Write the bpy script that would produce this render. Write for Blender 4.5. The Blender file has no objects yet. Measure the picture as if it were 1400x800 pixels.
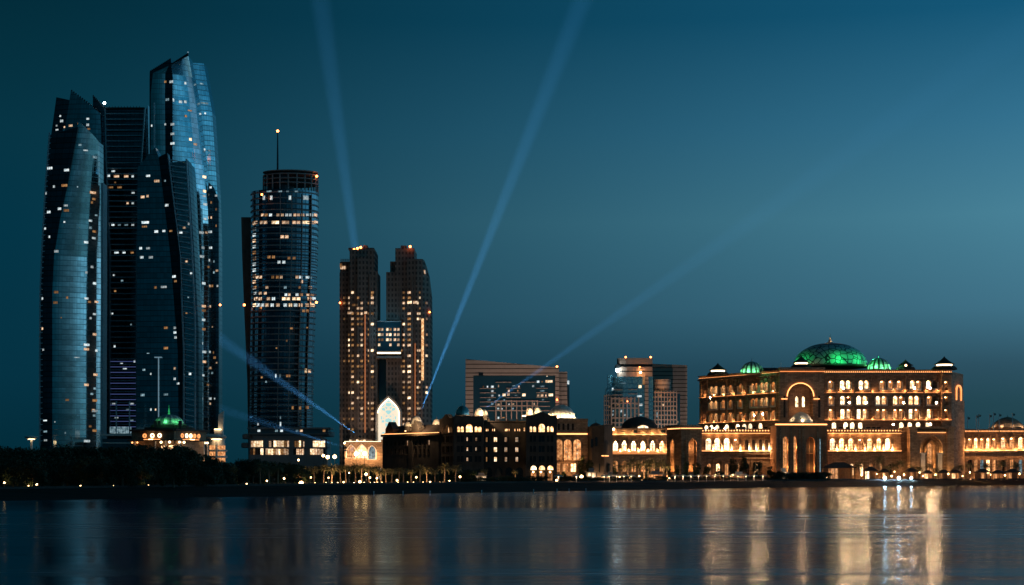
import bpy, math, random
from mathutils import Vector, Matrix
from mathutils.bvhtree import BVHTree
random.seed(11)
R = math.radians
PI = math.pi
SC = bpy.context.scene
COL = SC.collection

# ------------------------------------------------------------------ camera
F, H, HY, CX = 2250.0, 4.6, 652.0, 700.0          # focal length in photo pixels, eye height, horizon row, centre column
cam_d = bpy.data.cameras.new('camera')
cam = bpy.data.objects.new('camera', cam_d)
COL.objects.link(cam)
cam.location = (0, 0, H)
cam.rotation_euler = (R(90), 0, 0)
cam_d.sensor_width = 36.0
cam_d.lens = 36.0 * F / 1400.0
cam_d.shift_y = (HY - 400.0) / 1400.0
cam_d.clip_start = 0.5
cam_d.clip_end = 30000
SC.camera = cam

# ------------------------------------------------------------------ colour management
SC.view_settings.view_transform = 'Standard'
SC.view_settings.look = 'None'
SC.view_settings.exposure = 0.0
SC.view_settings.gamma = 1.0
SC.view_settings.use_curve_mapping = False
SC.cycles.use_denoising = True
SC.cycles.use_adaptive_sampling = False
SC.cycles.sample_clamp_indirect = 4.0
SC.cycles.max_bounces = 6
SC.cycles.diffuse_bounces = 2
SC.cycles.glossy_bounces = 3
SC.cycles.volume_bounces = 0
SC.cycles.transparent_max_bounces = 24
SC.cycles.use_light_tree = True


def lin(r, g, b, k=1.0):
    f = lambda c: (c / 255 / 12.92 if c / 255 <= 0.04045 else ((c / 255 + 0.055) / 1.055) ** 2.4) * k
    return (f(r), f(g), f(b), 1.0)


# ------------------------------------------------------------------ world: dusk sky, the last glow far off to the right
wd = bpy.data.worlds.new('World')
SC.world = wd
wd.use_nodes = True
nt = wd.node_tree
nt.nodes.clear()
N = nt.nodes.new
L = nt.links.new
GLOW_AZ = R(84)                                   # direction of the afterglow, from straight ahead towards the right
tc = N('ShaderNodeTexCoord')
sep = N('ShaderNodeSeparateXYZ')
L(tc.outputs['Generated'], sep.inputs[0])


def mth(op, a, b=None, tree=None, clamp=False):
    n = (tree or nt).nodes.new('ShaderNodeMath')
    n.operation = op
    n.use_clamp = clamp
    for i, v in enumerate((a, b)):
        if v is None:
            continue
        if isinstance(v, (int, float)):
            n.inputs[i].default_value = v
        else:
            (tree or nt).links.new(v, n.inputs[i])
    return n.outputs[0]


hx = mth('MULTIPLY', sep.outputs[0], math.sin(GLOW_AZ))
hy = mth('MULTIPLY', sep.outputs[1], math.cos(GLOW_AZ))
hl = mth('SQRT', mth('ADD', mth('ADD', mth('MULTIPLY', sep.outputs[0], sep.outputs[0]),
                                mth('MULTIPLY', sep.outputs[1], sep.outputs[1])), 1e-5))
dot = mth('DIVIDE', mth('ADD', hx, hy), hl)


def ramp(fac, stops, tree=None):
    n = (tree or nt).nodes.new('ShaderNodeValToRGB')
    cr = n.color_ramp
    while len(cr.elements) < len(stops):
        cr.elements.new(0.5)
    for e, (p, c) in zip(cr.elements, stops):
        e.position = p
        e.color = c if len(c) == 4 else (*c, 1)
    (tree or nt).links.new(fac, n.inputs[0])
    return n.outputs[0]


el = mth('MAXIMUM', sep.outputs[2], 0.0)
dark_side = ramp(el, [(0.0, lin(3, 42, 55)), (0.06, lin(3, 50, 67)), (0.143, lin(0, 52, 70)),
                      (0.2, lin(3, 52, 68)), (0.27, lin(0, 43, 57)), (1.0, lin(1, 22, 32))])
glow_side = ramp(el, [(0.0, lin(25, 58, 68)), (0.043, lin(32, 70, 82)), (0.065, lin(42, 80, 97)), (0.099, lin(62, 112, 134)),
                      (0.152, lin(70, 128, 150)), (0.205, lin(50, 112, 142)), (0.266, lin(18, 87, 120)), (1.0, lin(8, 40, 60))])
# 0 at the left edge of the view, 1 at the right edge
fac = mth('POWER', mth('DIVIDE', mth('ADD', dot, 0.196), 0.592, clamp=True), 1.4)
mix = N('ShaderNodeMix')
mix.data_type = 'RGBA'
L(fac, mix.inputs[0])
L(dark_side, mix.inputs[6])
L(glow_side, mix.inputs[7])
# brighter towards the glow itself, darker on the night side behind the camera
gain = ramp(mth('ADD', mth('MULTIPLY', dot, 0.5), 0.5),
            [(0.0, (0.06,) * 3), (0.36, (0.18,) * 3), (0.402, (0.25,) * 3), (0.70, (0.25,) * 3), (0.84, (0.75,) * 3), (1.0, (1.0,) * 3)])
low = ramp(el, [(0.0, (1,) * 3), (0.2, (1,) * 3), (0.31, (0,) * 3)])
gain = mth('ADD', 1.0, mth('MULTIPLY', mth('SUBTRACT', mth('MULTIPLY', gain, 4.0), 1.0), low))
mul = N('ShaderNodeMix')
mul.data_type = 'RGBA'
mul.blend_type = 'MULTIPLY'
mul.inputs[0].default_value = 1.0
L(mix.outputs[2], mul.inputs[6])
L(gain, mul.inputs[7])
bg = N('ShaderNodeBackground')
L(mul.outputs[2], bg.inputs[0])
bg.inputs[1].default_value = 1.0
sky = N('ShaderNodeTexSky')
sky.sky_type = 'NISHITA'
sky.sun_disc = False
sky.sun_elevation = R(-4)
sky.sun_rotation = GLOW_AZ
bg2 = N('ShaderNodeBackground')
L(sky.outputs[0], bg2.inputs[0])
bg2.inputs[1].default_value = 0.05
add = N('ShaderNodeAddShader')
L(bg.outputs[0], add.inputs[0])
L(bg2.outputs[0], add.inputs[1])
wo = N('ShaderNodeOutputWorld')
L(add.outputs[0], wo.inputs[0])

# the sun is down: only a trace of soft directional light from the afterglow
sd = bpy.data.lights.new('sun', 'SUN')
sd.energy = 0.03
sd.angle = R(30)
sd.color = (0.55, 0.8, 1.0)
so = bpy.data.objects.new('sun', sd)
COL.objects.link(so)
so.rotation_euler = Vector((-math.sin(GLOW_AZ), -math.cos(GLOW_AZ), -0.12)).to_track_quat('-Z', 'Y').to_euler()

# ------------------------------------------------------------------ materials
MATS = {}


def newmat(name):
    m = bpy.data.materials.new(name)
    m.use_nodes = True
    t = m.node_tree
    b = t.nodes['Principled BSDF']
    MATS[name] = m
    return m, t, b


def tex_noise(t, scale, detail=3, vec=None, rough=0.55):
    n = t.nodes.new('ShaderNodeTexNoise')
    n.inputs['Scale'].default_value = scale
    n.inputs['Detail'].default_value = detail
    n.inputs['Roughness'].default_value = rough
    if vec is not None:
        t.links.new(vec, n.inputs['Vector'])
    return n.outputs['Fac']


def mapping(t, out, scale):
    n = t.nodes.new('ShaderNodeMapping')
    n.inputs['Scale'].default_value = scale
    t.links.new(out, n.inputs[0])
    return n.outputs[0]


def stone(name, c, var=0.35, scale=0.25, rough=0.85, bands=0.0, grid=None):
    """weathered stone: large blotches, vertical streaks, optional coursing"""
    m, t, b = newmat(name)
    o = t.nodes.new('ShaderNodeTexCoord').outputs['Object']
    n1 = tex_noise(t, scale, 5, o)
    n2 = tex_noise(t, 1.0, 3, mapping(t, o, (1.3, 1.3, 0.08)))
    v = mth('ADD', mth('MULTIPLY', n1, 0.6, t), mth('MULTIPLY', n2, 0.4, t), t)
    lo = tuple(x * (1 - var) for x in c)
    hi = tuple(min(1, x * (1 + var)) for x in c)
    col = ramp(v, [(0.3, lo), (0.7, hi)], t)
    if name == 'sandstone':                               # coursed ashlar: every block a little different
        bt = t.nodes.new('ShaderNodeTexBrick')
        for k_, v_ in (('Scale', 1.0), ('Brick Width', 2.2), ('Row Height', 0.9), ('Mortar Size', 0.05), ('Bias', 0.0)): bt.inputs[k_].default_value = v_
        bt.inputs['Color1'].default_value = (0.72, 0.72, 0.72, 1)
        bt.inputs['Color2'].default_value = (1.2, 1.2, 1.2, 1)
        bt.inputs['Mortar'].default_value = (0.45, 0.45, 0.45, 1)
        rot = t.nodes.new('ShaderNodeMapping')
        rot.inputs['Rotation'].default_value = (R(90), 0, 0)
        t.links.new(o, rot.inputs[0])
        t.links.new(rot.outputs[0], bt.inputs['Vector'])
        mm = t.nodes.new('ShaderNodeMix')
        mm.data_type = 'RGBA'
        mm.blend_type = 'MULTIPLY'
        mm.inputs[0].default_value = 1.0
        t.links.new(col, mm.inputs[6])
        t.links.new(bt.outputs['Color'], mm.inputs[7])
        col = mm.outputs[2]
    if bands:
        s = t.nodes.new('ShaderNodeSeparateXYZ')
        t.links.new(o, s.inputs[0])
        fr = mth('FRACT', mth('DIVIDE', s.outputs[2], bands, t), None, t)
        ln = mth('LESS_THAN', fr, 0.22, t)
        mx = t.nodes.new('ShaderNodeMix')
        mx.data_type = 'RGBA'
        t.links.new(ln, mx.inputs[0])
        t.links.new(col, mx.inputs[6])
        mx.inputs[7].default_value = (*[x * 0.22 for x in c], 1)
        col = mx.outputs[2]
    if grid:
        s = t.nodes.new('ShaderNodeSeparateXYZ')
        t.links.new(o, s.inputs[0])
        fx = mth('LESS_THAN', mth('FRACT', mth('DIVIDE', s.outputs[0], grid[0], t), None, t), 0.5, t)
        fz = mth('LESS_THAN', mth('FRACT', mth('DIVIDE', s.outputs[2], grid[1], t), None, t), 0.55, t)
        mx = t.nodes.new('ShaderNodeMix')
        mx.data_type = 'RGBA'
        t.links.new(mth('MULTIPLY', fx, fz, t), mx.inputs[0])
        t.links.new(col, mx.inputs[6])
        mx.inputs[7].default_value = (0.09, 0.075, 0.066, 1)
        col = mx.outputs[2]
    t.links.new(col, b.inputs['Base Color'])
    b.inputs['Roughness'].default_value = rough
    b.inputs['Specular IOR Level'].default_value = 0.12
    return m


def glass(name, tint, rough=0.1, floor=3.9, bay=2.6, line=0.15, metal=1.0, linecol=(0.12, 0.15, 0.16), wav=0.25):
    """coated curtain-wall glass with floor joints and mullions, laid out in metres on the UVs"""
    m, t, b = newmat(name)
    uv = t.nodes.new('ShaderNodeTexCoord').outputs['UV']
    s = t.nodes.new('ShaderNodeSeparateXYZ')
    t.links.new(uv, s.inputs[0])
    fu = mth('FRACT', mth('DIVIDE', s.outputs[0], bay, t), None, t)
    fv = mth('FRACT', mth('DIVIDE', s.outputs[1], floor, t), None, t)
    ln = mth('MAXIMUM', mth('MULTIPLY', mth('LESS_THAN', fu, line * 0.7, t), 0.5, t), mth('MULTIPLY', mth('LESS_THAN', fv, line, t), 0.8, t), t)
    # each pane is tilted and tinted a little differently
    cu = mth('FLOOR', mth('DIVIDE', s.outputs[0], bay, t), None, t)
    cv = mth('FLOOR', mth('DIVIDE', s.outputs[1], floor, t), None, t)
    cb = t.nodes.new('ShaderNodeCombineXYZ')
    t.links.new(cu, cb.inputs[0])
    t.links.new(cv, cb.inputs[1])
    wn = t.nodes.new('ShaderNodeTexWhiteNoise')
    wn.noise_dimensions = '2D'
    t.links.new(cb.outputs[0], wn.inputs['Vector'])
    # whole floors differ too (blinds, dark plant floors)
    wf = t.nodes.new('ShaderNodeTexWhiteNoise')
    wf.noise_dimensions = '1D'
    t.links.new(cv, wf.inputs['W'])
    vr = mth('ADD', mth('MULTIPLY', wn.outputs['Value'], 0.5, t), mth('MULTIPLY', wf.outputs['Value'], 0.5, t), t)
    col = ramp(vr, [(0.1, tuple(x * (1 - wav) for x in tint)), (0.9, tuple(min(1, x * (1 + wav)) for x in tint))], t)
    mx = t.nodes.new('ShaderNodeMix')
    mx.data_type = 'RGBA'
    t.links.new(ln, mx.inputs[0])
    t.links.new(col, mx.inputs[6])
    mx.inputs[7].default_value = (*linecol, 1)
    t.links.new(mx.outputs[2], b.inputs['Base Color'])
    b.inputs['Metallic'].default_value = metal
    t.links.new(mth('ADD', mth('MULTIPLY', ln, 0.3, t), rough, t), b.inputs['Roughness'])
    bp = t.nodes.new('ShaderNodeBump')
    bp.inputs['Strength'].default_value = 0.12
    bp.inputs['Distance'].default_value = 0.5
    o = t.nodes.new('ShaderNodeTexCoord').outputs['Object']
    t.links.new(tex_noise(t, 0.12, 2, o), bp.inputs['Height'])
    t.links.new(bp.outputs[0], b.inputs['Normal'])
    return m


def plain(name, c, rough=0.6, metal=0.0, spec=0.3):
    m, t, b = newmat(name)
    o = t.nodes.new('ShaderNodeTexCoord').outputs['Object']
    col = ramp(tex_noise(t, 0.8, 4, o), [(0.3, tuple(x * 0.75 for x in c)), (0.7, tuple(min(1, x * 1.2) for x in c))], t)
    t.links.new(col, b.inputs['Base Color'])
    b.inputs['Roughness'].default_value = rough
    b.inputs['Metallic'].default_value = metal
    b.inputs['Specular IOR Level'].default_value = spec
    return m


def lamp(name, c, s, sample=True):
    m, t, b = newmat(name)
    b.inputs['Base Color'].default_value = (0.2, 0.2, 0.2, 1)
    b.inputs['Emission Color'].default_value = (*c, 1)
    b.inputs['Emission Strength'].default_value = s
    if not sample:
        m.cycles.emission_sampling = 'NONE'
    return m


def lit_glass(name, c1, c2, s, sample=False, stripe=1.25, dark=0.12):
    """a lit room behind glass: uneven room light, curtains and mullions, every window a little different"""
    m, t, b = newmat(name)
    o = t.nodes.new('ShaderNodeTexCoord').outputs['Object']
    s_ = t.nodes.new('ShaderNodeSeparateXYZ')
    t.links.new(o, s_.inputs[0])
    oi = t.nodes.new('ShaderNodeObjectInfo')
    sh = mth('ADD', mth('ADD', s_.outputs[0], s_.outputs[1], t), mth('MULTIPLY', oi.outputs['Random'], 7.0, t), t)
    fr = mth('FRACT', mth('DIVIDE', sh, stripe, t), None, t)
    ln = mth('LESS_THAN', fr, 0.16, t)
    nz = tex_noise(t, 0.7, 3, o)
    blot = mth('MULTIPLY', mth('SUBTRACT', nz, 0.28, t), 2.6, t, True)
    k = mth('MULTIPLY', mth('ADD', 0.35, mth('MULTIPLY', blot, 1.0, t), t), mth('SUBTRACT', 1.0, mth('MULTIPLY', ln, 1 - dark, t), t), t)
    k = mth('MULTIPLY', k, mth('ADD', 0.45, mth('MULTIPLY', oi.outputs['Random'], 1.1, t), t), t)
    k = mth('MULTIPLY', k, s, t)
    col = ramp(nz, [(0.35, c1), (0.65, c2)], t)
    b.inputs['Base Color'].default_value = (0.03, 0.03, 0.03, 1)
    b.inputs['Roughness'].default_value = 0.2
    t.links.new(col, b.inputs['Emission Color'])
    t.links.new(k, b.inputs['Emission Strength'])
    if not sample:
        m.cycles.emission_sampling = 'NONE'
    return m


# stone and metal
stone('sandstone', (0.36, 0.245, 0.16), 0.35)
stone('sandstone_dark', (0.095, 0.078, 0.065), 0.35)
stone('sandstone_red', (0.40, 0.22, 0.13), 0.3)
stone('granite_brown', (0.26, 0.20, 0.165), 0.3)
stone('granite_grid', (0.26, 0.20, 0.165), 0.3, grid=(2.4, 3.58))
stone('office_stone', (0.40, 0.29, 0.22), 0.15)
stone('white_render', (0.75, 0.70, 0.62), 0.12)
stone('roof_dark', (0.07, 0.055, 0.05), 0.3)
stone('concrete', (0.34, 0.32, 0.30), 0.2)
plain('dark_metal', (0.035, 0.045, 0.05), 0.45, 0.6)
plain('pale_metal', (0.55, 0.62, 0.65), 0.4, 0.35)
plain('slat_metal', (0.66, 0.74, 0.78), 0.5, 0.15)
plain('black_frame', (0.02, 0.025, 0.03), 0.5)
plain('dome_metal', (0.62, 0.55, 0.45), 0.25, 1.0)
plain('dome_pale', (0.66, 0.60, 0.50), 0.35, 0.25)
plain('dome_bronze', (0.16, 0.11, 0.08), 0.4, 0.6)
plain('dark_pane', (0.02, 0.03, 0.035), 0.12, 0.0, 0.6)
plain('brown_pane', (0.05, 0.035, 0.025), 0.15, 0.0, 0.6)
plain('canvas_pale', (0.7, 0.66, 0.58), 0.9)
plain('canvas_dark', (0.10, 0.085, 0.07), 0.9)
plain('timber', (0.16, 0.09, 0.05), 0.7)
plain('rubber', (0.02, 0.02, 0.02), 0.8)
plain('bark', (0.16, 0.11, 0.075), 0.9)
plain('palm_bark', (0.34, 0.24, 0.16), 0.9)
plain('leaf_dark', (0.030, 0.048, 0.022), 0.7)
plain('leaf_palm', (0.16, 0.15, 0.07), 0.6)
plain('flag_cloth', (0.05, 0.12, 0.12), 0.9)
# glass
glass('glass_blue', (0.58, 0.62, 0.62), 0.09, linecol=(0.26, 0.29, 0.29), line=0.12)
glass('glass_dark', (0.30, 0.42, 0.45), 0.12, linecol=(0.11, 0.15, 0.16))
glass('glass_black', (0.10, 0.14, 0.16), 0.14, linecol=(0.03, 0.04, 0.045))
glass('glass_round', (0.10, 0.16, 0.19), 0.14, floor=4.3, bay=2.4, line=0.28, linecol=(0.035, 0.045, 0.05))
glass('glass_office', (0.20, 0.55, 0.66), 0.25, floor=3.8, bay=3.0, line=0.1, linecol=(0.02, 0.06, 0.08), metal=0.75, wav=0.15)
# lit glass and lamps
WARM, AMBER, CREAM, COOL = (1.0, 0.56, 0.22), (1.0, 0.36, 0.10), (1.0, 0.76, 0.46), (0.62, 0.90, 1.0)
lit_glass('room_warm', (1.0, .46, .20), (1.0, .76, .52), 0.72)
lit_glass('room_cool', COOL, (0.95, 0.98, 0.95), 0.72)
lit_glass('room_dim', AMBER, WARM, 0.30)
lit_glass('room_blue', (0.25, 0.5, 0.62), COOL, 0.35)
lit_glass('room_bright', WARM, (1.0, 0.82, 0.58), 1.6, True, 1.6, 0.35)
lit_glass('arch_bright', (1.0, 0.62, 0.28), (1.0, 0.82, 0.55), 3.4, True, 1.3, 0.5)
lit_glass('arch_blaze', (1.0, 0.62, 0.28), (1.0, 0.80, 0.50), 9.0, True, 1.3, 0.4)
lit_glass('arch_warm', (1.0, 0.42, 0.14), (1.0, 0.66, 0.34), 2.7, True, 1.3, 0.5)
lit_glass('arch_dim', (0.9, 0.30, 0.09), (1.0, 0.47, 0.18), 0.85, False, 1.3, 0.3)
lamp('strip_warm', (1.0, 0.38, 0.12), 3.2)
lamp('strip_soft', (1.0, 0.33, 0.09), 1.7)
lamp('strip_cream', (1.0, 0.70, 0.38), 5.0)
lamp('strip_violet', (0.20, 0.28, 0.80), 0.26)
lamp('strip_cool', (0.45, 0.75, 0.95), 0.28)
lamp('loggia_bright', (1.0, 0.66, 0.34), 60.0)
lamp('loggia_soft', (1.0, 0.50, 0.20), 38.0)
lamp('flood_lens', (1.0, 0.54, 0.27), 900.0)
lamp('flood_lens_soft', (1.0, 0.50, 0.23), 450.0)
lamp('flood_lens_blue', (0.45, 0.78, 1.0), 500.0)
lamp('lamp_warm', (1.0, 0.58, 0.24), 14.0)
lamp('lamp_white', (0.75, 0.92, 1.0), 40.0)
lamp('lamp_red', (1.0, 0.22, 0.05), 14.0)
lamp('finial_green_glow', (0.05, 1.0, 0.25), 0.35)


# ------------------------------------------------------------------ geometry helpers
def W(px, py, Y):
    """the point at depth Y seen at photo position px, py"""
    return Vector(((px - CX) / F * Y, Y, H + (HY - py) / F * Y))


def sortcat(o, label=None, cat=None, group=None, kind=None):
    if label: o['label'] = label
    if cat: o['category'] = cat
    if group: o['group'] = group
    if kind: o['kind'] = kind
    return o


def thing(name, label, cat, loc, group=None):
    o = bpy.data.objects.new(name, None)
    o.empty_display_size = 2
    COL.objects.link(o)
    o.location = loc
    return sortcat(o, label, cat, group)


def wloc(o):
    v = Vector(o.location)
    while o.parent:
        o = o.parent
        v += o.location
    return v


class MB:
    """collects faces (world coordinates) for one mesh object"""

    def __init__(s):
        s.v, s.f, s.uv, s.mi = [], [], [], []

    def face(s, pts, uvs=None, mi=0):
        k = len(s.v)
        s.v += [Vector(p) for p in pts]
        s.f.append(tuple(range(k, k + len(pts))))
        s.uv.append(uvs)
        s.mi.append(mi)

    def hexa(s, c, mi=0):
        """c: 8 corners, 0-3 bottom ring, 4-7 top ring"""
        k = len(s.v)
        s.v += [Vector(p) for p in c]
        for q in ((0, 1, 5, 4), (1, 2, 6, 5), (2, 3, 7, 6), (3, 0, 4, 7), (4, 5, 6, 7), (3, 2, 1, 0)):
            s.f.append(tuple(k + i for i in q))
            s.uv.append(None)
            s.mi.append(mi)

    def box(s, x0, x1, y0, y1, z0, z1, mi=0):
        s.hexa([(x0, y0, z0), (x1, y0, z0), (x1, y1, z0), (x0, y1, z0), (x0, y0, z1), (x1, y0, z1), (x1, y1, z1), (x0, y1, z1)], mi)

    def obox(s, c, ax, ay, az, mi=0):
        """oriented box from its centre and three half-axis vectors"""
        c = Vector(c)
        s.hexa([c - ax - ay - az, c + ax - ay - az, c + ax + ay - az, c - ax + ay - az,
                c - ax - ay + az, c + ax - ay + az, c + ax + ay + az, c - ax + ay + az], mi)

    def fbox(s, fa, ua, ub, za, zb, d0, d1, mi=0):
        """box on a facade: along ua-ub, up za-zb, out of the wall from d0 to d1"""
        P = fa.p
        s.hexa([P(ua, za, d1), P(ub, za, d1), P(ub, za, d0), P(ua, za, d0), P(ua, zb, d1), P(ub, zb, d1), P(ub, zb, d0), P(ua, zb, d0)], mi)

    def pbox(s, fa, a, b, pt, pb, d0, d1, mi=0):
        s.fbox(fa, fa.u(a), fa.u(b), fa.z(pb), fa.z(pt), d0, d1, mi)

    def prism(s, fa, out, d0, d1, mi=0):
        """outline [(u,z)] pushed through the wall from d0 to d1"""
        n = len(out)
        a = [fa.p(u, z, d1) for u, z in out]
        b = [fa.p(u, z, d0) for u, z in out]
        s.face(a, None, mi)
        s.face(b[::-1], None, mi)
        for i in range(n):
            j = (i + 1) % n
            s.face([a[j], a[i], b[i], b[j]], None, mi)

    def loft(s, rings, top=True, bot=False, closed=True, mi=0):
        n = len(rings[0])
        us = [0.0]
        for i in range(n):
            us.append(us[-1] + (Vector(rings[0][(i + 1) % n]) - Vector(rings[0][i])).length)
        m = n if closed else n - 1
        for r0, r1 in zip(rings, rings[1:]):
            for i in range(m):
                j = (i + 1) % n
                s.face([r0[i], r0[j], r1[j], r1[i]],
                       [(us[i], r0[i][2]), (us[i + 1], r0[j][2]), (us[i + 1], r1[j][2]), (us[i], r1[i][2])], mi)
        if top: s.face(rings[-1], None, mi)
        if bot: s.face(rings[0][::-1], None, mi)

    def lathe(s, c, prof, n=24, sq=1.0, a0=0.0, mi=0, rib=0.0, ribs=0):
        rings = []
        for r, z in prof:
            rg = []
            for i in range(n):
                a = a0 + 2 * PI * i / n
                k = 1 + (rib * abs(math.sin(a * ribs / 2)) if ribs else 0)
                rg.append((c[0] + r * k * math.cos(a), c[1] + r * k * math.sin(a) * sq, c[2] + z))
            rings.append(rg)
        s.loft(rings, True, True, True, mi)

    def tube(s, pts, r, n=6, mi=0):
        pts = [Vector(p) for p in pts]
        rr = r if isinstance(r, (list, tuple)) else [r] * len(pts)
        rings = []
        for i, p in enumerate(pts):
            d = (pts[min(i + 1, len(pts) - 1)] - pts[max(i - 1, 0)]).normalized()
            a = d.cross(Vector((0, 1, 0)) if abs(d.y) < 0.9 else Vector((1, 0, 0))).normalized()
            b = d.cross(a)
            rings.append([p + (a * math.cos(2 * PI * k / n) + b * math.sin(2 * PI * k / n)) * rr[i] for k in range(n)])
        s.loft(rings, True, True, True, mi)

    def ball(s, c, r, n=8, mi=0):
        s.lathe(c, [(r * max(0.05, math.cos(a)), r * math.sin(a)) for a in [R(x) for x in (-88, -50, -18, 18, 50, 88)]], n, 1, 0, mi)

    def build(s, name, mats, parent=None, smooth=False):
        if not isinstance(mats, (list, tuple)): mats = [mats]
        off = wloc(parent) if parent else Vector((0, 0, 0))
        me = bpy.data.meshes.new(name)
        me.from_pydata([tuple(v - off) for v in s.v], [], s.f)
        for m in mats: me.materials.append(MATS[m])
        if any(u for u in s.uv):
            ul = me.uv_layers.new(name='UVMap')
            k = 0
            for f, u in zip(s.f, s.uv):
                for i in range(len(f)):
                    if u: ul.data[k + i].uv = u[i]
                    else: ul.data[k + i].uv = (s.v[f[i]][0], s.v[f[i]][1] + s.v[f[i]][2])
                k += len(f)
        me.polygons.foreach_set('material_index', s.mi)
        if smooth: me.polygons.foreach_set('use_smooth', [True] * len(s.f))
        me.update()
        o = bpy.data.objects.new(name, me)
        COL.objects.link(o)
        if parent: o.parent = parent
        return o

    def bvh(s):
        return BVHTree.FromPolygons([tuple(v) for v in s.v], s.f)


class Fac:
    """a vertical wall plane through two plan points; u runs along it, d points out of it towards the viewer"""

    def __init__(s, pxa, Ya, pxb, Yb, ref=None):
        s.A = Vector(((pxa - CX) / F * Ya, Ya))
        B = Vector(((pxb - CX) / F * Yb, Yb))
        s.U = (B - s.A).normalized()
        s.n = Vector((s.U.y, -s.U.x))
        s.len = (B - s.A).length
        s.pxa, s.pxb = pxa, pxb
        s.Yr = Ya if ref is None else (s.A + s.U * s.u(ref)).y

    def u(s, px):
        k = (px - CX) / F
        return (k * s.A.y - s.A.x) / (s.U.x - k * s.U.y)

    def z(s, py):
        return H + (HY - py) / F * s.Yr

    def p(s, u, z, d=0.0):
        q = s.A + s.U * u + s.n * d
        return Vector((q.x, q.y, z))

    def at(s, px, py, d=0.0):
        return s.p(s.u(px), s.z(py), d)


def arch_outline(uc, w, zb, zt, kind):
    """outline of an opening, counter-clockwise from bottom left; kinds: rect, round, point"""
    h = w / 2
    if kind == 'rect':
        return [(uc - h, zb), (uc + h, zb), (uc + h, zt), (uc - h, zt)]
    pts = [(uc - h, zb), (uc + h, zb)]
    if kind == 'round':
        zs = zt - h
        pts += [(uc + h * math.cos(a), zs + h * math.sin(a)) for a in [PI * i / 10 for i in range(11)]]
    else:
        rise = h * 1.35
        zs = zt - rise
        cv = [(1 - (i / 6) ** 1.75, i / 6) for i in range(7)]
        pts += [(uc + h * x, zs + rise * y) for x, y in cv] + [(uc - h * x, zs + rise * y) for x, y in cv[-2::-1]]
    return pts


def wall(mb, fa, a, b, pt, pb, ops, t=1.2, mi=0, skip=None):
    """a wall band with real openings. ops: (px centre, px width, py top, py bottom, kind)"""
    z0, z1 = fa.z(pb), fa.z(pt)
    ua, ub = fa.u(a), fa.u(b)
    if not ops:
        mb.fbox(fa, ua, ub, z0, z1, -t, 0, mi)
        return
    ops = sorted(ops)
    O = []
    for (pc, pw, ot, ob, kd) in ops:
        uc = fa.u(pc)
        w = fa.u(pc + pw / 2) - fa.u(pc - pw / 2)
        O.append((uc, w, fa.z(ob), fa.z(ot), kd))
    edges = [ua] + [((O[i][0] + O[i][1] / 2) + (O[i + 1][0] - O[i + 1][1] / 2)) / 2 for i in range(len(O) - 1)] + [ub]
    for (uc, w, ob, ot, kd), e0, e1 in zip(O, edges, edges[1:]):
        h = w / 2
        if ob > z0 + 0.01: mb.fbox(fa, e0, e1, z0, ob, -t, 0, mi)
        else: ob = z0
        out = arch_outline(uc, w, ob, min(ot, z1 - 0.1), kd)
        mb.fbox(fa, e0, uc - h, ob, z1, -t, 0, mi)
        mb.fbox(fa, uc + h, e1, ob, z1, -t, 0, mi)
        top = out[2:]                                   # from right springing over to left
        zs = top[0][1]
        # spandrel above the arch, split at the crown so that each half is a simple outline
        if kd == 'rect':
            mb.fbox(fa, uc - h, uc + h, ot, z1, -t, 0, mi)
        else:
            k = len(top) // 2
            mb.prism(fa, top[:k + 1] + [(uc, z1), (uc + h, z1)], -t, 0, mi)
            mb.prism(fa, top[k:] + [(uc - h, z1), (uc, z1)], -t, 0, mi)


def window(root, fa, op, pane_mat, frame_mat='sandstone', t=1.2, ring=0.35, proud=0.15, bars=True, name='window', lamp_mat=None):
    """one window: moulded surround and bars as the part, its pane as the sub-part"""
    pc, pw, ot, ob, kd = op
    uc = fa.u(pc)
    w = fa.u(pc + pw / 2) - fa.u(pc - pw / 2)
    zb, zt = fa.z(ob), fa.z(ot)
    mb = MB()
    inn = arch_outline(uc, w - 0.04, zb, zt - 0.02, kd)
    outer = arch_outline(uc, w + 2 * ring, zb, zt + ring, kd)
    if kd != 'rect' and len(inn) == len(outer):
        for i in range(1, len(inn) - 1):
            q = [outer[i], outer[i + 1], inn[i + 1], inn[i]]
            mb.prism(fa, q, 0.003, proud)
        q = [outer[-1], outer[0], inn[0], inn[-1]]
        mb.prism(fa, q, 0.003, proud)
    else:
        h = w / 2
        mb.fbox(fa, uc - h - ring, uc - h, zb, zt, 0.003, proud)
        mb.fbox(fa, uc + h, uc + h + ring, zb, zt, 0.003, proud)
        mb.fbox(fa, uc - h - ring, uc + h + ring, zt + 0.002, zt + ring, 0.003, proud)
    mb.fbox(fa, uc - w / 2 - ring, uc + w / 2 + ring, zb - 0.3, zb - 0.004, 0.003, proud + 0.25)
    if bars:
        mb.fbox(fa, uc - 0.09, uc + 0.09, zb, zt - 0.15, -t + 0.25, -t + 0.4)
        if zt - zb > 4:
            mb.fbox(fa, uc - w / 2 + 0.03, uc + w / 2 - 0.03, zb + (zt - zb) * 0.52, zb + (zt - zb) * 0.52 + 0.2, -t + 0.24, -t + 0.41)
    o = mb.build(name, frame_mat, root)
    pb = MB()
    pb.face([fa.p(u, z, -t + 0.03) for u, z in arch_outline(uc, w + 0.1, zb - 0.05, zt + 0.05, kd)])
    pb.build('pane', pane_mat, o)
    if lamp_mat:                                          # ceiling lamp of the balcony
        lb = MB()
        zc = zt - (0.15 if kd == 'round' else 0.06) * (zt - zb)
        lb.fbox(fa, uc - w * .13, uc + w * .13, zc - .14, zc + .14, -t * .75, -t * .75 + .4)
        lb.build('lamp', lamp_mat, o)
    return o


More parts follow.
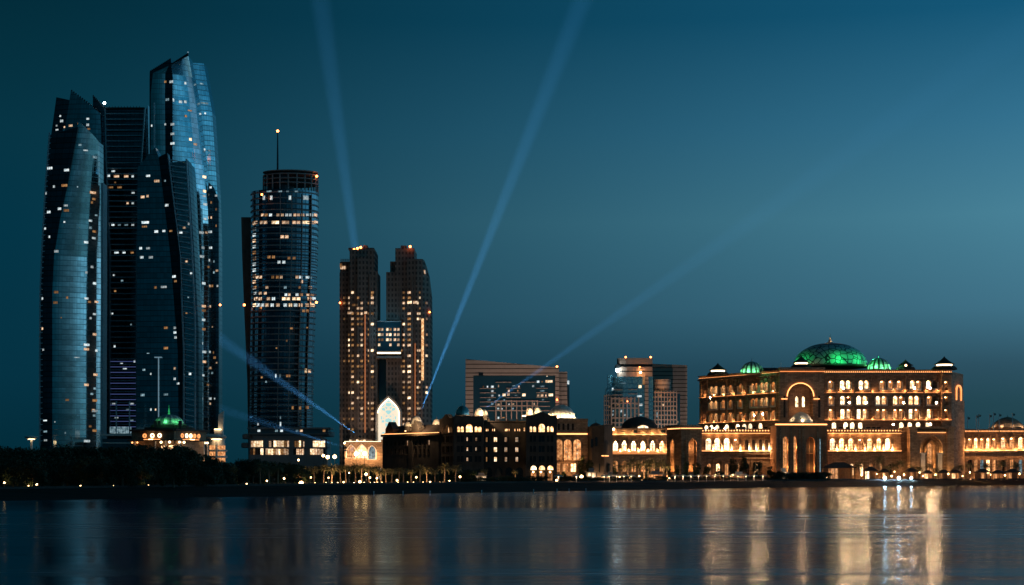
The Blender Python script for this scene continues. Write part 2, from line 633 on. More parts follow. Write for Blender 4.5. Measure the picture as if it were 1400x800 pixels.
def dome_prof(r, h, kind='half', n=9):
    if kind == 'half':
        return [(r * math.cos(a), h * math.sin(a)) for a in [PI / 2 * i / n for i in range(n)]] + [(0.03 * r, h)]
    if kind == 'onion':
        return [(r * 0.88, 0), (r * 0.98, h * .12), (r, h * .27), (r * .95, h * .45), (r * .8, h * .62), (r * .55, h * .78), (r * .28, h * .9), (r * .1, h * .97), (r * 0.03, h * 1.06)]
    if kind == 'tent':
        return [(r, 0), (r * .72, h * .26), (r * .46, h * .5), (r * .27, h * .72), (r * .12, h * .9), (r * 0.03, h * 1.1)]


def finial(mb, c, h):
    mb.lathe(c, [(h * .10, 0), (h * .12, h * .12), (h * .05, h * .22), (h * .11, h * .34), (h * .04, h * .46), (h * .07, h * .56), (h * .02, h * .66), (h * .01, h)], 8)


def hit(bvhs, px, py):
    d = W(px, py, 1000.0) - Vector((0, 0, H))
    d.normalize()
    best = None
    for b in bvhs:
        r = b.ray_cast(Vector((0, 0, H)), d)
        if r[0] is not None and (best is None or r[3] < best[3]): best = r
    return best


def room(root, bvhs, px, py, w, h, mat, name='window'):
    """a lit window set into the face that is seen at px, py; w and h in photo pixels"""
    r = hit(bvhs, px, py)
    if r is None: return None
    loc, n = Vector(r[0]), Vector(r[1])
    if n.y > 0: n = -n
    k = loc.y / F
    rt = Vector((0, 0, 1)).cross(n)
    rt = Vector((rt.x, rt.y, 0)).normalized()
    if rt.x < 0: rt = -rt
    up = n.cross(rt).normalized()
    if up.z < 0: up = -up
    fs = max(0.6, abs(n.y))                               # a face seen at a slant is wider than it looks
    c = loc + n * 0.12
    o = MB()
    z = Vector((0, 0, 0))
    o.obox(z, rt * (w * .9 * k / fs / 2), n * 0.3, up * (h * .86 * k / 2))
    ob = o.build(name, mat)
    ob.parent = root
    ob.location = c - wloc(root)
    return ob


def alight(root, name, p, r, mat='lamp_red', post=0.0):
    """a small lamp: globe on a short post"""
    mb = MB()
    mb.ball(p, r)
    o = mb.build(name, mat, root)
    if post:
        q = MB()
        q.tube([Vector(p) - Vector((0, 0, post)), Vector(p) - Vector((0, 0, r * .7))], r * .25, 6)
        q.build('post', 'dark_metal', o)
    return o


def point(name, p, power, col, rad=0.4, kind='POINT', parent=None, aim=None, size=60, blend=0.6, mirrored=False):
    d = bpy.data.lights.new(name, kind)
    d.energy = power
    d.color = col
    d.shadow_soft_size = rad
    o = bpy.data.objects.new(name, d)
    COL.objects.link(o)
    o.visible_glossy = mirrored          # the light source is left out of reflections unless mirrored is set
    off = Vector((0, 0, 0))
    if parent:
        o.parent = parent
        off = wloc(parent)
    o.location = Vector(p) - off
    if kind == 'SPOT':
        d.spot_size = R(size)
        d.spot_blend = blend
        o.rotation_euler = (Vector(aim) - Vector(p)).to_track_quat('-Z', 'Y').to_euler()
    return o


ORD = 'first second third fourth fifth sixth seventh eighth ninth tenth eleventh twelfth thirteenth fourteenth fifteenth sixteenth seventeenth eighteenth nineteenth twentieth'.split()
for i in range(1, 10): ORD.append('twenty-' + ORD[i - 1])

# ------------------------------------------------------------------ the setting: water, beach, ground
m, t, b = newmat('water')
geo = t.nodes.new('ShaderNodeNewGeometry').outputs['Position']
b.inputs['Base Color'].default_value = (0.004, 0.11, 0.16, 1)
b.inputs['IOR'].default_value = 1.33
# calm slicks and breezier patches lie in long bands across the bay
sg = t.nodes.new('ShaderNodeSeparateXYZ')
t.links.new(geo, sg.inputs[0])
bnd = tex_noise(t, 1.0, 3, mapping(t, geo, (0.004, 0.03, 0.0)), 0.6)
bnd2 = tex_noise(t, 1.0, 4, mapping(t, geo, (0.008, 0.34, 0.0)), 0.7)
dist = mth('MULTIPLY', sg.outputs[1], mth('ADD', 0.74, mth('MULTIPLY', bnd, 0.52, t), t), t)
calm, airy = (0.155,) * 3, (0.235,) * 3
rg = ramp(mth('DIVIDE', dist, 600.0, t), [(0.118, calm), (0.132, airy), (0.150, calm), (0.190, (0.2,) * 3), (0.225, airy), (0.36, (0.24,) * 3), (0.43, calm), (0.60, (0.2,) * 3), (0.70, airy), (1.0, (0.22,) * 3)], t)
rg = mth('MULTIPLY', rg, mth('ADD', 0.25, mth('MULTIPLY', bnd2, 1.5, t), t), t)
bp = t.nodes.new('ShaderNodeBump')
bp.inputs['Strength'].default_value = 0.22
bp.inputs['Distance'].default_value = 0.34
rip = tex_noise(t, 1.0, 3, mapping(t, geo, (0.007, 0.42, 0.0)), 0.65)
rip2 = tex_noise(t, 1.0, 2, mapping(t, geo, (0.004, 0.13, 0.0)), 0.5)
t.links.new(mth('ADD', rip, mth('MULTIPLY', rip2, 1.3, t), t), bp.inputs['Height'])
t.links.new(bp.outputs[0], b.inputs['Normal'])
# choppy little waves hide part of the mirror: a share of the light goes into the dark water
gl = t.nodes.new('ShaderNodeBsdfAnisotropic')
gl.distribution = 'BECKMANN'
gl.inputs['Color'].default_value = (0.39, 0.45, 0.48, 1)
gl.inputs['Anisotropy'].default_value = -0.12        # the swell runs along the shore: reflections spread sideways
tv = t.nodes.new('ShaderNodeCombineXYZ')
tv.inputs[0].default_value = 1.0
t.links.new(tv.outputs[0], gl.inputs['Tangent'])
t.links.new(rg, gl.inputs['Roughness'])
t.links.new(bp.outputs[0], gl.inputs['Normal'])
b.inputs['Specular IOR Level'].default_value = 0.0
b.inputs['Roughness'].default_value = 1.0
for l_ in list(b.inputs['Roughness'].links): t.links.remove(l_)
ms_ = t.nodes.new('ShaderNodeMixShader')
ms_.inputs[0].default_value = 0.84
t.links.new(b.outputs[0], ms_.inputs[1])
t.links.new(gl.outputs[0], ms_.inputs[2])
t.links.new(ms_.outputs[0], t.nodes['Material Output'].inputs[0])

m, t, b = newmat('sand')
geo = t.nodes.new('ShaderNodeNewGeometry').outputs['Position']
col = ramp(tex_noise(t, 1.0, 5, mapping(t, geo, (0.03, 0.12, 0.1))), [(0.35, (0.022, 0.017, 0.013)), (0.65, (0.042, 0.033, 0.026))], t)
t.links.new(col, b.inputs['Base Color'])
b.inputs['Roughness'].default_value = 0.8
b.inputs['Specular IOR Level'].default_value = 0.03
m, t, b = newmat('earth')
geo = t.nodes.new('ShaderNodeNewGeometry').outputs['Position']
col = ramp(tex_noise(t, 0.05, 5, geo), [(0.35, (0.045, 0.05, 0.03)), (0.65, (0.12, 0.10, 0.075))], t)
t.links.new(col, b.inputs['Base Color'])
b.inputs['Roughness'].default_value = 0.95
b.inputs['Specular IOR Level'].default_value = 0.03

EDGE = [(-1500, 700), (-700, 692), (0, 685), (350, 679), (700, 673), (1050, 667), (1400, 663.2), (2200, 660.5), (3200, 659)]


def interp(tab, x):
    for (a, va), (c, vc) in zip(tab, tab[1:]):
        if x <= c:
            return va + (vc - va) * (x - a) / (c - a)
    return tab[-1][1]


def shore_Y(px): return H * F / (interp(EDGE, px) - HY)


def land_z(px): return interp([(-2000, 1.5), (0, 1.6), (700, 2.4), (1400, 3.0), (3000, 3.0)], px)


def land_Y(px): return shore_Y(px) + interp([(-2000, 70), (0, 85), (350, 85), (700, 110), (1050, 90), (1400, 40), (3000, 40)], px)


mb = MB()
mb.face([(-9000, -400, 0), (9000, -400, 0), (9000, 1400, 0), (-9000, 1400, 0)])
sortcat(mb.build('water', 'water'), kind='structure')
xs = [-1500 + 100 * i for i in range(47)]
mb, mg = MB(), MB()
for a, c in zip(xs, xs[1:]):
    q = []
    for px in (a, c):
        ya, yb = shore_Y(px), land_Y(px)
        q.append([Vector(((px - CX) / F * (ya + (yb - ya) * k), ya + (yb - ya) * k, z)) for k, z in
                  ((-0.06, -0.35), (0.0, 0.0), (0.35, land_z(px) * 0.30), (0.75, land_z(px) * 0.85), (1.0, land_z(px)))]
                 + [Vector(((px - CX) / F * 12000, 12000, land_z(px)))])
    for i in range(4): mb.face([q[0][i], q[1][i], q[1][i + 1], q[0][i + 1]])
    mg.face([q[0][4], q[1][4], q[1][5], q[0][5]])
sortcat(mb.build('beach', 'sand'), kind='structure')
sortcat(mg.build('ground', 'earth'), kind='structure')


def gz(px): return land_z(px)


# ------------------------------------------------------------------ glass towers
def arc_front(pl, pr, Y, th0, th1, n=10):
    """plan of a curved glass front seen between two columns of the photograph; th = how far the face is turned to the right"""
    a, c = R(th0), R(th1)
    wd_ = (pr - pl) / F * Y
    rad = wd_ / (math.sin(c) - math.sin(a))
    out = []
    for i in range(n + 1):
        th = a + (c - a) * i / n
        f = (math.sin(th) - math.sin(a)) / (math.sin(c) - math.sin(a))
        yy = Y + rad * ((1 - math.cos(th)) - (1 - math.cos(a)))
        out.append(((pl + (pr - pl) * f - CX) / F * yy, yy))
    return out


def shell(mb, levels, Y, th0, th1, back=18.0, n=10, mi=0, Yoff=0.0):
    """levels from the bottom up: (py left, py right, px left, px right). A solid with a curved glass front and a flat back."""
    rings = []
    for (pyl, pyr, pl, pr) in levels:
        fr = arc_front(pl, pr, Y, th0, th1, n)
        rg = []
        for i, (x, y) in enumerate(fr):
            f = i / n
            py = pyl + (pyr - pyl) * f
            rg.append((x, y + Yoff, H + (HY - py) / F * Y))
        xl, yl = fr[0]
        xr, yr = fr[-1]
        zr, zl = rg[-1][2], rg[0][2]
        rg.append((xr, max(yl, yr) + back + Yoff, zr))
        rg.append((xl, max(yl, yr) + back + Yoff, zl))
        rings.append(rg)
    mb.loft(rings, True, False, True, mi)


def ladder(mb_frame, mb_slat, L_, Rr, Y, step, d=0.6, sz=0.55, tilt=0.0, edge=0.9):
    """a strip of sunshade slats between two side fins. L_, Rr: [(py, px)] from the top down"""
    for tab in (L_, Rr):
        pts = [W(px, py, Y - d) for py, px in tab]
        for p, q in zip(pts, pts[1:]):
            mb_frame.hexa([q + Vector((-edge / 2, 0, 0)), q + Vector((edge / 2, 0, 0)), q + Vector((edge / 2, d + .5, 0)), q + Vector((-edge / 2, d + .5, 0)),
                           p + Vector((-edge / 2, 0, 0)), p + Vector((edge / 2, 0, 0)), p + Vector((edge / 2, d + .5, 0)), p + Vector((-edge / 2, d + .5, 0))])
    y = L_[0][0] + step
    lt, rt = sorted(L_), sorted(Rr)
    while y < L_[-1][0]:
        a, c = W(interp(lt, y), y, Y - d * .8), W(interp(rt, y + tilt), y + tilt, Y - d * .8)
        dz = Vector((0, 0, sz / 2))
        dy = Vector((0, d * .8, 0))
        a += Vector((edge / 2, 0, 0))
        c -= Vector((edge / 2, 0, 0))
        mb_slat.hexa([a - dz, c - dz, c - dz + dy, a - dz + dy, a + dz, c + dz, c + dz + dy, a + dz + dy])
        y += step


def z1(lst, ox, oy, k):
    """window notes taken on an enlargement: back to photo pixels"""
    return [(ox + x / k, oy + y / k, w / k, h / k, c) for x, y, w, h, c in lst]


RM = {'w': 'room_cool', 'o': 'room_warm', 'd': 'room_dim', 'b': 'room_blue', 'B': 'room_bright'}


def rooms(root, bv, lst, fine=False):
    rg = random.Random(len(lst) * 7)
    for x, y, w, h, c in lst:
        if fine:
            w, h = w * .66, min(h, 4.4) * .85
            if c == 'o' and rg.random() < .55: c = rg.choice('wwwd')
        room(root, bv, x, y, w, h, RM[c])


def scatter(root, bv, n, x0, x1, y0, y1, step, cols='wwobd', seed=1, w=(2, 7), avoid=None):
    rg = random.Random(seed)
    k = 0
    while k < n:
        x = rg.uniform(x0, x1)
        y = y0 + step * int(rg.uniform(0, (y1 - y0) / step))
        if avoid and avoid(x, y): continue
        if room(root, bv, x, y, rg.uniform(*w), 2.4 + rg.random() * 1.6, RM[rg.choice(cols)]): pass
        k += 1


BASE = 655.0                                    # towers stand on the ground behind the trees

# --- front left tower: slatted strip, dark gap, bright curved front
Y1 = 1210
t1 = thing('glass_tower', 'glass tower with a bright curved front and a slatted strip up its left edge', 'tower', W(97, BASE, Y1) * 1.0, 'cluster of five curved glass towers')
t1.location.z = 2.0
body, face, sh = MB(), MB(), MB()
shell(body, [(BASE, BASE, 55, 71.5), (600, 600, 54.5, 71.5), (450, 450, 54.5, 71.5), (400, 400, 54.5, 71.5), (350, 350, 57, 74), (300, 300, 59.5, 82), (250, 250, 62, 93), (185, 175, 67, 107)], Y1 + 1.5, -14, -6, 26)
shell(face, [(BASE, BASE, 69.5, 137), (500, 500, 69.5, 137), (400, 400, 69.5, 137.5), (350, 350, 72, 137.5), (300, 300, 80, 137), (250, 250, 91, 136.3), (166, 192, 107.2, 135.8)], Y1, 4, 46, 12, 20)
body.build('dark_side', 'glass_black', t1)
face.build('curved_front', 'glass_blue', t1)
fr_, sl = MB(), MB()
ladder(fr_, sl, [(181, 67.5), (250, 62), (330, 57.5), (400, 54.5), (500, 54), (610, 54)], [(176, 87), (250, 78), (310, 73), (400, 67.5), (500, 67.5), (612, 69)], Y1 + 2, 7.4, 1.2, 0.5, -1.2)
fr_.build('fin', 'pale_metal', t1)
sl.build('slat_strip', 'slat_metal', t1)
fin = MB()
for p, q in zip([(250, 139.4), (400, 139.6), (500, 139.2)], [(400, 139.6), (500, 139.2), (BASE, 138.8)]):
    a, c = W(p[1], p[0], Y1 + 1), W(q[1], q[0], Y1 + 1)
    e, g = Vector((0.75, 0, 0)), Vector((0, 12, 0))
    fin.hexa([c - e, c + e, c + e + g, c - e + g, a - e, a + e, a + e + g, a - e + g])
fin.build('edge_fin', 'pale_metal', t1)
bv1 = [body.bvh(), face.bvh()]
rooms(t1, bv1, z1([(212, 395, 18, 9, 'b'), (232, 415, 25, 6, 'w'), (265, 440, 22, 12, 'b'), (102, 480, 32, 14, 'o'), (163, 487, 30, 14, 'w'), (117, 547, 10, 14, 'w'),
                   (155, 543, 35, 12, 'o'), (203, 548, 8, 6, 'b'), (98, 640, 22, 12, 'w'), (88, 572, 8, 12, 'w'), (137, 628, 20, 12, 'w'), (162, 634, 30, 14, 'o'), (160, 616, 22, 9, 'w'),
                   (75, 697, 8, 10, 'o'), (85, 700, 8, 10, 'o'), (100, 730, 9, 14, 'w'), (125, 783, 25, 14, 'w'), (155, 676, 10, 8, 'o'), (233, 750, 22, 12, 'w'), (258, 569, 30, 14, 'o'),
                   (255, 605, 8, 12, 'd'), (262, 735, 16, 10, 'w'), (250, 697, 12, 14, 'b')], 30, 50, 2.6667), True)
rooms(t1, bv1, z1([(125, 132, 25, 13, 'd'), (122, 170, 25, 12, 'd'), (165, 152, 12, 12, 'd'), (235, 155, 20, 10, 'w'), (265, 100, 14, 12, 'w'), (255, 40, 14, 14, 'w'), (265, 212, 14, 10, 'w'),
                   (265, 286, 16, 12, 'o'), (235, 324, 30, 12, 'w'), (235, 340, 25, 12, 'o'), (268, 433, 18, 12, 'o'), (235, 470, 22, 12, 'o'), (265, 527, 22, 14, 'd'), (265, 565, 25, 14, 'w'),
                   (165, 525, 20, 10, 'd'), (237, 675, 30, 14, 'w'), (265, 637, 18, 12, 'o'), (75, 155, 8, 14, 'w'), (78, 342, 8, 10, 'w'), (75, 265, 8, 12, 'o'), (235, 60, 10, 12, 'w'),
                   (120, 605, 6, 6, 'w'), (158, 645, 7, 10, 'b'), (85, 600, 22, 7, 'w'), (85, 640, 22, 9, 'b'), (86, 672, 20, 9, 'w'), (200, 370, 30, 4, 'w'), (430 / 3, 225, 6, 6, 'd')], 30, 350, 2.6667), True)
scatter(t1, bv1, 14, 121, 132, 250, 600, 7.4, 'wodb', 3, (2, 4))

# --- tower behind it with the saw-toothed crest
Y2 = 1290
t2 = thing('glass_tower', 'dark glass tower with a stepped saw-toothed crest, rising behind the bright curved front', 'tower', W(105, BASE, Y2), 'cluster of five curved glass towers')
t2.location.z = 2.0
sa, sb, sc = MB(), MB(), MB()
shell(sa, [(BASE, BASE, 62, 96), (300, 300, 64, 96), (184, 180, 70, 96), (133, 138, 77, 95)], Y2 + 4, -20, -12, 24, 4)
shell(sb, [(BASE, BASE, 80, 139), (250, 250, 84, 139), (180, 180, 88, 138), (124, 155, 97, 137)], Y2, -8, 10, 20, 8)
shell(sc, [(BASE, BASE, 126, 147), (200, 200, 126.5, 144.5), (131, 149, 127, 143.5)], Y2 + 9, -4, 6, 20, 4)
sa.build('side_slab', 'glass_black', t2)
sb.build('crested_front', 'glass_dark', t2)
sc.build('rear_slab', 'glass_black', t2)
cr = MB()
for i in range(14):
    f = i / 13
    p = W(98 + 38 * f, 125.5 + 28.5 * f, Y2 + 0.5)
    cr.box(p.x - .5, p.x + .5, p.y, p.y + 1, p.z - 1.2, p.z + 1.5)
cr.build('parapet', 'dark_metal', t2)
cr = MB()
for i in range(9):
    f = i / 8
    p = W(127.5 + 15.5 * f, 132 + 16.5 * f, Y2 + 9.5)
    cr.box(p.x - .45, p.x + .45, p.y, p.y + 1, p.z - 1.2, p.z + 1.1)
cr.build('parapet', 'dark_metal', t2)
alight(t2, 'beacon', W(142.8, 141, Y2 + 8), 1.0, 'lamp_white', 5)
bv2 = [sa.bvh(), sb.bvh(), sc.bvh()]
rooms(t2, bv2, z1([(140, 290, 8, 8, 'w'), (145, 308, 18, 12, 'w'), (127, 325, 9, 8, 'w'), (178, 325, 22, 10, 'o'), (155, 330, 8, 8, 'o'), (128, 340, 16, 6, 'w'), (195, 337, 14, 5, 'w'),
                   (240, 300, 16, 9, 'w'), (240, 322, 16, 12, 'o'), (243, 337, 18, 8, 'd'), (205, 318, 6, 8, 'd'), (171, 343, 8, 5, 'w')], 30, 50, 2.6667), True)

# --- slab seen end on, crossed by slats
Y3 = 1300
t3 = thing('glass_tower', 'narrow slatted tower crossed by close horizontal bars, in the middle of the glass towers', 'tower', W(170, BASE, Y3), 'cluster of five curved glass towers')
t3.location.z = 2.0
s3, f3 = MB(), MB()
shell(s3, [(BASE, BASE, 147, 189), (350, 350, 148, 189), (250, 250, 145, 193), (149, 149, 142.5, 198)], Y3, -3, 3, 26, 4)
s3.build('glass_body', 'glass_black', t3)
fr_, sl = MB(), MB()
ladder(fr_, sl, [(148, 143.5), (250, 146), (350, 150), (595, 150)], [(148, 197.5), (250, 191), (350, 186.5), (595, 186.5)], Y3 - 1, 7.45, 1.4, 0.75)
fr_.build('fin', 'pale_metal', t3)
sl.build('slat_screen', 'slat_metal', t3)
rf = MB()
p, q = W(143, 148.5, Y3 - 1), W(198, 148.5, Y3 - 1)
rf.box(p.x, q.x, p.y - 1, p.y + 24, p.z - 0.4, p.z + 0.8)
for i in range(12): rf.box(p.x + 2.4 * i + 1, p.x + 2.4 * i + 1.4, p.y, p.y + .4, p.z + .8, p.z + 2.0)
rf.build('roof', 'dark_metal', t3)
sp = MB()
shell(sp, [(300, 300, 194, 203.5), (200, 215, 197, 203.5), (152, 143.5, 199, 202)], Y3 + 4, 20, 30, 12, 3)
sp.build('rear_spike', 'glass_blue', t3)
vio = MB()
y = 492.0
while y < 592:
    a, c = W(150.8, y + 2.2, Y3 - 2.3), W(185.8, y + 2.2, Y3 - 2.3)
    vio.box(a.x, c.x, a.y, a.y + .25, a.z - .22, a.z + .22)
    y += 7.45
vio.build('light_line', 'strip_violet', t3)
bv3 = [s3.bvh()]
rooms(t3, bv3, z1([(333, 491, 20, 8, 'w'), (317, 508, 14, 10, 'w'), (345, 510, 30, 10, 'o'), (380, 510, 26, 10, 'o'), (404, 510, 14, 10, 'o'), (325, 550, 25, 8, 'o'), (356, 550, 26, 8, 'd'),
                   (405, 570, 18, 8, 'o'), (385, 608, 14, 9, 'o'), (404, 608, 14, 9, 'o'), (332, 687, 18, 8, 'w'), (355, 687, 18, 7, 'b'), (380, 687, 22, 7, 'b'), (404, 687, 16, 8, 'w'),
                   (345, 788, 26, 8, 'w'), (372, 788, 18, 8, 'o'), (402, 788, 18, 8, 'o'), (340, 532, 10, 7, 'd')], 30, 50, 2.6667), True)
rooms(t3, bv3, z1([(335, 70, 10, 8, 'w'), (365, 90, 14, 8, 'b'), (340, 128, 12, 8, 'd'), (330, 210, 8, 8, 'w'), (398, 250, 8, 8, 'b'), (338, 330, 11, 14, 'w'), (363, 393, 16, 8, 'w'), (375, 412, 24, 9, 'o'),
                   (335, 538, 20, 8, 'w'), (400, 538, 26, 9, 'w'), (385, 560, 20, 7, 'b'), (345, 590, 22, 8, 'w'), (400, 600, 22, 8, 'b'), (410, 385, 10, 8, 'o')], 30, 350, 2.6667), True)

# --- tallest tower
Y4 = 1255
t4 = thing('glass_tower', 'tallest glass tower, its sharp peak falling to a long bright curve on the right', 'tower', W(245, BASE, Y4), 'cluster of five curved glass towers')
t4.location.z = 2.0
m4, l4, b4, d4 = MB(), MB(), MB(), MB()
shell(m4, [(BASE, BASE, 206, 285), (450, 450, 206, 285.5), (340, 340, 206, 286), (280, 280, 206, 284), (220, 220, 206, 278.5), (130, 130, 206, 268.5), (100, 100, 209, 263), (89, 73.5, 233, 257.5)], Y4, -4, 54, 16, 24)
shell(l4, [(BASE, BASE, 204.2, 236), (110, 110, 204.4, 236), (99, 82, 204.6, 233.5)], Y4 + 5, -22, -16, 20, 3)
shell(b4, [(BASE, BASE, 262, 299), (330, 330, 262, 299), (260, 260, 262, 297), (150, 150, 262, 290), (86, 84.5, 262, 278.5)], Y4 + 34, 24, 34, 16, 6)
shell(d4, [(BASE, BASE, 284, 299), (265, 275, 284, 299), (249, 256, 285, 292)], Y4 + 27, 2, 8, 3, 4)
m4.build('curved_front', 'glass_blue', t4)
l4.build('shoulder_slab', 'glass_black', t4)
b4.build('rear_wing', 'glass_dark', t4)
d4.build('tower_reflection_strip', 'glass_black', t4)  # added dark strip shaped as the round tower's reflection in the glass
cr = MB()
for i in range(13):
    f = i / 12
    p = W(206 + 26 * f, 98 - 16 * f, Y4 + 5.5)
    cr.box(p.x - .6, p.x + .6, p.y, p.y + 1, p.z - 1.5, p.z + .9)
cr.build('parapet', 'dark_metal', t4)
cr = MB()
for i in range(13):
    f = i / 12
    p = W(234 + 22.5 * f, 88.5 - 14.4 * f, Y4 + 1.5 + 4 * f)
    cr.box(p.x - .5, p.x + .5, p.y, p.y + 1, p.z - 1.5, p.z + .9)
cr.build('parapet', 'dark_metal', t4)
alight(t4, 'beacon', W(257, 71.5, Y4 + 4), 0.6, 'strip_cool', 2)
ed = MB()
for p, q in zip([(140, 210.5), (300, 210.5)], [(300, 210.5), (600, 211)]):
    a, c = W(p[1], p[0], Y4 - 1.2), W(q[1], q[0], Y4 - 1.2)
    e, g = Vector((0.4, 0, 0)), Vector((0, 1.5, 0))
    ed.hexa([c - e, c + e, c + e + g, c - e + g, a - e, a + e, a + e + g, a - e + g])
ed.build('edge_fin', 'pale_metal', t4)
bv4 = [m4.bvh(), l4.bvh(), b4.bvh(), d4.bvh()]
rooms(t4, bv4, z1([(523, 165, 12, 10, 'd'), (545, 165, 22, 14, 'w'), (595, 170, 10, 11, 'o'), (655, 172, 18, 6, 'b'), (530, 230, 22, 22, 'b'), (552, 232, 22, 16, 'w'), (578, 238, 16, 12, 'w'), (595, 238, 14, 12, 'w'),
                   (665, 243, 40, 8, 'b'), (612, 270, 18, 6, 'd'), (597, 290, 12, 10, 'o'), (668, 280, 8, 8, 'w'), (523, 320, 8, 10, 'w'), (549, 320, 22, 12, 'w'), (473, 325, 8, 10, 'w'), (549, 355, 22, 11, 'w'),
                   (549, 390, 25, 11, 'w'), (614, 375, 13, 12, 'B'), (632, 393, 14, 10, 'o'), (666, 412, 10, 8, 'w'), (683, 416, 12, 8, 'b'), (665, 512, 16, 13, 'B'), (665, 564, 14, 12, 'B'), (668, 612, 16, 12, 'w'),
                   (665, 582, 14, 8, 'w'), (668, 665, 12, 10, 'w'), (655, 715, 20, 12, 'o'), (672, 715, 10, 10, 'o'), (660, 770, 12, 12, 'w'), (688, 550, 12, 10, 'o'), (708, 580, 14, 10, 'w'), (690, 605, 8, 12, 'd'),
                   (708, 630, 8, 12, 'd'), (690, 660, 8, 14, 'o'), (690, 712, 10, 14, 'w'), (690, 770, 12, 14, 'w'), (708, 690, 6, 12, 'd')], 30, 50, 2.6667), True)
rooms(t4, bv4, z1([(660, 183, 25, 12, 'o'), (660, 199, 25, 12, 'o'), (660, 233, 20, 12, 'w'), (660, 267, 22, 12, 'o'), (655, 318, 10, 12, 'w'), (665, 350, 16, 12, 'w'), (685, 350, 10, 10, 'w'), (665, 386, 14, 12, 'o'),
                   (663, 100, 14, 12, 'w'), (655, 2, 22, 12, 'w'), (680, 40, 8, 10, 'd'), (700, 60, 10, 40, 'b'), (700, 20, 8, 30, 'b'), (660, 435, 12, 10, 'w'), (690, 410, 6, 8, 'd'), (678, 470, 10, 10, 'd'), (655, 520, 10, 10, 'o')], 30, 350, 2.6667), True)
scatter(t4, bv4, 16, 286, 298, 300, 560, 7, 'dobw', 5, (1.5, 4))
alight(t4, 'beacon', W(301, 417, Y4 + 26), 0.8, 'lamp_red')

# --- front low tower with the leaning slatted strip
Y5 = 1190
t5 = thing('glass_tower', 'dark front tower with a leaning ladder of pale slats, before the tallest tower', 'tower', W(228, BASE, Y5), 'cluster of five curved glass towers')
t5.location.z = 2.0
m5, d5, r5 = MB(), MB(), MB()
shell(m5, [(BASE, BASE, 186.5, 268), (400, 400, 187, 266), (230, 236, 188, 258), (229, 220, 188.2, 256)], Y5 + 4, -9, 5, 26, 8)
shell(m5, [(229.5, 230, 188.2, 222), (228.5, 202, 188.4, 212), ], Y5 + 4.5, -9, -4, 14, 4)
shell(d5, [(BASE, BASE, 245, 251), (480, 480, 243, 251), (350, 350, 233, 246), (214.5, 210, 217, 228.5)], Y5, -26, -20, 6, 3)
shell(r5, [(BASE, BASE, 266, 272), (450, 450, 266, 271.5), (350, 350, 262, 266), (217, 219, 254, 257)], Y5 + 2, 10, 16, 14, 3)
m5.build('dark_front', 'glass_dark', t5)
d5.build('dark_fin_wall', 'glass_black', t5)
r5.build('side_strip', 'glass_black', t5)
fr_, sl = MB(), MB()
ladder(fr_, sl, [(211, 229.5), (350, 246), (480, 251), (592, 251)], [(217, 254.5), (350, 262.5), (450, 266.5), (592, 266.5)], Y5 - 1, 7.4, 1.4, 0.5, 3.4)
fr_.build('fin', 'pale_metal', t5)
sl.build('slat_strip', 'slat_metal', t5)
lf = MB()
a, c = W(216.5, 489, Y5 + 1), W(216.5, 600, Y5 + 1)
lf.box(a.x - .25, a.x + .25, a.y, a.y + .6, c.z, a.z)
a, c = W(211, 488.5, Y5 + .5), W(221, 488.5, Y5 + .5)
lf.box(a.x, c.x, a.y, a.y + .6, a.z - .35, a.z + .35)
lf.build('light_line', 'strip_cool', t5)
bv5 = [m5.bvh(), d5.bvh(), r5.bvh()]
rooms(t5, bv5, z1([(460, 508, 25, 10, 'o'), (492, 527, 32, 12, 'o'), (522, 526, 8, 9, 'b'), (440, 585, 22, 12, 'o'), (458, 582, 12, 12, 'o'), (450, 678, 45, 15, 'w'), (447, 693, 30, 8, 'd'), (528, 615, 20, 14, 'w'),
                   (490, 711, 22, 14, 'o'), (517, 709, 18, 10, 'o'), (543, 709, 16, 8, 'd'), (433, 772, 16, 12, 'w'), (460, 772, 22, 10, 'w'), (580, 715, 18, 9, 'o'), (592, 697, 16, 10, 'o'), (610, 683, 16, 12, 'w')], 30, 50, 2.6667), True)
rooms(t5, bv5, z1([(437, 5, 20, 12, 'o'), (470, 5, 25, 12, 'o'), (555, 75, 20, 12, 'w'), (560, 92, 14, 10, 'd'), (487, 115, 14, 12, 'd'), (517, 113, 35, 10, 'w'), (560, 262, 25, 12, 'o'), (560, 279, 25, 11, 'w'),
                   (563, 297, 24, 12, 'o'), (525, 336, 25, 12, 'o'), (525, 262, 22, 11, 'd'), (445, 415, 16, 9, 'b'), (470, 430, 8, 10, 'w'), (557, 410, 12, 12, 'o'), (557, 448, 12, 12, 'w'), (570, 465, 14, 10, 'o'),
                   (525, 505, 25, 10, 'b'), (440, 507, 22, 12, 'b'), (470, 560, 8, 12, 'o'), (487, 560, 8, 10, 'o'), (460, 355, 14, 4, 'b'), (617, 63, 12, 9, 'w'), (607, 150, 8, 9, 'b'), (613, 430, 14, 12, 'w'),
                   (600, 208, 10, 8, 'd'), (600, 20, 14, 9, 'o')], 30, 350, 2.6667), True)

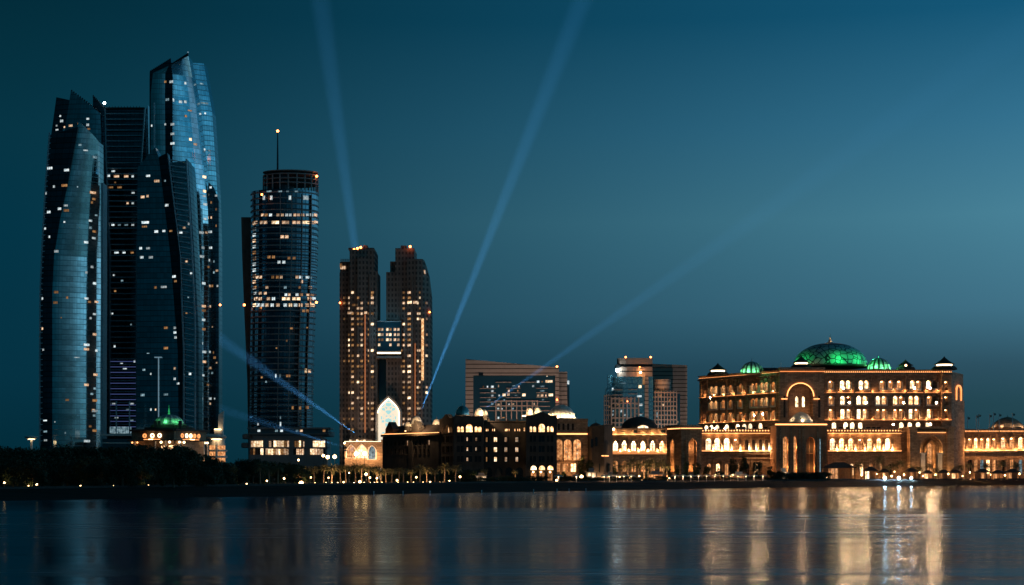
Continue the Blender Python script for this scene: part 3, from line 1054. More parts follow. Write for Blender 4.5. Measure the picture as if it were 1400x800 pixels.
# --- podium of the towers with its white disc canopies
Yp = 1165
tp = thing('podium_building', 'low glazed podium with white disc canopies along the foot of the glass towers', 'building', W(215, BASE, Yp))
tp.location.z = 2.0
fp = Fac(140, Yp, 306, Yp)
mb = MB()
mb.pbox(fp, 140, 297, 600, 656, -30, 0)
mb.build('glazed_front', 'glass_dark', tp)
mb = MB()
mb.pbox(fp, 139, 298, 593.5, 596, -32, 2)
mb.pbox(fp, 139, 298, 605, 606.5, -31, 1)
mb.build('roof_edge', 'white_render', tp)
mb = MB()
mb.pbox(fp, 150, 177, 583.5, 592.5, -6, 0.5)
mb.build('entrance_glow', 'room_blue', tp)
mb = MB()
for x in (159.5, 177.5): mb.pbox(fp, x - .6, x + .6, 549, 593, 0.6, 1.6)
mb.build('pylon', 'pale_metal', tp)
for cx_, hw in ((43, 9.5), (296, 14)):
    mb = MB()
    c = W(cx_, 597.6, Yp - 12)
    r_ = hw / F * Yp
    mb.lathe(c, [(r_ * .2, -1.4), (r_ * .75, -0.9), (r_, 0), (r_ * .9, .5), (r_ * .3, 1.0)], 24)
    o = mb.build('disc_canopy', 'white_render', tp, True)
    mb = MB()
    mb.lathe(c, [(r_ * .5, -1.75), (r_ * .5, -1.5)], 20)
    mb.build('downlight', 'strip_cream', o)
    mb = MB()
    mb.lathe((c[0], c[1], 2.0), [(1.0, 0), (.8, c[2] - 3.5)], 10)
    mb.build('column', 'white_render', o)
mb = MB()
fq = Fac(282, Yp + 12, 312, Yp + 12)
out = [(fq.u(298), fq.z(596)), (fq.u(304.6), fq.z(596)), (fq.u(305.6), fq.z(562)), (fq.u(298.6), fq.z(566.5))]
mb.prism(fq, out, -3, 0)
mb.pbox(fq, 293.5, 304, 588.5, 593, 0.2, 2)
mb.build('sign_slab', 'white_render', tp)
mb = MB()
mb.pbox(fq, 294, 303, 586.5, 588, 1.8, 3)
mb.build('uplight', 'strip_cream', tp)
mb = MB()                                            # round balconies of the drum at the right end
c = W(297, 640, Yp - 4)
for py in (616, 624.5):
    cc = W(297, py, Yp - 4)
    mb.lathe(cc, [(6.2, -.9), (7.2, -.7), (7.2, .5), (6.2, .6)], 24)
mb.build('balcony', 'white_render', tp)
mb = MB()
for py in (612.5, 621, 629):
    cc = W(297, py, Yp - 4)
    mb.lathe(cc, [(5.6, -1.4), (5.6, 1.6)], 24)
mb.build('lit_storey', 'arch_dim', tp)
mb = MB()
mb.lathe((c[0], c[1], 2.0), [(5.4, 0), (5.4, W(297, 600, Yp)[2] - 2)], 24)
mb.build('drum', 'white_render', tp)

# ------------------------------------------------------------------ pavilion with green dome and round windows
Yd = 960
dp = thing('domed_pavilion', 'stone pavilion with a green-lit ribbed dome and glowing round windows, above the dark trees', 'building', W(232, BASE, Yd))
dp.location.z = 1.8
fl, fr2 = Fac(180, Yd + 10, 238, Yd - 6, 238), Fac(238, Yd - 6, 283, Yd + 22, 238)
mb = MB()
for fa, a, c in ((fl, 180, 238), (fr2, 238, 282)):
    mb.pbox(fa, a, c, 589, 600.8, -.9, 0)
    mb.pbox(fa, a + 3, c - 3, 600.8, 657, -2.4, -1.5)
core = [fl.p(fl.u(180) + .5, 0, -1), fl.p(fl.u(238), 0, -2.2), fr2.p(fr2.u(282) - .5, 0, -1), Vector((fl.p(fl.u(205), 0, 0).x, Yd + 34, 0))]
mb.hexa([Vector((v.x, v.y, 1.8)) for v in core] + [Vector((v.x, v.y, fl.z(589.2))) for v in core])
mb.build('wall', 'sandstone', dp)
mb = MB()
for fa, a, c in ((fl, 179, 239), (fr2, 237.4, 284)):
    mb.pbox(fa, a, c, 586.4, 588.9, -2.5, 1.6)
    mb.pbox(fa, a - 1, c + 2, 600.9, 602.6, -.8, 2.4)
mb.build('cornice', 'sandstone_dark', dp)
for k, (fa, lst, tp_) in enumerate(((fl, (198, 208.4, 218.5), 0), (fr2, (249, 255, 260.6, 266, 271.6), 1))):
    for j, x in enumerate(lst):
        c = fa.at(x, 595.2, 0.05)
        hw = 2.6 if tp_ == 0 else 2.3
        w_ = fa.u(x + hw * (1 if tp_ == 0 else .8)) - fa.u(x)
        h_ = 3.0 / F * Yd
        mb = MB()
        n = 16
        for i in range(n):
            a0, a1 = 2 * PI * i / n, 2 * PI * (i + 1) / n
            u0 = fa.u(x)
            z0 = fa.z(595.2)
            mb.prism(fa, [(u0 + w_ * math.cos(a0), z0 + h_ * math.sin(a0)), (u0 + w_ * math.cos(a1), z0 + h_ * math.sin(a1)),
                          (u0 + .62 * w_ * math.cos(a1), z0 + .62 * h_ * math.sin(a1)), (u0 + .62 * w_ * math.cos(a0), z0 + .62 * h_ * math.sin(a0))], 0.01, 0.3)
        o = mb.build('round_window', 'strip_cream' if j in (1, 2) else 'strip_soft', dp)
        mb = MB()
        mb.face([fa.p(u0 + .6 * w_ * math.cos(2 * PI * i / n), z0 + .6 * h_ * math.sin(2 * PI * i / n), 0.03) for i in range(n)])
        mb.build('pane', 'arch_dim', o)
for fa, x in ((fl, 208), (fr2, 260.5)):
    mb = MB()
    mb.pbox(fa, x - 2.2, x + 2.2, 600.1, 600.7, 0.8, 1.8)
    mb.build('uplight', 'lamp_warm', dp)
    mb = MB()
    mb.pbox(fa, x - 11, x + 11, 600.3, 600.75, 0.1, 0.5)
    mb.build('light_strip', 'strip_warm', dp)
for x in (222.5, 234): alight(dp, 'eave_light', fl.at(x, 604.5, 1.4), 0.75, 'strip_cream')
for x in (190, 183): alight(dp, 'eave_light', fl.at(x, 604.5, 1.4), 0.55, 'strip_warm')
for x in (243, 249, 277, 281): alight(dp, 'eave_light', fr2.at(x, 604.5, 1.4), 0.75, 'strip_cream')
for fa, x in ((fl, 187), (fl, 215), (fl, 229), (fr2, 243), (fr2, 276), (fr2, 281)):
    mb = MB()
    c = fa.at(x, 657, 1.6)
    mb.lathe((c[0], c[1], 1.8), [(.55, 0), (.45, .6), (.42, fa.z(606)), (.7, fa.z(605)), (.7, fa.z(602.7) - 1.8)], 10)
    mb.build('column', 'white_render', dp)
for fa, x in ((fl, 190), (fl, 222), (fr2, 246), (fr2, 275)): point('uplight', fa.at(x, 640, 5), 1700, (1, .55, .25), .3, parent=dp)
c = W(232, 585.6, Yd + 12)
mb = MB()
hwm = Yd / F
mb.lathe((c[0], c[1], c[2] - 1.2), [(36 * hwm, 0), (36 * hwm, 1.5), (34 * hwm, 1.7)], 8, 0.6, PI / 8)
mb.lathe(c, [(27 * hwm, 0), (27 * hwm, 1.6), (22 * hwm, 2.4)], 8, 0.7, PI / 8)
mb.build('roof', 'sandstone_dark', dp)
c2 = Vector((W(231, 580, Yd + 12)[0], c[1], W(231, 580, Yd)[2]))
mb = MB()
mb.lathe(c2, dome_prof(21 * hwm, 14.5 * hwm), 32, 0.8)
dm = mb.build('dome', 'concrete', dp, True)
for a in (-150, -125, -95, -65, -35, -15):
    mb = MB()
    for i in range(7):
        e0, e1 = R(6 + 9 * i), R(6 + 9 * (i + 1))
        w0, w1 = R(7.5) * (1 - .09 * i), R(7.5) * (1 - .09 * (i + 1))
        rr, hh = 21.25 * hwm, 14.75 * hwm
        P = lambda e, q: (c2[0] + rr * math.cos(e) * math.cos(R(a) + q), c2[1] + .8 * rr * math.cos(e) * math.sin(R(a) + q), c2[2] + hh * math.sin(e))
        mb.face([P(e0, -w0), P(e0, w0), P(e1, w1), P(e1, -w1)])
    mb.build('glass_rib', 'white_render', dm)
for a, pw in ((-130, 2600), (-92, 3600), (-55, 3600), (-28, 2200)):
    point('floodlight', (c2[0] + 24.5 * hwm * math.cos(R(a)), c2[1] + .8 * 24.5 * hwm * math.sin(R(a)), c2[2] + 2.0), pw * .085, (0.12, 1.0, 0.32), 0.3, parent=dp)
mb = MB()
finial(mb, (c2[0], c2[1], c2[2] + 14.4 * hwm), 13 * hwm)
mb.build('finial', 'finial_green_glow', dm)  # no lamp: the green light on the finial is put into its material
for x in (212, 217, 246):
    mb = MB()
    p = W(x, 577.5 if x != 246 else 581, Yd + 4)
    mb.box(p.x - .8, p.x + .8, p.y, p.y + 1.5, p.z - 3, p.z + (1.0 if x != 246 else 2.4))
    mb.build('roof_block', 'sandstone_dark', dp)
for (x, y, w_, h_) in ((233, 612, 8, 6), (246, 613, 3, 9), (221, 612, 5, 5), (279.5, 613, 2.5, 11), (264, 614, 8, 2)):
    fa = fl if x < 238 else fr2
    mb = MB()
    mb.pbox(fa, x - w_ / 2, x + w_ / 2, y - h_ / 2, y + h_ / 2, -1.4, -1.2)
    mb.build('window', 'arch_warm', dp)

# ------------------------------------------------------------------ round tower
Yr = 1240
rt = thing('round_tower', 'round dark tower ringed by balconies, with a tall roof mast and a blank fin wall', 'tower', W(388, BASE, Yr))
rt.location.z = 2.2
kx = Yr / F
PR = [(655, 342, 427), (570, 341.5, 427.6), (480, 342.5, 429), (410, 343.5, 431.8), (340, 343.5, 434), (300, 343.5, 434.8), (263.5, 343.5, 434.8)]


def oval(py, pl, pr, n=40, grow=0.0, sq=0.62):
    c = W((pl + pr) / 2, py, Yr + 18)
    r_ = (pr - pl) / 2 * (Yr + 18) / F + grow
    return [(c.x + r_ * math.cos(2 * PI * i / n - PI / 2), Yr + 18 + r_ * sq * math.sin(2 * PI * i / n - PI / 2), c.z) for i in range(n)]


mb = MB()
mb.loft([oval(*p) for p in PR], True, False)
mb.build('glass_body', 'glass_round', rt)
bvr = [mb.bvh()]
Lt, Rt_ = sorted((p[0], p[1]) for p in PR), sorted((p[0], p[2]) for p in PR)
bal = MB()
y = 267.0
while y < 586:
    r0, r1 = oval(y + .75, interp(Lt, y), interp(Rt_, y), 40, 0.55), oval(y - .75, interp(Lt, y), interp(Rt_, y), 40, 0.55)
    bal.loft([r0, r1], True, True)
    y += 8.0
bal.build('balcony_rings', 'concrete', rt)
mb = MB()
for i, x in enumerate((352, 366, 382, 398, 412, 424)):           # vertical joints between the flats
    for p, q in zip(PR, PR[1:]):
        f = (x - 342) / 93
        a = W(p[1] + (p[2] - p[1]) * f, p[0], Yr)
        c = W(q[1] + (q[2] - q[1]) * f, q[0], Yr)
        th = math.acos(max(-1, min(1, 2 * f - 1)))
        yy = Yr + 18 - (p[2] - p[1]) / 2 * kx * .62 * math.sin(th)
        e = .28
        mb.hexa([(a.x - e, yy - .5, a.z), (a.x + e, yy - .5, a.z), (a.x + e, yy + 2, a.z), (a.x - e, yy + 2, a.z), (c.x - e, yy - .5, c.z), (c.x + e, yy - .5, c.z), (c.x + e, yy + 2, c.z), (c.x - e, yy + 2, c.z)])
mb.build('party_wall', 'concrete', rt)
fw = MB()
fk = Fac(329, Yr + 34, 346, Yr + 34)
for (ya, xa, xb), (yb, xc, xd) in zip([(655, 340, 347), (520, 338, 347), (417, 333.5, 347), (350, 331, 347)], [(520, 338, 347), (417, 333.5, 347), (350, 331, 347), (297, 329.7, 346)]):
    P = lambda x, yy, d: fk.at(x, yy, d)
    fw.hexa([P(xa, ya, 0), P(xb, ya, 0), P(xb, ya, -12), P(xa, ya, -12), P(xc, yb, 0), P(xd, yb, 0), P(xd, yb, -12), P(xc, yb, -12)])
fw.build('fin_wall', 'granite_brown', rt)
# crown
cw, cg = MB(), MB()
for i, py in enumerate((236.5, 241, 247, 253)):
    cw.loft([oval(py + .55, 360, 434.6, 40, .3), oval(py - .55, 360, 434.6, 40, .3)], True, True)
mid = oval(250, 360, 434.6)
for i in range(40):
    a = mid[i]
    if i % 2 == 0: cw.box(a[0] - .45, a[0] + .45, a[1] - .3, a[1] + .5, W(0, 263, Yr).z, W(0, 236, Yr).z)
cg.loft([oval(263, 366, 402, 30, 0, 1.0), oval(240, 366, 402, 30, 0, 1.0)], True, False)
cw.build('crown_frame', 'concrete', rt)
cg.build('plant_room', 'dark_metal', rt)
mb = MB()
top = W(375, 173, Yr)
mb.tube([(top.x, Yr + 18, W(0, 258, Yr).z), (top.x, Yr + 18, W(0, 210, Yr).z), (top.x, Yr + 18, top.z)], [.9, .7, .4], 6)
mb.build('mast', 'dark_metal', rt)
alight(rt, 'beacon', (top.x, Yr + 18, top.z + .3), 1.0)
alight(rt, 'beacon', W(433, 241, Yr + 12), 0.9)
alight(rt, 'beacon', W(358, 266, Yr - 4), 0.8)
alight(rt, 'beacon', W(334, 417, Yr - 0), 0.9)
alight(rt, 'beacon', W(432.6, 413.5, Yr + 10), 0.9)
RW = []
for x, w_ in ((361, 3), (371, 3), (396.5, 3.5), (418, 7)): RW.append((x, 270.5, w_, 6.5, 'w'))
for x, w_ in ((368, 7), (383, 6), (393, 4), (405, 5)): RW.append((x, 261.8, w_, 2.4, 'b'))
for i, x in enumerate((359, 364, 370, 380, 386, 392, 397, 403, 408, 414, 420, 426, 431)): RW.append((x, 294, 4.2, 4.2, 'odwoowwooowwo'[i]))
for i, x in enumerate((350, 358, 363, 374, 379, 388, 393, 402, 408, 415, 420, 427, 432)): RW.append((x, 304.2, 5, 4.6, 'oooBBooooBBoo'[i]))
for j in range(12): RW.append((347.8, 305.5 + 8.0 * j, 5, 4.8, 'owwowdowwoow'[j]))
for x in (386, 392): RW.append((x, 323.8, 5, 4.6, 'o'))
for x in (368, 374): RW.append((x, 351.5, 4.4, 4.2, 'd'))
for x in (381.5, 388): RW.append((x, 358.5, 4.4, 4.4, 'w'))
for i, x in enumerate((352, 356.5, 373, 379, 384.5, 406, 411, 420, 424)): RW.append((x, 379, 4, 4.4, 'ooddoowwb'[i]))
RW.append((412.5, 385, 3, 5, 'o'))
for i, x in enumerate((349, 356, 363, 391, 396, 406, 412, 421, 427)): RW.append((x, 401 if i < 3 else 403, 4, 4, 'woowowdod'[i]))
for i, x in enumerate((350, 356, 367, 374, 388, 394, 402, 408, 423, 429)): RW.append((x, 408.5, 5, 4.6, 'ooowBBBBow'[i]))
for i, x in enumerate((348, 353, 359, 365, 372, 380, 390, 397, 404, 411, 420, 427)): RW.append((x, 417.2, 5, 5, 'BwwowowBwooB'[i]))
for x in (415, 420): RW.append((x, 425, 4, 4, 'd'))
for x in (402, 395): RW.append((x, 297 + 56, 4, 4, 'd'))
for i, x in enumerate((349, 365, 390, 410, 424)): RW.append((x, 393, 4, 4, 'dobdo'[i]))
RW += [(418, 507, 3.5, 6.5, 'B'), (423, 507.5, 3, 5, 'o'), (377, 514, 2, 6, 'w'), (383, 514, 2, 6, 'b'), (394, 514, 6, 4, 'd'), (358, 516, 2.5, 3, 'd'), (364, 522, 2, 3, 'b'), (383.5, 580, 2.2, 7, 'w'),
       (383.5, 571, 1.5, 5, 'b'), (400, 557.5, 3, 5, 'd'), (410, 558, 3, 5, 'd'), (420, 557, 3, 5, 'd'), (353, 580, 2, 4, 'w'), (392, 466, 2, 3, 'd'), (398, 449, 5, 3, 'd'), (378, 476, 2, 2, 'd'), (420, 448, 2, 2, 'd')]
rooms(rt, bvr, RW)
# its low wing with two long lit storeys
fw_ = Fac(338, Yr - 14, 452, Yr - 14)
mb = MB()
wall(mb, fw_, 341, 447, 600, 623.5, [(x, w_, t_, b_, 'rect') for (x, w_, t_, b_) in
     [(351, 17, 601.8, 612), (381, 28, 601.8, 612), (409, 14, 601.8, 612), (436, 17, 601.8, 612)]], 1.5)
mb.pbox(fw_, 341, 447, 623.5, 657, -28, 0)
mb.pbox(fw_, 341.2, 446.8, 601, 623.4, -28, -1.6)
mb.pbox(fw_, 345, 440, 596, 599.9, -26, -1)
mb.build('podium', 'concrete', rt)
rgw = random.Random(9)
for row, yy in enumerate((606.8, 617.5)):
    for (xa, xb) in ((342.8, 359.5), (367.2, 395), (402.2, 416), (427.6, 444.4)) if row == 0 else ((342, 396), (401, 415.5), (424, 445)):
        x = xa
        while x < xb - 1.5:
            w_ = min(rgw.uniform(2.6, 4.6), xb - x)
            cm = rgw.choice(['room_bright', 'room_bright', 'room_warm', 'room_bright'] if row == 0 and (xa < 345 or xa > 420) else ['room_bright', 'room_warm', 'room_warm', 'room_dim', 'brown_pane'])
            mb = MB()
            h0 = rgw.uniform(3.4, 4.3)
            mb.pbox(fw_, x + .25, x + w_ - .25, yy - h0, yy + 4.2, -1.3 if row == 0 else 0.01, -1.0 if row == 0 else 0.2)
            mb.build('window', cm, rt)
            x += w_
mb = MB()
mb.pbox(fw_, 338, 452, 584.5, 586.5, -20, 1)
mb.pbox(fw_, 340, 450, 592.5, 594, -24, 2)
mb.pbox(fw_, 340, 450, 611.8, 613, -4, .8)
mb.build('terrace_slab', 'concrete', rt)
mb = MB()
mb.pbox(fw_, 342, 448, 586.6, 592.4, -20, -3)
mb.pbox(fw_, 342, 446, 594.1, 595.9, -22, -3)
mb.build('glass_storey', 'glass_dark', rt)
for i, x in enumerate((354, 378, 385, 406, 412, 443)): room(rt, [mb.bvh()], x, 589, 4, 3.4, RM['wbwbod'[i]])
for px_, py_ in ((339, 597), (450, 594), (337.5, 609)):
    mb = MB()
    c = W(px_, py_, Yr - 6)
    mb.lathe(c, [(3.2, -2), (4.2, -1.4), (4.2, 1.4), (3.2, 2)], 16)
    mb.build('round_bay', 'concrete', rt)

lamp('strip_line', (1.0, 0.30, 0.08), 0.55)

# ------------------------------------------------------------------ twin-tower hotel with bridge and glowing arch
Yt = 1120
tt = thing('twin_tower_hotel', 'brown stone twin towers joined by a bridge over a tall glowing arch', 'hotel', W(525, BASE, Yt))
tt.location.z = 2.4
ft = Fac(463, Yt, 588, Yt)
SM = {}


def block(name, fa, a, c, pt, pb, d0, d1, mat, root):
    mb = MB()
    mb.pbox(fa, a, c, pt, pb, d0, d1)
    o = mb.build(name, mat, root)
    return o, mb.bvh()


bvt = []
mb = MB()
mb.pbox(ft, 463, 478, 371, 656, -34, -6)              # stepped masses of the left tower
mb.pbox(ft, 478, 512, 341, 656, -30, 0)
mb.pbox(ft, 476, 511, 338.5, 341, -29, -1)
mb.pbox(ft, 512, 515.3, 371, 656, -30, -2)
mb.pbox(ft, 463.2, 477, 356, 371, -30, -8)
mb.pbox(ft, 489, 503, 352, 656, 0, 2.4)
mb.pbox(ft, 496, 502, 334.5, 338.5, -10, -3)
mb.build('left_tower', 'granite_grid', tt)
bvt.append(mb.bvh())
mb = MB()
mb.pbox(ft, 540, 566, 338.5, 656, -34, -3)
mb.pbox(ft, 527.3, 540, 371, 656, -30, -4)
mb.pbox(ft, 532.5, 540, 356, 371, -26, -6)
mb.pbox(ft, 547, 555, 334, 338.5, -12, -6)
rings = []
for (py, xr) in ((656, 588), (440, 588.5), (400, 588), (372, 584.5), (354.5, 579.5)):
    P = ft.at
    rings.append([P(556, py, 0.6), P(570, py, 2.2), P(578, py, 1.2), P(xr, py, -6), P(xr, py, -30), P(556, py, -30)])
mb.loft(rings, True)
mb.build('right_tower', 'granite_grid', tt)
bvt.append(mb.bvh())
for a, c, d in ((505, 507.2, 0.9), (470, 471, -5.4), (486, 488, 1.0), (545, 546.2, -2.2), (563.5, 565.2, 2.6), (556.2, 557, 1.2)):
    block('pilaster', ft, a, c, 375, 600, d - 1.5, d, 'granite_brown', tt)
for a, c, d in ((499.1, 500.1, 2.9), (567.4, 568.2, 2.6)):
    block('light_line', ft, a, c, 430 if a < 520 else 470, 592, d - .4, d, 'strip_line', tt)
mb = MB()
mb.pbox(ft, 576.5, 579.5, 436, 520, -0.6, 1.8)
mb.build('lit_strip', 'arch_warm', tt)
# bridge
mb = MB()
mb.pbox(ft, 515.4, 548, 440, 480, -22, -1)
mb.build('bridge', 'glass_office', tt)
bvb = mb.bvh()
mb = MB()
mb.pbox(ft, 515.4, 548, 480, 484.5, -22, -.4)
mb.pbox(ft, 515.4, 548, 438.6, 440, -22, -.7)
mb.pbox(ft, 514.5, 548.6, 487, 489.5, -22, -.2)
mb.build('bridge_edge', 'concrete', tt)
mb = MB()
mb.pbox(ft, 515.6, 547.8, 481.8, 483.4, -.4, -.1)
mb.build('light_strip', 'strip_cream', tt)
for x in (518.5, 522.8, 529.5, 533.8, 540, 544.6):
    for y in (450.5, 457.5, 464.5, 471.5):
        if random.random() < .72: room(tt, [bvb], x, y, 3.4, 4.2, random.choice(['room_warm', 'room_bright', 'room_warm', 'room_dim']))
for y, d in ((500, -6), (525, -8), (462, 9), (446, 8)): point('cool_floodlight', ft.at(531, y, d), 1300, (.2, .65, 1), .5, parent=tt)
# recessed blue wall under the bridge and the lit emblem
mb = MB()
mb.pbox(ft, 516, 549, 489.5, 545, -20, -14)
mb.build('recess_wall', 'glass_office', tt)
mb = MB()
mb.pbox(ft, 530, 549, 489.5, 540, -13.9, -9)
mb.build('recess_pier', 'granite_brown', tt)
mb = MB()
for k0, k1 in ((1.0, .78), (.5, .0)):
    n = 14
    po = lambda k, i: (ft.u(531.3) + 3.6 * kx * .9 * k * math.sin(2 * PI * i / n), ft.z(530) + 6.6 * kx * .9 * k * math.cos(2 * PI * i / n) * (1.0 + .16 * (i in (0, 7, 14))))
    for i in range(n):
        if k1: mb.prism(ft, [po(k0, i), po(k1, i), po(k1, i + 1), po(k0, i + 1)], -8.6, -8.2)
    if not k1: mb.prism(ft, [(ft.u(531.3) + 1.1 * kx * math.sin(2 * PI * i / n), ft.z(530) + 4.2 * kx * math.cos(2 * PI * i / n)) for i in range(n)][::-1], -8.6, -8.2)
mb.build('emblem', 'strip_cream', tt)
# the glowing arch
m, t, b = newmat('arch_screen')
o = t.nodes.new('ShaderNodeTexCoord').outputs['Object']
s_ = t.nodes.new('ShaderNodeSeparateXYZ')
t.links.new(o, s_.inputs[0])
vx = mth('MULTIPLY', mth('ABSOLUTE', s_.outputs[0], None, t), 1.0, t)
cmb = t.nodes.new('ShaderNodeCombineXYZ')
t.links.new(vx, cmb.inputs[0])
t.links.new(s_.outputs[2], cmb.inputs[1])
vo = t.nodes.new('ShaderNodeTexVoronoi')
vo.feature = 'DISTANCE_TO_EDGE'
vo.inputs['Scale'].default_value = 0.36
vo.inputs['Randomness'].default_value = 0.6
t.links.new(cmb.outputs[0], vo.inputs['Vector'])
cell = mth('GREATER_THAN', vo.outputs['Distance'], 0.13, t)
col = ramp(cell, [(0.45, (1.0, 0.82, 0.6)), (0.55, (0.35, 0.72, 0.72))], t)
inn = mth('LESS_THAN', vx, 5.2, t)
mx = t.nodes.new('ShaderNodeMix')
mx.data_type = 'RGBA'
t.links.new(inn, mx.inputs[0])
mx.inputs[6].default_value = (1.0, 0.84, 0.62, 1)
t.links.new(col, mx.inputs[7])
t.links.new(mx.outputs[2], b.inputs['Emission Color'])
b.inputs['Emission Strength'].default_value = 0.95
b.inputs['Base Color'].default_value = (0.3, 0.3, 0.3, 1)
ua, ub = ft.u(514.6), ft.u(549.4)
umid, half = (ua + ub) / 2, (ub - ua) / 2
out_ = arch_outline(umid, 2 * half, ft.z(656), ft.z(541.5), 'point')
in_ = arch_outline(umid, 2 * half - 2.2, ft.z(656), ft.z(541.5) - 1.6, 'point')
in2 = arch_outline(umid, 2 * half - 3.4, ft.z(656), ft.z(541.5) - 2.4, 'point')
mb = MB()
for i in range(1, len(out_) - 1): mb.prism(ft, [out_[i], out_[i + 1], in_[i + 1], in_[i]], -2, 6.5)
mb.prism(ft, [out_[-1], out_[0], in_[0], in_[-1]], -2, 6.5)
ar = mb.build('arch_frame', 'white_render', tt)
ct = ft.p(umid, ft.z(656), 5.4)
mb = MB()
mb.face([ft.p(u, z, 5.4) for u, z in in2])
sc_ = mb.build('glowing_screen', 'arch_screen', tt)
sc_.data.transform(Matrix.Translation(-(ct - wloc(tt))))
sc_.location = ct - wloc(tt)
mb = MB()
for i in range(1, len(in_) - 1): mb.prism(ft, [in_[i], in_[i + 1], in2[i + 1], in2[i]], 5.0, 5.9)
mb.build('light_rim', 'strip_cream', ar)
# podium arcade
fpd = Fac(468, Yt - 16, 552, Yt - 16)
mb = MB()
ops = [(480, 11, 608.5, 626, 'point'), (494.5, 12, 607.5, 626, 'point'), (508.5, 10, 609.5, 628, 'point')]
wall(mb, fpd, 471, 521, 605.5, 640, ops, 1.6)
mb.pbox(fpd, 471, 521, 604, 605.4, -18, .8)
mb.pbox(fpd, 471.2, 520.8, 605.5, 639, -16, -4)
mb.pbox(fpd, 521, 523.5, 601, 657, -12, .4)
mb.build('podium_arcade', 'sandstone', tt)
for op, pm in zip(ops, ('arch_dim', 'arch_warm', 'room_blue')): window(tt, fpd, op, pm, 'white_render', 3.9, .7, .3, False)
mb = MB()
mb.pbox(fpd, 471, 521, 603.5, 604, .1, .7)
mb.build('light_strip', 'strip_cream', tt)
for x in (474, 488, 502, 515): point('floodlight', fpd.at(x, 624, 5), 2600, (1, .55, .24), .4, parent=tt)
point('floodlight', ft.at(518, 630, 14), 5000, (1, .85, .62), .6, parent=tt)
for i in range(7):
    x = 480 + 4.6 * i
    mb = MB()
    mb.pbox(ft, x - 1.6, x + 1.6, 601.4, 604, 2.5, 3.2)
    mb.build('window', 'room_bright' if i in (0, 2, 3, 4) else 'room_dim', tt)
# windows
rg_ = random.Random(5)
cols_l = [(477.5, 2.6), (482, 3.4), (489.5, 3.4), (494.5, 3.4), (503.5, 2.0), (508.5, 5), (471, 3)]
n_ = 0
for j in range(28):
    y = 400 + 7.2 * j
    if y > 592: break
    for i, (x, w_) in enumerate(cols_l):
        pr_ = (.55, .8, .55, .6, .35, .6, .18)[i]
        if rg_.random() < pr_ and n_ < 125:
            room(tt, bvt, x, y, w_, 3.6, rg_.choice(['room_warm', 'room_warm', 'room_dim', 'room_dim', 'room_dim', 'room_bright'] if i != 6 else ['room_dim']))
            n_ += 1
cols_r = [(552, 3), (559.5, 4.6), (571, 2.4), (573.8, 2), (583, 2.6), (549, 2)]
for j in range(28):
    y = 400 + 7.2 * j
    if y > 585: break
    for i, (x, w_) in enumerate(cols_r):
        pr_ = (.6, .7, .45, .4, .3, .2)[i]
        if rg_.random() < pr_ and not (i == 2 and y < 410):
            room(tt, bvt, x, y, w_, 3.6, rg_.choice(['room_warm', 'room_warm', 'room_dim', 'room_dim', 'room_bright']))
for x, y, w_, h_, c in ((469, 366, 8, 5, 'o'), (466, 363, 3, 6, 'd'), (470, 357, 8, 3, 'd'), (560, 413.5, 8, 4, 'B'), (567, 413.5, 9, 4, 'o'), (488, 428, 5, 3.5, 'o'), (479, 428, 8, 3.5, 'o'),
                        (508, 414, 5, 4, 'o'), (500, 427.5, 4, 3.5, 'o'), (580.5, 372, 2, 6, 'o'), (485, 417, 8, 3.5, 'd'), (508, 404, 4, 3, 'd')):
    room(tt, bvt, x, y, w_, h_, RM[c])
for p in ((488.5, 339.4), (493, 338), (484, 341), (560.6, 337)): alight(tt, 'beacon', ft.at(p[0], p[1], -1), .8, 'lamp_red')
alight(tt, 'beacon', ft.at(463.8, 413, -5), .6, 'lamp_red')
alight(tt, 'beacon', ft.at(587, 426, -4), .6, 'lamp_red')
mb = MB()                                            # roof-top lattice
for i in range(5):
    x = 464 + i * 3.2
    mb.pbox(ft, x, x + .5, 352, 357, -9, -8.5)
    mb.pbox(ft, 464, 477.5, 352 + i * 1.2, 352.4 + i * 1.2, -8.4, -8)
mb.build('roof_lattice', 'concrete', tt)
# added ground spots standing in for ambient city light on the stone
for a_, b_, pw in ((ft.at(488, 655, 60), ft.at(488, 540, 0), 26000), (ft.at(566, 655, 60), ft.at(566, 540, 0), 26000)):
    point('floodlight', a_, pw, (1, .66, .46), 1.0, 'SPOT', tt, b_, 75)

# ------------------------------------------------------------------ wide office block with sloping top
Yo = 1480
ob = thing('office_block', 'wide office block of banded stone with a sloping top around a blue glass front', 'office', W(700, BASE, Yo))
ob.location.z = 2.8
fo = Fac(636, Yo, 765, Yo)
stone('banded_stone', (0.42, 0.30, 0.23), 0.12, bands=6.0 * Yo / F)
mb = MB()
U, Z = fo.u, fo.z
mb.prism(fo, [(U(636.5), Z(513)), (U(764.4), Z(513)), (U(764.4), Z(502.5)), (U(636.5), Z(491))], -26, 0)
mb.pbox(fo, 636.5, 647, 513, 656, -26, 0)
mb.pbox(fo, 759.2, 764.4, 513, 656, -26, 0)
mb.build('stone_frame', 'banded_stone', ob)
mb = MB()
mb.pbox(fo, 764.4, 776, 507.5, 656, -40, -9)
mb.build('rear_slab', 'banded_stone', ob)
mb = MB()
mb.pbox(fo, 776, 779.2, 520, 656, -36, -12)
mb.build('rear_glass', 'glass_office', ob)
mb = MB()
mb.pbox(fo, 647, 759.2, 513.2, 656, -24, -3)
mb.build('glass_front', 'glass_office', ob)
bvo = [mb.bvh()]
mb = MB()
for (a, c, ys) in ((656, 678, (531, 537, 543.5, 549.5, 555.5, 561.5)), (677.5, 699, (522.5,)), (692, 712, (530.8, 537, 543.5)), (712, 733, (522.5,)), (733, 749, (530.8, 537, 543)), (733, 752, (549, 555.5, 561.5))):
    for y in ys: mb.pbox(fo, a, c, y - .45, y + .45, -3, -1.4)
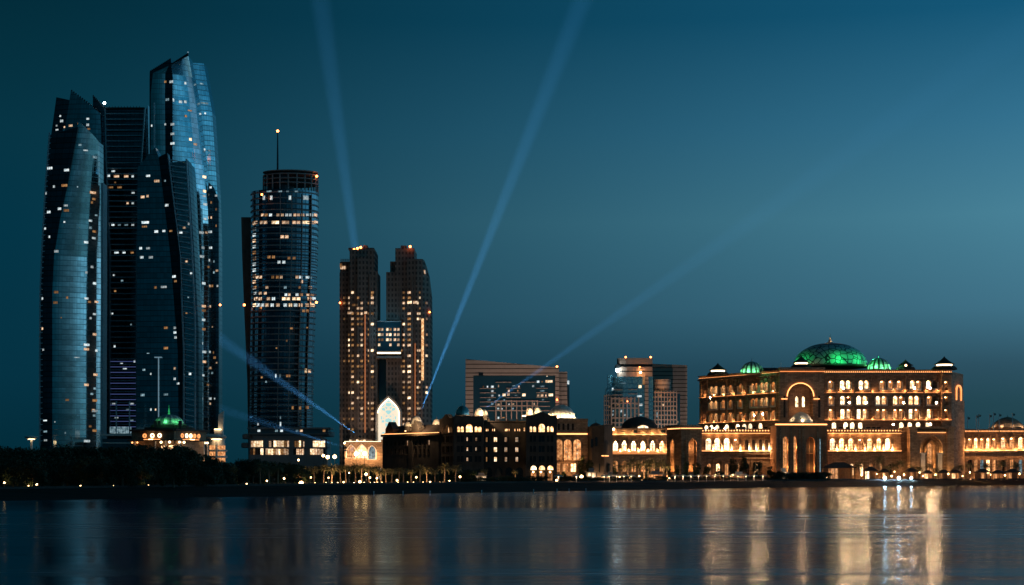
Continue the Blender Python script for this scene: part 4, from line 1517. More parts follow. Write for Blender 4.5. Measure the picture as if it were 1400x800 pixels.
mb.build('balcony_slabs', 'office_stone', ob)
mb = MB()
for i in range(9):
    x = 678 + 7.1 * i
    mb.pbox(fo, x - .75, x + .75, 547, 573 if i not in (0, 2) else 600, -3, -1.2)
for y in (548.3, 554.9, 561.3): mb.pbox(fo, 677.3, 735.5, y - .7, y + .7, -3, -1.1)
mb.build('stone_grid', 'office_stone', ob)
rooms(ob, bvo, z1([(845, 335, 30, 28, 'w'), (890, 335, 14, 18, 'd'), (965, 332, 86, 30, 'B'), (345, 390, 32, 26, 'w'), (292, 390, 14, 22, 'w'), (248, 390, 12, 22, 'd'), (412, 383, 12, 32, 'o'), (635, 388, 14, 22, 'o'),
                   (790, 383, 26, 26, 'w'), (345, 438, 30, 24, 'w'), (525, 436, 18, 28, 'o'), (624, 434, 14, 20, 'd'), (345, 488, 30, 22, 'w'), (420, 486, 16, 22, 'w'), (473, 480, 38, 32, 'B'), (520, 477, 30, 32, 'o'),
                   (690, 480, 38, 32, 'B'), (846, 486, 28, 28, 'o'), (888, 486, 32, 28, 'o'), (930, 486, 14, 26, 'o'), (985, 480, 52, 32, 'B'), (898, 532, 26, 18, 'b'), (475, 535, 18, 12, 'b'), (412, 586, 26, 26, 'o'),
                   (528, 582, 16, 16, 'w'), (572, 580, 28, 20, 'o'), (804, 578, 12, 24, 'o'), (408, 630, 24, 20, 'w'), (452, 632, 14, 18, 'w'), (570, 630, 20, 20, 'b'), (412, 730, 20, 26, 'w'), (465, 728, 28, 14, 'd'),
                   (310, 534, 40, 18, 'b'), (345, 580, 34, 14, 'b'), (600, 486, 34, 12, 'b'), (890, 385, 50, 14, 'b'), (890, 436, 50, 14, 'b'), (578, 380, 40, 12, 'b')], 630, 480, 8))
mb = MB()
mb.pbox(fo, 654.5, 660.5, 509.5, 513.1, -6, 0.4)
mb.build('roof_niche', 'dark_metal', ob)
alight(ob, 'beacon', fo.at(761.5, 501.3, -1), .9, 'lamp_red', 2)
alight(ob, 'beacon', fo.at(761.5, 546.5, .8), .7, 'lamp_red')
room(ob, [bvo[0]], 748, 514.4, 1.6, 1.2, 'room_bright')
mb = MB()
mb.pbox(fo, 775.8, 779, 519.5, 524.5, -11.9, -11)
mb.build('lit_sign', 'room_cool', ob)
for x in (650, 690, 735, 770):
    point('floodlight', fo.at(x, 640, 75), 56000, (1, .80, .70), 1.0, 'SPOT', ob, fo.at(x, 540, 0), 90)  # added spots: the office stone's ambient city glow comes from these

# ------------------------------------------------------------------ stepped office tower and the slab behind it
Yq = 1400
oq = thing('office_tower', 'stepped office tower with a rounded stone cap, blue glass and a square stone grid', 'office', W(858, BASE, Yq))
oq.location.z = 2.8
stone('banded_stone_fine', (0.42, 0.30, 0.23), 0.12, bands=5.6 * Yq / F)
fq = Fac(826, Yq, 893, Yq)
mb = MB()
q = [(844, -6), (847, -1), (856, 0.8), (892, 0), (892, -24), (846, -24)]
for (y0, y1, g) in ((515, 508.5, 0), (507, 501.6, .6), (497.6, 489.6, .4)):
    mb.loft([[fq.at(x, y0, d + g) for x, d in q], [fq.at(x, y1, d + g) for x, d in q]], True, True)
mb.build('stone_cap', 'office_stone', oq)
mb = MB()
mb.loft([[fq.at(x, 508.5, d - .8) for x, d in q], [fq.at(x, 498, d - .8) for x, d in q]], True, True)
mb.pbox(fq, 842, 848, 498.5, 503, -14, 0)
mb.build('dark_band', 'dark_metal', oq)
mb = MB()
q2 = [(838, -8), (842, -2), (852, 0), (893, -0.8), (893, -24), (838, -24)]
mb.loft([[fq.at(x, 656, d) for x, d in q2], [fq.at(x, 515, d) for x, d in q2]], True)
mb.pbox(fq, 832.2, 838, 512, 656, -22, -9)
mb.pbox(fq, 829.2, 832.2, 528, 656, -22, -10)
mb.build('glass_body', 'glass_office', oq)
bvq = [mb.bvh()]
mb = MB()
mb.pbox(fq, 881.5, 886.5, 514, 656, -4, .9)
mb.build('stone_pier', 'banded_stone_fine', oq)
mb = MB()
for i in range(8):
    x = 836 + 5.3 * i
    mb.pbox(fq, x - .9, x + .9, 543, 600, -4, .8)
for y in (545, 551.5, 558, 571.5, 578, 584): mb.pbox(fq, 835, 874 if y > 550 else 866, y - .8, y + .8, -4, .9)
for i in range(4):
    x = 827 + 3 * i
    mb.pbox(fq, x - .5, x + .5, 538 if i else 539, 600, -12, -7.6)
for i in range(9): mb.pbox(fq, 826.2, 837, 540 + 6.6 * i, 541.6 + 6.6 * i, -12, -7.4)
mb.build('stone_grid', 'office_stone', oq)
mb = MB()
for a, c, y in ((837, 851, 533), (859, 871, 532.6), (859, 871, 538.6), (837, 851, 540), (869, 879, 553), (869, 879, 566)): mb.pbox(fq, a, c, y - .4, y + .4, -2, .9)
mb.build('balcony_slabs', 'office_stone', oq)
for x, y, w_, h_, c in ((875, 528.6, 4, 4.4, 'B'), (838, 532, 2, 4, 'w'), (874, 541.8, 7, 3, 'w'), (876, 553.5, 5, 3.6, 'w'), (849.5, 562, 1.6, 4, 'w'), (838.5, 562, 2, 3, 'b'), (853.5, 567.6, 4, 3, 'w'), (838, 567, 2, 3, 'w'),
                        (875.5, 567, 5, 3, 'b'), (827, 553.5, 1, 3, 'w'), (852, 524, 8, 1, 'b'), (862, 553, 3, 3, 'd'), (845, 553, 3, 3, 'd'), (850, 547.5, 3, 3, 'd'), (833, 556, 2, 3, 'd'), (880, 520, 3, 14, 'd')): room(oq, bvq, x, y, w_, h_, RM[c])
alight(oq, 'beacon', fq.at(855.4, 488.4, 0), .75, 'lamp_red', 1)
alight(oq, 'beacon', fq.at(889.6, 488.4, 0), .75, 'lamp_red', 1)
alight(oq, 'beacon', fq.at(874.5, 502, 1), .5, 'lamp_red', 1)
alight(oq, 'floodlight', fq.at(843.8, 506.5, 1), 1.5, 'lamp_white', 2)
alight(oq, 'floodlight', fq.at(875.4, 509.4, 1.6), 1.0, 'lamp_warm')
point('lamp_glow', fq.at(875.4, 509.4, 4), 1600, (1, .42, .14), .4, parent=oq)
point('lamp_glow', fq.at(843.8, 506.5, 4.5), 900, (.7, .9, 1), .4, parent=oq)
mb = MB()
p = fq.at(857.5, 549, 3)
mb.tube([fq.at(857.5, 572, 3), fq.at(857.5, 549.6, 3)], .3, 5)
mb.build('flag_mast', 'pale_metal', oq)
alight(oq, 'beacon', p, .5, 'lamp_red')

osb = thing('office_slab', 'banded stone office slab with a small round drum and gridded annex before it', 'office', W(916, BASE, Yq + 60))
osb.location.z = 2.8
fs = Fac(892, Yq + 50, 940, Yq + 50)
mb = MB()
mb.prism(fs, [(fs.u(892.3), fs.z(656)), (fs.u(939.5), fs.z(656)), (fs.u(939.5), fs.z(499.4)), (fs.u(892.3), fs.z(497.4))], -20, 0)
mb.build('slab', 'banded_stone_fine', osb)
fs2 = Fac(892, Yq + 8, 932, Yq + 8)
mb = MB()
c = fs2.at(907, 535, -9)
k_ = Yq / F
mb.lathe((c[0], c[1], c[2]), [(12 * k_, 0), (12 * k_, 16.6 * k_)], 28)
mb.build('drum', 'banded_stone_fine', osb, True)
mb = MB()
mb.pbox(fs2, 893.2, 924, 534.5, 656, -16, 0)
mb.pbox(fs2, 924, 930.2, 538, 656, -16, -2)
mb.build('glass_annex', 'glass_office', osb)
bvs = [mb.bvh()]
mb = MB()
for i in range(8): mb.pbox(fs2, 895 + 4.2 * i, 896.3 + 4.2 * i, 535, 600, -1, .9)
for i in range(10): mb.pbox(fs2, 893.4, 925.4, 536 + 6.2 * i, 537.5 + 6.2 * i, -1, 1.0)
mb.build('stone_grid', 'office_stone', osb)
for x, y, w_, h_, c in ((907, 554, 3.4, 4, 'B'), (898.5, 567, 1.3, 8, 'w'), (925, 572.5, 1.5, 2, 'o'), (926, 577, 3, 2.5, 'o'), (911, 566, 3, 2, 'b'), (903, 541, 3, 3, 'd'), (920, 560, 3, 3, 'd'), (916, 547, 3, 3, 'd'), (902, 579, 3, 3, 'b')): room(osb, bvs, x, y, w_, h_, RM[c])
for q_, x in ((fq, 846), (fs2, 905), (fs, 930)):
    point('floodlight', q_.at(x, 640, 70), 54000, (1, .80, .70), 1.0, 'SPOT', osb, q_.at(x, 540, 0), 80)  # added spots in place of the general city glow on these fronts
point('lamp_glow', fs2.at(901, 524, 9), 2600, (1, .5, .18), .5, parent=osb)

# ------------------------------------------------------------------ dark gabled hotel wing
def pane_pick(*a): return random.choice(a)


Yh = 780
Kh = Yh / F
dh = thing('gabled_hotel', 'unlit stone hotel with stepped gables, a few glowing arches and small metal domes', 'hotel', W(660, BASE, Yh))
dh.location.z = gz(650)
# low left wing
fw1 = Fac(523, Yh + 46, 604, Yh + 10, 560)
mb = MB()
ops1 = [(x, 3.0, 602.5, 609, 'rect') for x in (528.5, 534.5, 540.3, 546, 551.5, 556.6, 568.5, 574.5, 580.3, 586)]
ops2 = [(x, 3.0, 613.5, 620.5, 'rect') for x in (528.5, 534.5, 540.3, 546, 551.5, 556.6, 568.5, 574.5, 580.3, 586)]
wall(mb, fw1, 523, 602, 596.5, 611, ops1, .9)
wall(mb, fw1, 523, 602, 611, 660, ops2, .9)
mb.pbox(fw1, 523.2, 602, 597, 659, -14, -1)
mb.pbox(fw1, 560, 565, 594, 658, 0, .7)
mb.pbox(fw1, 589, 601, 596.6, 658, 0, .5)
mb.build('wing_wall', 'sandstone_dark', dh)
for op in ops1 + ops2:
    lit_ = op[0] in (556.6, 586) and op[2] < 610
    window(dh, fw1, op, 'room_warm' if lit_ else 'dark_pane', 'sandstone_dark', .9, .2, .12, True)
mb = MB()
mb.pbox(fw1, 524, 602, 593.2, 596.4, -2, 1.6)
mb.build('eave', 'sandstone', dh)
mb = MB()
mb.pbox(fw1, 525, 601.5, 592.4, 593.1, 0.6, 1.4)
mb.build('light_strip', 'strip_warm', dh)
mb = MB()
P = fw1.at
mb.hexa([P(524, 593, .4), P(602, 593, .4), P(602, 593, -16), P(524, 593, -16), P(530, 581, -6), P(602, 581, -6), P(602, 581, -10), P(530, 581, -10)])
mb.build('roof', 'roof_dark', dh)
for x, hw in ((534, 5.2), (569, 5)):
    mb = MB()
    u0 = fw1.u(x)
    w_ = fw1.u(x + hw) - u0
    zt = [fw1.z(y) for y in (596, 586, 583, 580.5, 578, 575.8)]
    mb.prism(fw1, [(u0 - w_, zt[0]), (u0 + w_, zt[0]), (u0 + w_, zt[1]), (u0 + .75 * w_, zt[2]), (u0 + .5 * w_, zt[3]), (u0 + .3 * w_, zt[4]), (u0 + .1 * w_, zt[5]),
                   (u0 - .1 * w_, zt[5]), (u0 - .3 * w_, zt[4]), (u0 - .5 * w_, zt[3]), (u0 - .75 * w_, zt[2]), (u0 - w_, zt[1])], -3, .9)
    mb.build('gable', 'sandstone_dark', dh)
alight(dh, 'roof_light', fw1.at(555, 588.2, .3), .5, 'lamp_warm')
# corner pavilion, its side and its front
fsd, ffr = Fac(601.5, Yh + 12, 620, Yh - 6, 620), Fac(620, Yh - 6, 661, Yh - 6)


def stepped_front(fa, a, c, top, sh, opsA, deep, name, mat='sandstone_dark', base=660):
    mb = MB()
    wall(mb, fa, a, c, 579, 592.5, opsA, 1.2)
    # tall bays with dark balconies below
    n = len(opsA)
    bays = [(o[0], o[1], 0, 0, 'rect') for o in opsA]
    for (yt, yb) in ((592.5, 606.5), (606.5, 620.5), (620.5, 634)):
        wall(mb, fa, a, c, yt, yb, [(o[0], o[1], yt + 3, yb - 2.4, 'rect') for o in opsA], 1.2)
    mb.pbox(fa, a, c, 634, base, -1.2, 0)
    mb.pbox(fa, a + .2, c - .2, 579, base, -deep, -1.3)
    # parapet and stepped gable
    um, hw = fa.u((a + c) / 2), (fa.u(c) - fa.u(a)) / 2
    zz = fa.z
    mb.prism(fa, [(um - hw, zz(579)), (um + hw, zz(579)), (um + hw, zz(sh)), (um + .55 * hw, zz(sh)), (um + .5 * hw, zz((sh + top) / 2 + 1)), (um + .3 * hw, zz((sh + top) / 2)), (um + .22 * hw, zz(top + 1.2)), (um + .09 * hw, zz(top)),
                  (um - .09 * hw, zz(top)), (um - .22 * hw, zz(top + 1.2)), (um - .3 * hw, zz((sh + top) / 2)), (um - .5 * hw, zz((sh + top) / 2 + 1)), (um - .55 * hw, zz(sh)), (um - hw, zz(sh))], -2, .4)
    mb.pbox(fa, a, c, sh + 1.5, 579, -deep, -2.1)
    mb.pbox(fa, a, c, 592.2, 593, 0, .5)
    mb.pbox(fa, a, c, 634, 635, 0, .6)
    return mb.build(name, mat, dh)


opsS = [(606.4, 3.4, 583.5, 591, 'round'), (612, 5, 580.6, 591, 'round'), (617, 3.2, 584, 591, 'round')]
opsF = [(626.7, 3.8, 583.4, 590.6, 'round'), (631.9, 4, 583.4, 590.6, 'round'), (641.5, 9, 580, 590.8, 'round'), (651, 3.6, 583.4, 590.6, 'round'), (656, 4, 583.4, 590.6, 'round')]
stepped_front(fsd, 601.5, 619.8, 565.5, 571, opsS, 8, 'pavilion_side')
stepped_front(ffr, 620.2, 661, 568, 569, opsF, 18, 'pavilion_front')
LITD = {}


def hotel_windows(fa, ops_, litcols):
    for o in ops_:
        window(dh, fa, o, 'arch_warm', 'sandstone', 1.2, .25, .15, o[1] > 4)
        for r_, (yt, yb) in enumerate(((595.5, 604.1), (609.5, 618.1), (623.5, 631.6))):
            window(dh, fa, (o[0], o[1] * .9, yt + .3, yb - .2, 'rect'), 'dark_pane', 'sandstone_dark', 1.2, .1, .1, True)


hotel_windows(fsd, opsS, ())
hotel_windows(ffr, opsF, ())
bvx = []
for x in (638.8, 651): # a narrow lit pane on each floor
    for y in (600.5, 614, 628):
        mb = MB()
        mb.pbox(ffr, x - .9, x + .9, y - 2.2, y + 2.2, -1.0, -.9)
        if not (x > 640 and y > 620): mb.build('window', 'room_warm', dh)
# middle range
fmd = Fac(661, Yh + 6, 719, Yh + 6)
mb = MB()
opm = []
for y in (601, 614.8, 628): opm.append([(x, 5.6, y - 4, y + 3.6, 'rect') for x in (666, 678, 692.5, 707.5)])
mb.pbox(fmd, 661, 719, 577, 594, -14, 0)
for (yt, yb), oo in zip(((594, 607.8), (607.8, 621.5), (621.5, 634)), opm): wall(mb, fmd, 661, 719, yt, yb, oo, 1.0)
opb = [(x, 10, 639, 658, 'round') for x in (668, 682, 696, 710)]
wall(mb, fmd, 661, 719, 634, 659, opb, 1.4)
mb.pbox(fmd, 661.2, 718.8, 594, 658.5, -14, -1.5)
mb.pbox(fmd, 661, 719, 575.4, 577, -12, .6)
for x in (667, 680, 693, 706): mb.pbox(fmd, x, x + 2.2, 572.8, 575.4, -4, .3)
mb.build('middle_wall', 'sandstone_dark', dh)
for k, oo in enumerate(opm):
    for i, o in enumerate(oo):
        ob_ = window(dh, fmd, o, 'dark_pane', 'sandstone_dark', 1.0, .15, .15, False)
        mb = MB()
        x = o[0] - .6 + (i == 1) * .3
        w_ = (1.1, 2.4, 2.0, 2.2)[i] * (1 if k < 2 else .8)
        mb.pbox(fmd, x - w_, x + w_ * .7, o[2] + 1, o[3] - .6, -.9, -.8)
        mb.build('lit_curtain', ('room_dim', 'room_bright', 'room_warm', 'room_warm')[i], ob_)
for o in opb: window(dh, fmd, o, 'dark_pane', 'sandstone_dark', 1.4, .25, .15, False)
for x in (665, 667, 673.5, 676, 691, 693, 696, 704, 708, 710.5): # small lit clerestory openings
    mb = MB()
    mb.pbox(fmd, x - .45, x + .45, 586.5, 589.5, -.1, .08)
    mb.build('vent_window', 'arch_warm', dh)
mb = MB()
mb.pbox(fmd, 716.2, 717.6, 585, 589.5, 0, .15)
mb.build('vent_window', 'arch_warm', dh)
# right pavilion
frp = Fac(719, Yh - 6, 761.5, Yh - 6)
opsR = [(726, 3.2, 583.2, 590.4, 'round'), (731, 3.6, 583.2, 590.4, 'round'), (740.6, 8.6, 579.6, 590.6, 'round'), (749.6, 3, 583, 590.4, 'round'), (754.6, 3.8, 583, 590.4, 'round')]
mb = None
stepped_front(frp, 719.2, 761.5, 563.5, 568, opsR, 18, 'right_pavilion_front', base=635)
hotel_windows(frp, opsR, ())
mb = MB()
opa = [(729.5, 8, 636.8, 642.5, 'round'), (741, 8, 636.8, 642.5, 'round'), (752.3, 8, 636.8, 642.5, 'round')]
opd = [(729.5, 7, 646.5, 657, 'rect'), (741, 7, 646.5, 657, 'rect'), (752.3, 7, 646.5, 657, 'rect')]
wall(mb, frp, 719.2, 761.5, 635, 644, opa, 1.4)
wall(mb, frp, 719.2, 761.5, 644, 660, opd, 1.4)
mb.build('arcade', 'sandstone_dark', dh)
for i, o in enumerate(opa): window(dh, frp, o, ('arch_bright', 'arch_warm', 'arch_warm')[i], 'sandstone', 1.4, .25, .2)
for i, o in enumerate(opd): window(dh, frp, o, 'arch_dim', 'sandstone_dark', 1.4, .2, .15)
for x in (729, 739.5, 752): alight(dh, 'wall_lamp', frp.at(x, 645.4, .5), .42, 'lamp_warm')
# domes on the roof
for (x, yb, yt, hw, mat, nm, dd) in ((632.5, 567.5, 554.5, 10, 'dome_metal', 'dome', 6), (655, 568, 557.5, 6.5, 'dome_pale', 'dome', 9), (662, 568.5, 559.5, 5.5, 'dome_pale', 'dome', 14),
                                 (569.5, 580, 568.5, 8, 'dome_pale', 'dome', 28), (557, 583, 577, 5.5, 'dome_pale', 'dome', 26), (597, 581, 572.5, 6, 'dome_pale', 'dome', 30),
                                 (724, 567.5, 557.4, 5.4, 'dome_pale', 'dome', 14), (734.5, 567.5, 556.8, 6.6, 'dome_pale', 'dome', 16)):
    Yk = Yh + dd
    k = Yk / F
    c = W(x, yb, Yk)
    mb = MB()
    mb.lathe(c, dome_prof(hw * k, (yb - yt) * k), 24)
    o = mb.build(nm, mat, dh, True)
    mb = MB()
    finial(mb, (c[0], c[1], c[2] + (yb - yt) * k * .98), 3.6 * k)
    mb.build('finial', 'dome_bronze', o)
    mb = MB()
    mb.lathe((c[0], c[1], c[2] - 6 * k), [(hw * k * 1.06, 0), (hw * k * 1.06, 5.9 * k)], 24)
    mb.build('drum', 'sandstone_dark', o)
for (x, y, dd, pw) in ((632.5, 567, -5, 800), (655.5, 566.5, 1, 6000), (663, 567, 6, 4500), (569.5, 580, 19, 5000), (597, 580, 23, 3000), (724, 566, 7, 5500), (735, 566, 8, 6500)):
    point('dome_light', W(x, y, Yh + dd), pw, (1, .66, .36), .25, parent=dh)
mb = MB()
mb.pbox(frp, 714, 722, 567.2, 568, -14, -6)
mb.build('light_strip', 'strip_cream', dh)

# ------------------------------------------------------------------ lit wing with a white-lit dome
Yw = 850
wg = thing('domed_wing', 'stone wing with tall amber arches under a floodlit ribbed dome, right of the gabled hotel', 'building', W(782, BASE, Yw))
wg.location.z = gz(780)
fg = Fac(757, Yw, 803.5, Yw)
mb = MB()
opg = [(764.2, 10.5, 600.8, 629, 'round'), (776.2, 10.5, 600.8, 629, 'round'), (789, 10.5, 600.8, 629, 'round')]
wall(mb, fg, 757, 803.5, 596, 631, opg, 2.2)
opn = [(x, 3.2, 579, 588, 'round') for x in (764, 770.4, 776.8, 783.2)]
wall(mb, fg, 757, 803.5, 575.5, 591, opn, 1.0)
opw = [(762, 7, 634, 645, 'rect'), (773, 7, 634, 645, 'rect'), (784, 7, 634, 645, 'rect')]
wall(mb, fg, 757, 803.5, 631, 659, opw, 1.2)
mb.pbox(fg, 757.2, 803.3, 576, 658, -22, -2.3)
mb.build('wall', 'sandstone', wg)
for o in opg: window(wg, fg, o, 'arch_dim', 'sandstone', 2.2, .5, .5, True)
for o in opn: window(wg, fg, o, 'brown_pane', 'sandstone', 1.0, .2, .15, False)
for i, o in enumerate(opw): window(wg, fg, o, ('arch_dim', 'arch_dim', 'arch_warm')[i], 'sandstone', 1.2, .2, .2)
for x, y in ((774, 613), (774.5, 618), (776.5, 624), (788, 611), (790, 616), (789, 620.5), (788, 625), (791, 607.5)):
    mb = MB()
    mb.pbox(fg, x - 1, x + 1, y - 1.3, y + 1.3, -2.0, -1.9)
    mb.build('lit_pane', 'room_warm', wg)
mb = MB()
mb.pbox(fg, 756, 804, 572.6, 575.4, -24, 1.0)
mb.pbox(fg, 756, 804, 594.4, 596, -3, 1.6)
mb.pbox(fg, 756, 804, 591, 592, -3, .9)
mb.build('cornice', 'sandstone', wg)
mb = MB()
mb.pbox(fg, 757, 803, 592.6, 594.3, .5, 1.2)
mb.build('light_strip', 'strip_warm', wg)
for x in (770.2, 782.6, 795): point('uplight', fg.at(x, 627, 2.2), 260, (1, .45, .15), .3, parent=wg)
point('uplight', fg.at(775, 645, 4), 700, (1, .5, .2), .3, parent=wg)
c = W(767.5, 573, Yw + 12)
k = (Yw + 12) / F
mb = MB()
mb.lathe(c, [(22 * k, 0), (22 * k, 1.2 * k), (20 * k, 1.4 * k), (19 * k, 2.8 * k), (17.4 * k, 3.0 * k), (17.2 * k, 5 * k)], 24)
mb.build('drum', 'white_render', wg)
mb = MB()
mb.lathe((c[0], c[1], c[2] + 4.9 * k), dome_prof(16.8 * k, 14.6 * k), 28)
dm = mb.build('dome', 'dome_pale', wg, True)
mb = MB()
for i in range(16):
    a = 2 * PI * i / 16
    mb.obox((c[0] + 17.3 * k * math.cos(a), c[1] + 17.3 * k * math.sin(a), c[2] + 5.2 * k), Vector((math.cos(a), math.sin(a), 0)) * .4, Vector((-math.sin(a), math.cos(a), 0)) * .35, Vector((0, 0, 2.4 * k)))
mb.build('rib', 'white_render', dm)
mb = MB()
finial(mb, (c[0], c[1], c[2] + 19.3 * k), 4 * k)
mb.build('finial', 'dome_bronze', dm)
for a in (-160, -130, -105, -80, -55, -25):
    point('dome_light', (c[0] + 21 * k * math.cos(R(a)), c[1] + 21 * k * math.sin(R(a)), c[2] + 2.4 * k), 1100, (1, .72, .42), .3, parent=wg)

# ------------------------------------------------------------------ unlit round-cornered pavilion
pv = thing('unlit_pavilion', 'dark many-sided pavilion with a little domed turret and one lit balcony ledge', 'building', W(820, BASE, 840))
pv.location.z = gz(820)
fv = Fac(803, 846, 838, 846)
mb = MB()
q = [(803, -6), (809, 0), (826, 2.4), (838, -2), (838, -20), (803, -20)]
mb.loft([[fv.at(x, 659, d) for x, d in q], [fv.at(x, 583 if x < 826 else 581, d) for x, d in q]], True)
q = [(802.6, -6), (808.8, .5), (826, 3), (838.5, -2), (838.5, -20), (802.6, -20)]
mb.loft([[fv.at(x, 585.5, d) for x, d in q], [fv.at(x, 583.5, d) for x, d in q]], True, True)
mb.build('wall', 'sandstone_dark', pv)
c = fv.at(815.8, 583, -8)
k = 850 / F
mb = MB()
mb.lathe((c[0], c[1], c[2] - .5), dome_prof(8 * k, 7 * k, 'onion'), 16)
dm = mb.build('dome', 'roof_dark', pv, True)
mb = MB()
finial(mb, (c[0], c[1], c[2] + 6.6 * k), 4.5 * k)
mb.build('finial', 'dome_bronze', dm)
mb = MB()
c = fv.at(826, 621, 0)
mb.lathe((c[0], c[1], c[2]), [(6.2 * k, -.5), (6.2 * k, 13 * k), (6.8 * k, 13.1 * k), (6.8 * k, 14.6 * k), (6.2 * k, 15 * k), (5 * k, 19 * k), (3 * k, 21.5 * k), (.5 * k, 22.5 * k)], 16)
mb.build('bay_window', 'sandstone_dark', pv)
mb = MB()
mb.lathe((c[0], c[1], c[2] - .9), [(6.3 * k, -.2), (6.3 * k, .25)], 16)
mb.build('light_strip', 'strip_warm', pv)
for x, yt in ((809, 600), (815, 598), (820, 634), (832, 634)):
    mb = MB()
    mb.pbox(fv, x - 1.5, x + 1.5, yt, yt + 12, 0, 1.6)
    mb.build('window', 'dark_pane', pv)

# ------------------------------------------------------------------ amber arcade wing
ya = 885
aw = thing('arcade_wing', 'glowing wing with six bright amber arches upstairs and a dark low dome behind', 'building', W(872, BASE, ya))
aw.location.z = gz(872)
fa_ = Fac(836.5, ya, 912, ya)
mb = MB()
xs6 = (841.6, 853.6, 866.3, 879.3, 892.2, 905.2)
opA = [(x, 7, 603, 616.5, 'point') for x in xs6]
wall(mb, fa_, 836.5, 911.5, 596, 618.5, opA, 2.4)
opB = [(x, 6.6, 630, 645, 'round') for x in xs6]
wall(mb, fa_, 836.5, 911.5, 622, 659, opB, 1.6)
mb.pbox(fa_, 837, 911, 587, 658, -20, -2.5)
for x in (847.5, 860, 872.8, 885.8, 898.7): mb.pbox(fa_, x - 1.1, x + 1.1, 596, 618, 0, .45)
mb.pbox(fa_, 836.5, 911.5, 587.6, 593.6, -3, .3)
mb.build('wall', 'sandstone', aw)
mb = MB()
mb.pbox(fa_, 835.6, 912, 585.4, 587.6, -16, 1.3)
mb.pbox(fa_, 836, 912, 594.4, 596, -2, 1.4)
mb.pbox(fa_, 836, 912, 618.5, 620, -2, 1.9)
mb.pbox(fa_, 836, 912, 621, 622, -2, 1.2)
mb.build('cornice', 'sandstone', aw)
for x in xs6[:5]: block('balcony', fa_, x + 4.7, x + 7.6, 612.6, 617.8, .5, 1.5, 'sandstone', aw)
for i, o in enumerate(opA): window(aw, fa_, o, 'arch_bright' if i < 5 else 'arch_warm', 'sandstone', 2.4, .4, .3, True, 'window', 'loggia_bright' if i in (1, 2, 4) else 'loggia_soft')
for i, o in enumerate(opB): window(aw, fa_, o, 'arch_dim', 'sandstone', 1.6, .3, .2)
mb = MB()
mb.pbox(fa_, 837, 911, 593.7, 594.3, .4, 1.2)
mb.build('light_strip', 'strip_warm', aw)
for x in (841, 854, 866, 879, 892, 905): point('uplight', fa_.at(x, 593, 1.6), 420, WARM, .2, parent=aw)
mb = MB()
mb.pbox(fa_, 837, 911, 617.9, 618.4, .5, 1.6)
mb.build('light_strip', 'strip_warm', aw)
mb = MB()
mb.pbox(fa_, 837, 911, 620.1, 620.8, .2, .7)
mb.build('light_strip', 'strip_soft', aw)
for x in (847.5, 860, 872.8, 885.8, 898.7, 908.6): point('uplight', fa_.at(x, 616.2, 1.8), 1500, (1, .45, .15), .2, parent=aw)
alight(aw, 'corner_light', fa_.at(838.5, 587, 1.5), .7, 'lamp_warm')
c = W(874, 586, ya + 14)
k = (ya + 14) / F
mb = MB()
mb.lathe((c[0], c[1], c[2] - .3), dome_prof(25 * k, 17 * k), 28)
dm = mb.build('dome', 'roof_dark', aw, True)
mb = MB()
cc = (W(880, 582.2, ya)[0], c[1] - 24 * k, W(0, 582.2, ya)[2])
mb.lathe((cc[0], cc[1], cc[2] - 1.2), [(7.2 * k, 0), (7 * k, .8), (5.6 * k, 2.4 * k), (3 * k, 3.6 * k), (.3 * k, 4.2 * k)], 16, .6)
mb.build('skylight', 'room_bright', dm, True)
mb = MB()
finial(mb, (c[0], c[1], c[2] + 16.5 * k), 4 * k)
mb.build('finial', 'dome_bronze', dm)
for x in (866, 904): 
    mb = MB()
    mb.pbox(fa_, x, x + 5, 588.2, 592, .35, .6)
    mb.build('roof_vent', 'dark_metal', aw)

# ------------------------------------------------------------------ gatehouse
yg = 915
gt = thing('gatehouse', 'square stone gatehouse with tall pointed niches lit amber inside, left of the big palace', 'building', W(925, BASE, yg))
gt.location.z = gz(925)
fga, fgb = Fac(893, yg + 26, 931, yg - 6, 931), Fac(931, yg - 6, 959.5, yg - 6)
mb = MB()
opn1 = [(919.7, 5.6, 600, 645, 'point')]
opn2 = [(936, 4.4, 601, 645, 'point'), (947, 11.5, 599, 645, 'point')]
wall(mb, fga, 910.5, 931, 588, 659, opn1, 3)
wall(mb, fgb, 931.1, 959.5, 588, 659, opn2, 4)
mb.pbox(fga, 910.5, 930, 588, 658, -12, -3.1)
mb.pbox(fgb, 931.2, 959.4, 588, 658, -20, -4.1)
mb.build('wall', 'sandstone', gt)
for fa, o, pm in ((fga, opn1[0], 'brown_pane'), (fgb, opn2[0], 'arch_dim'), (fgb, opn2[1], 'brown_pane')):
    window(gt, fa, o, pm, 'sandstone', 3 if fa is fga else 4, .5, .35, True, 'niche')
    x = o[0]
    point('niche_light', fa.at(x, 640, -1.2), 900, (1, .45, .15), .25, parent=gt)
    point('niche_light', fa.at(x, 612, -1.2), 600, (1, .5, .2), .25, parent=gt)
mb = MB()
for fa, a, c in ((fga, 909.5, 931.4), (fgb, 930.6, 960.2)):
    mb.pbox(fa, a, c, 586.4, 588, -14, 1.2)
    mb.pbox(fa, a + .3, c - .3, 581.8, 584.4, -1, .9)
mb.build('cornice', 'sandstone', gt)
mb = MB()
for fa, a, c in ((fga, 910, 931), (fgb, 931, 960)): mb.pbox(fa, a, c, 585.2, 586.3, .3, 1.0)
mb.build('light_strip', 'strip_warm', gt)
mb = MB()
for i in range(13):
    x = 911 + i * 3.7
    fa = fga if x < 931 else fgb
    mb.pbox(fa, x, x + 1.6, 580.6, 581.8, -.6, .6)
mb.build('merlon', 'sandstone', gt)
point('uplight', fga.at(921, 650, 7), 900, (1, .5, .2), .3, parent=gt)

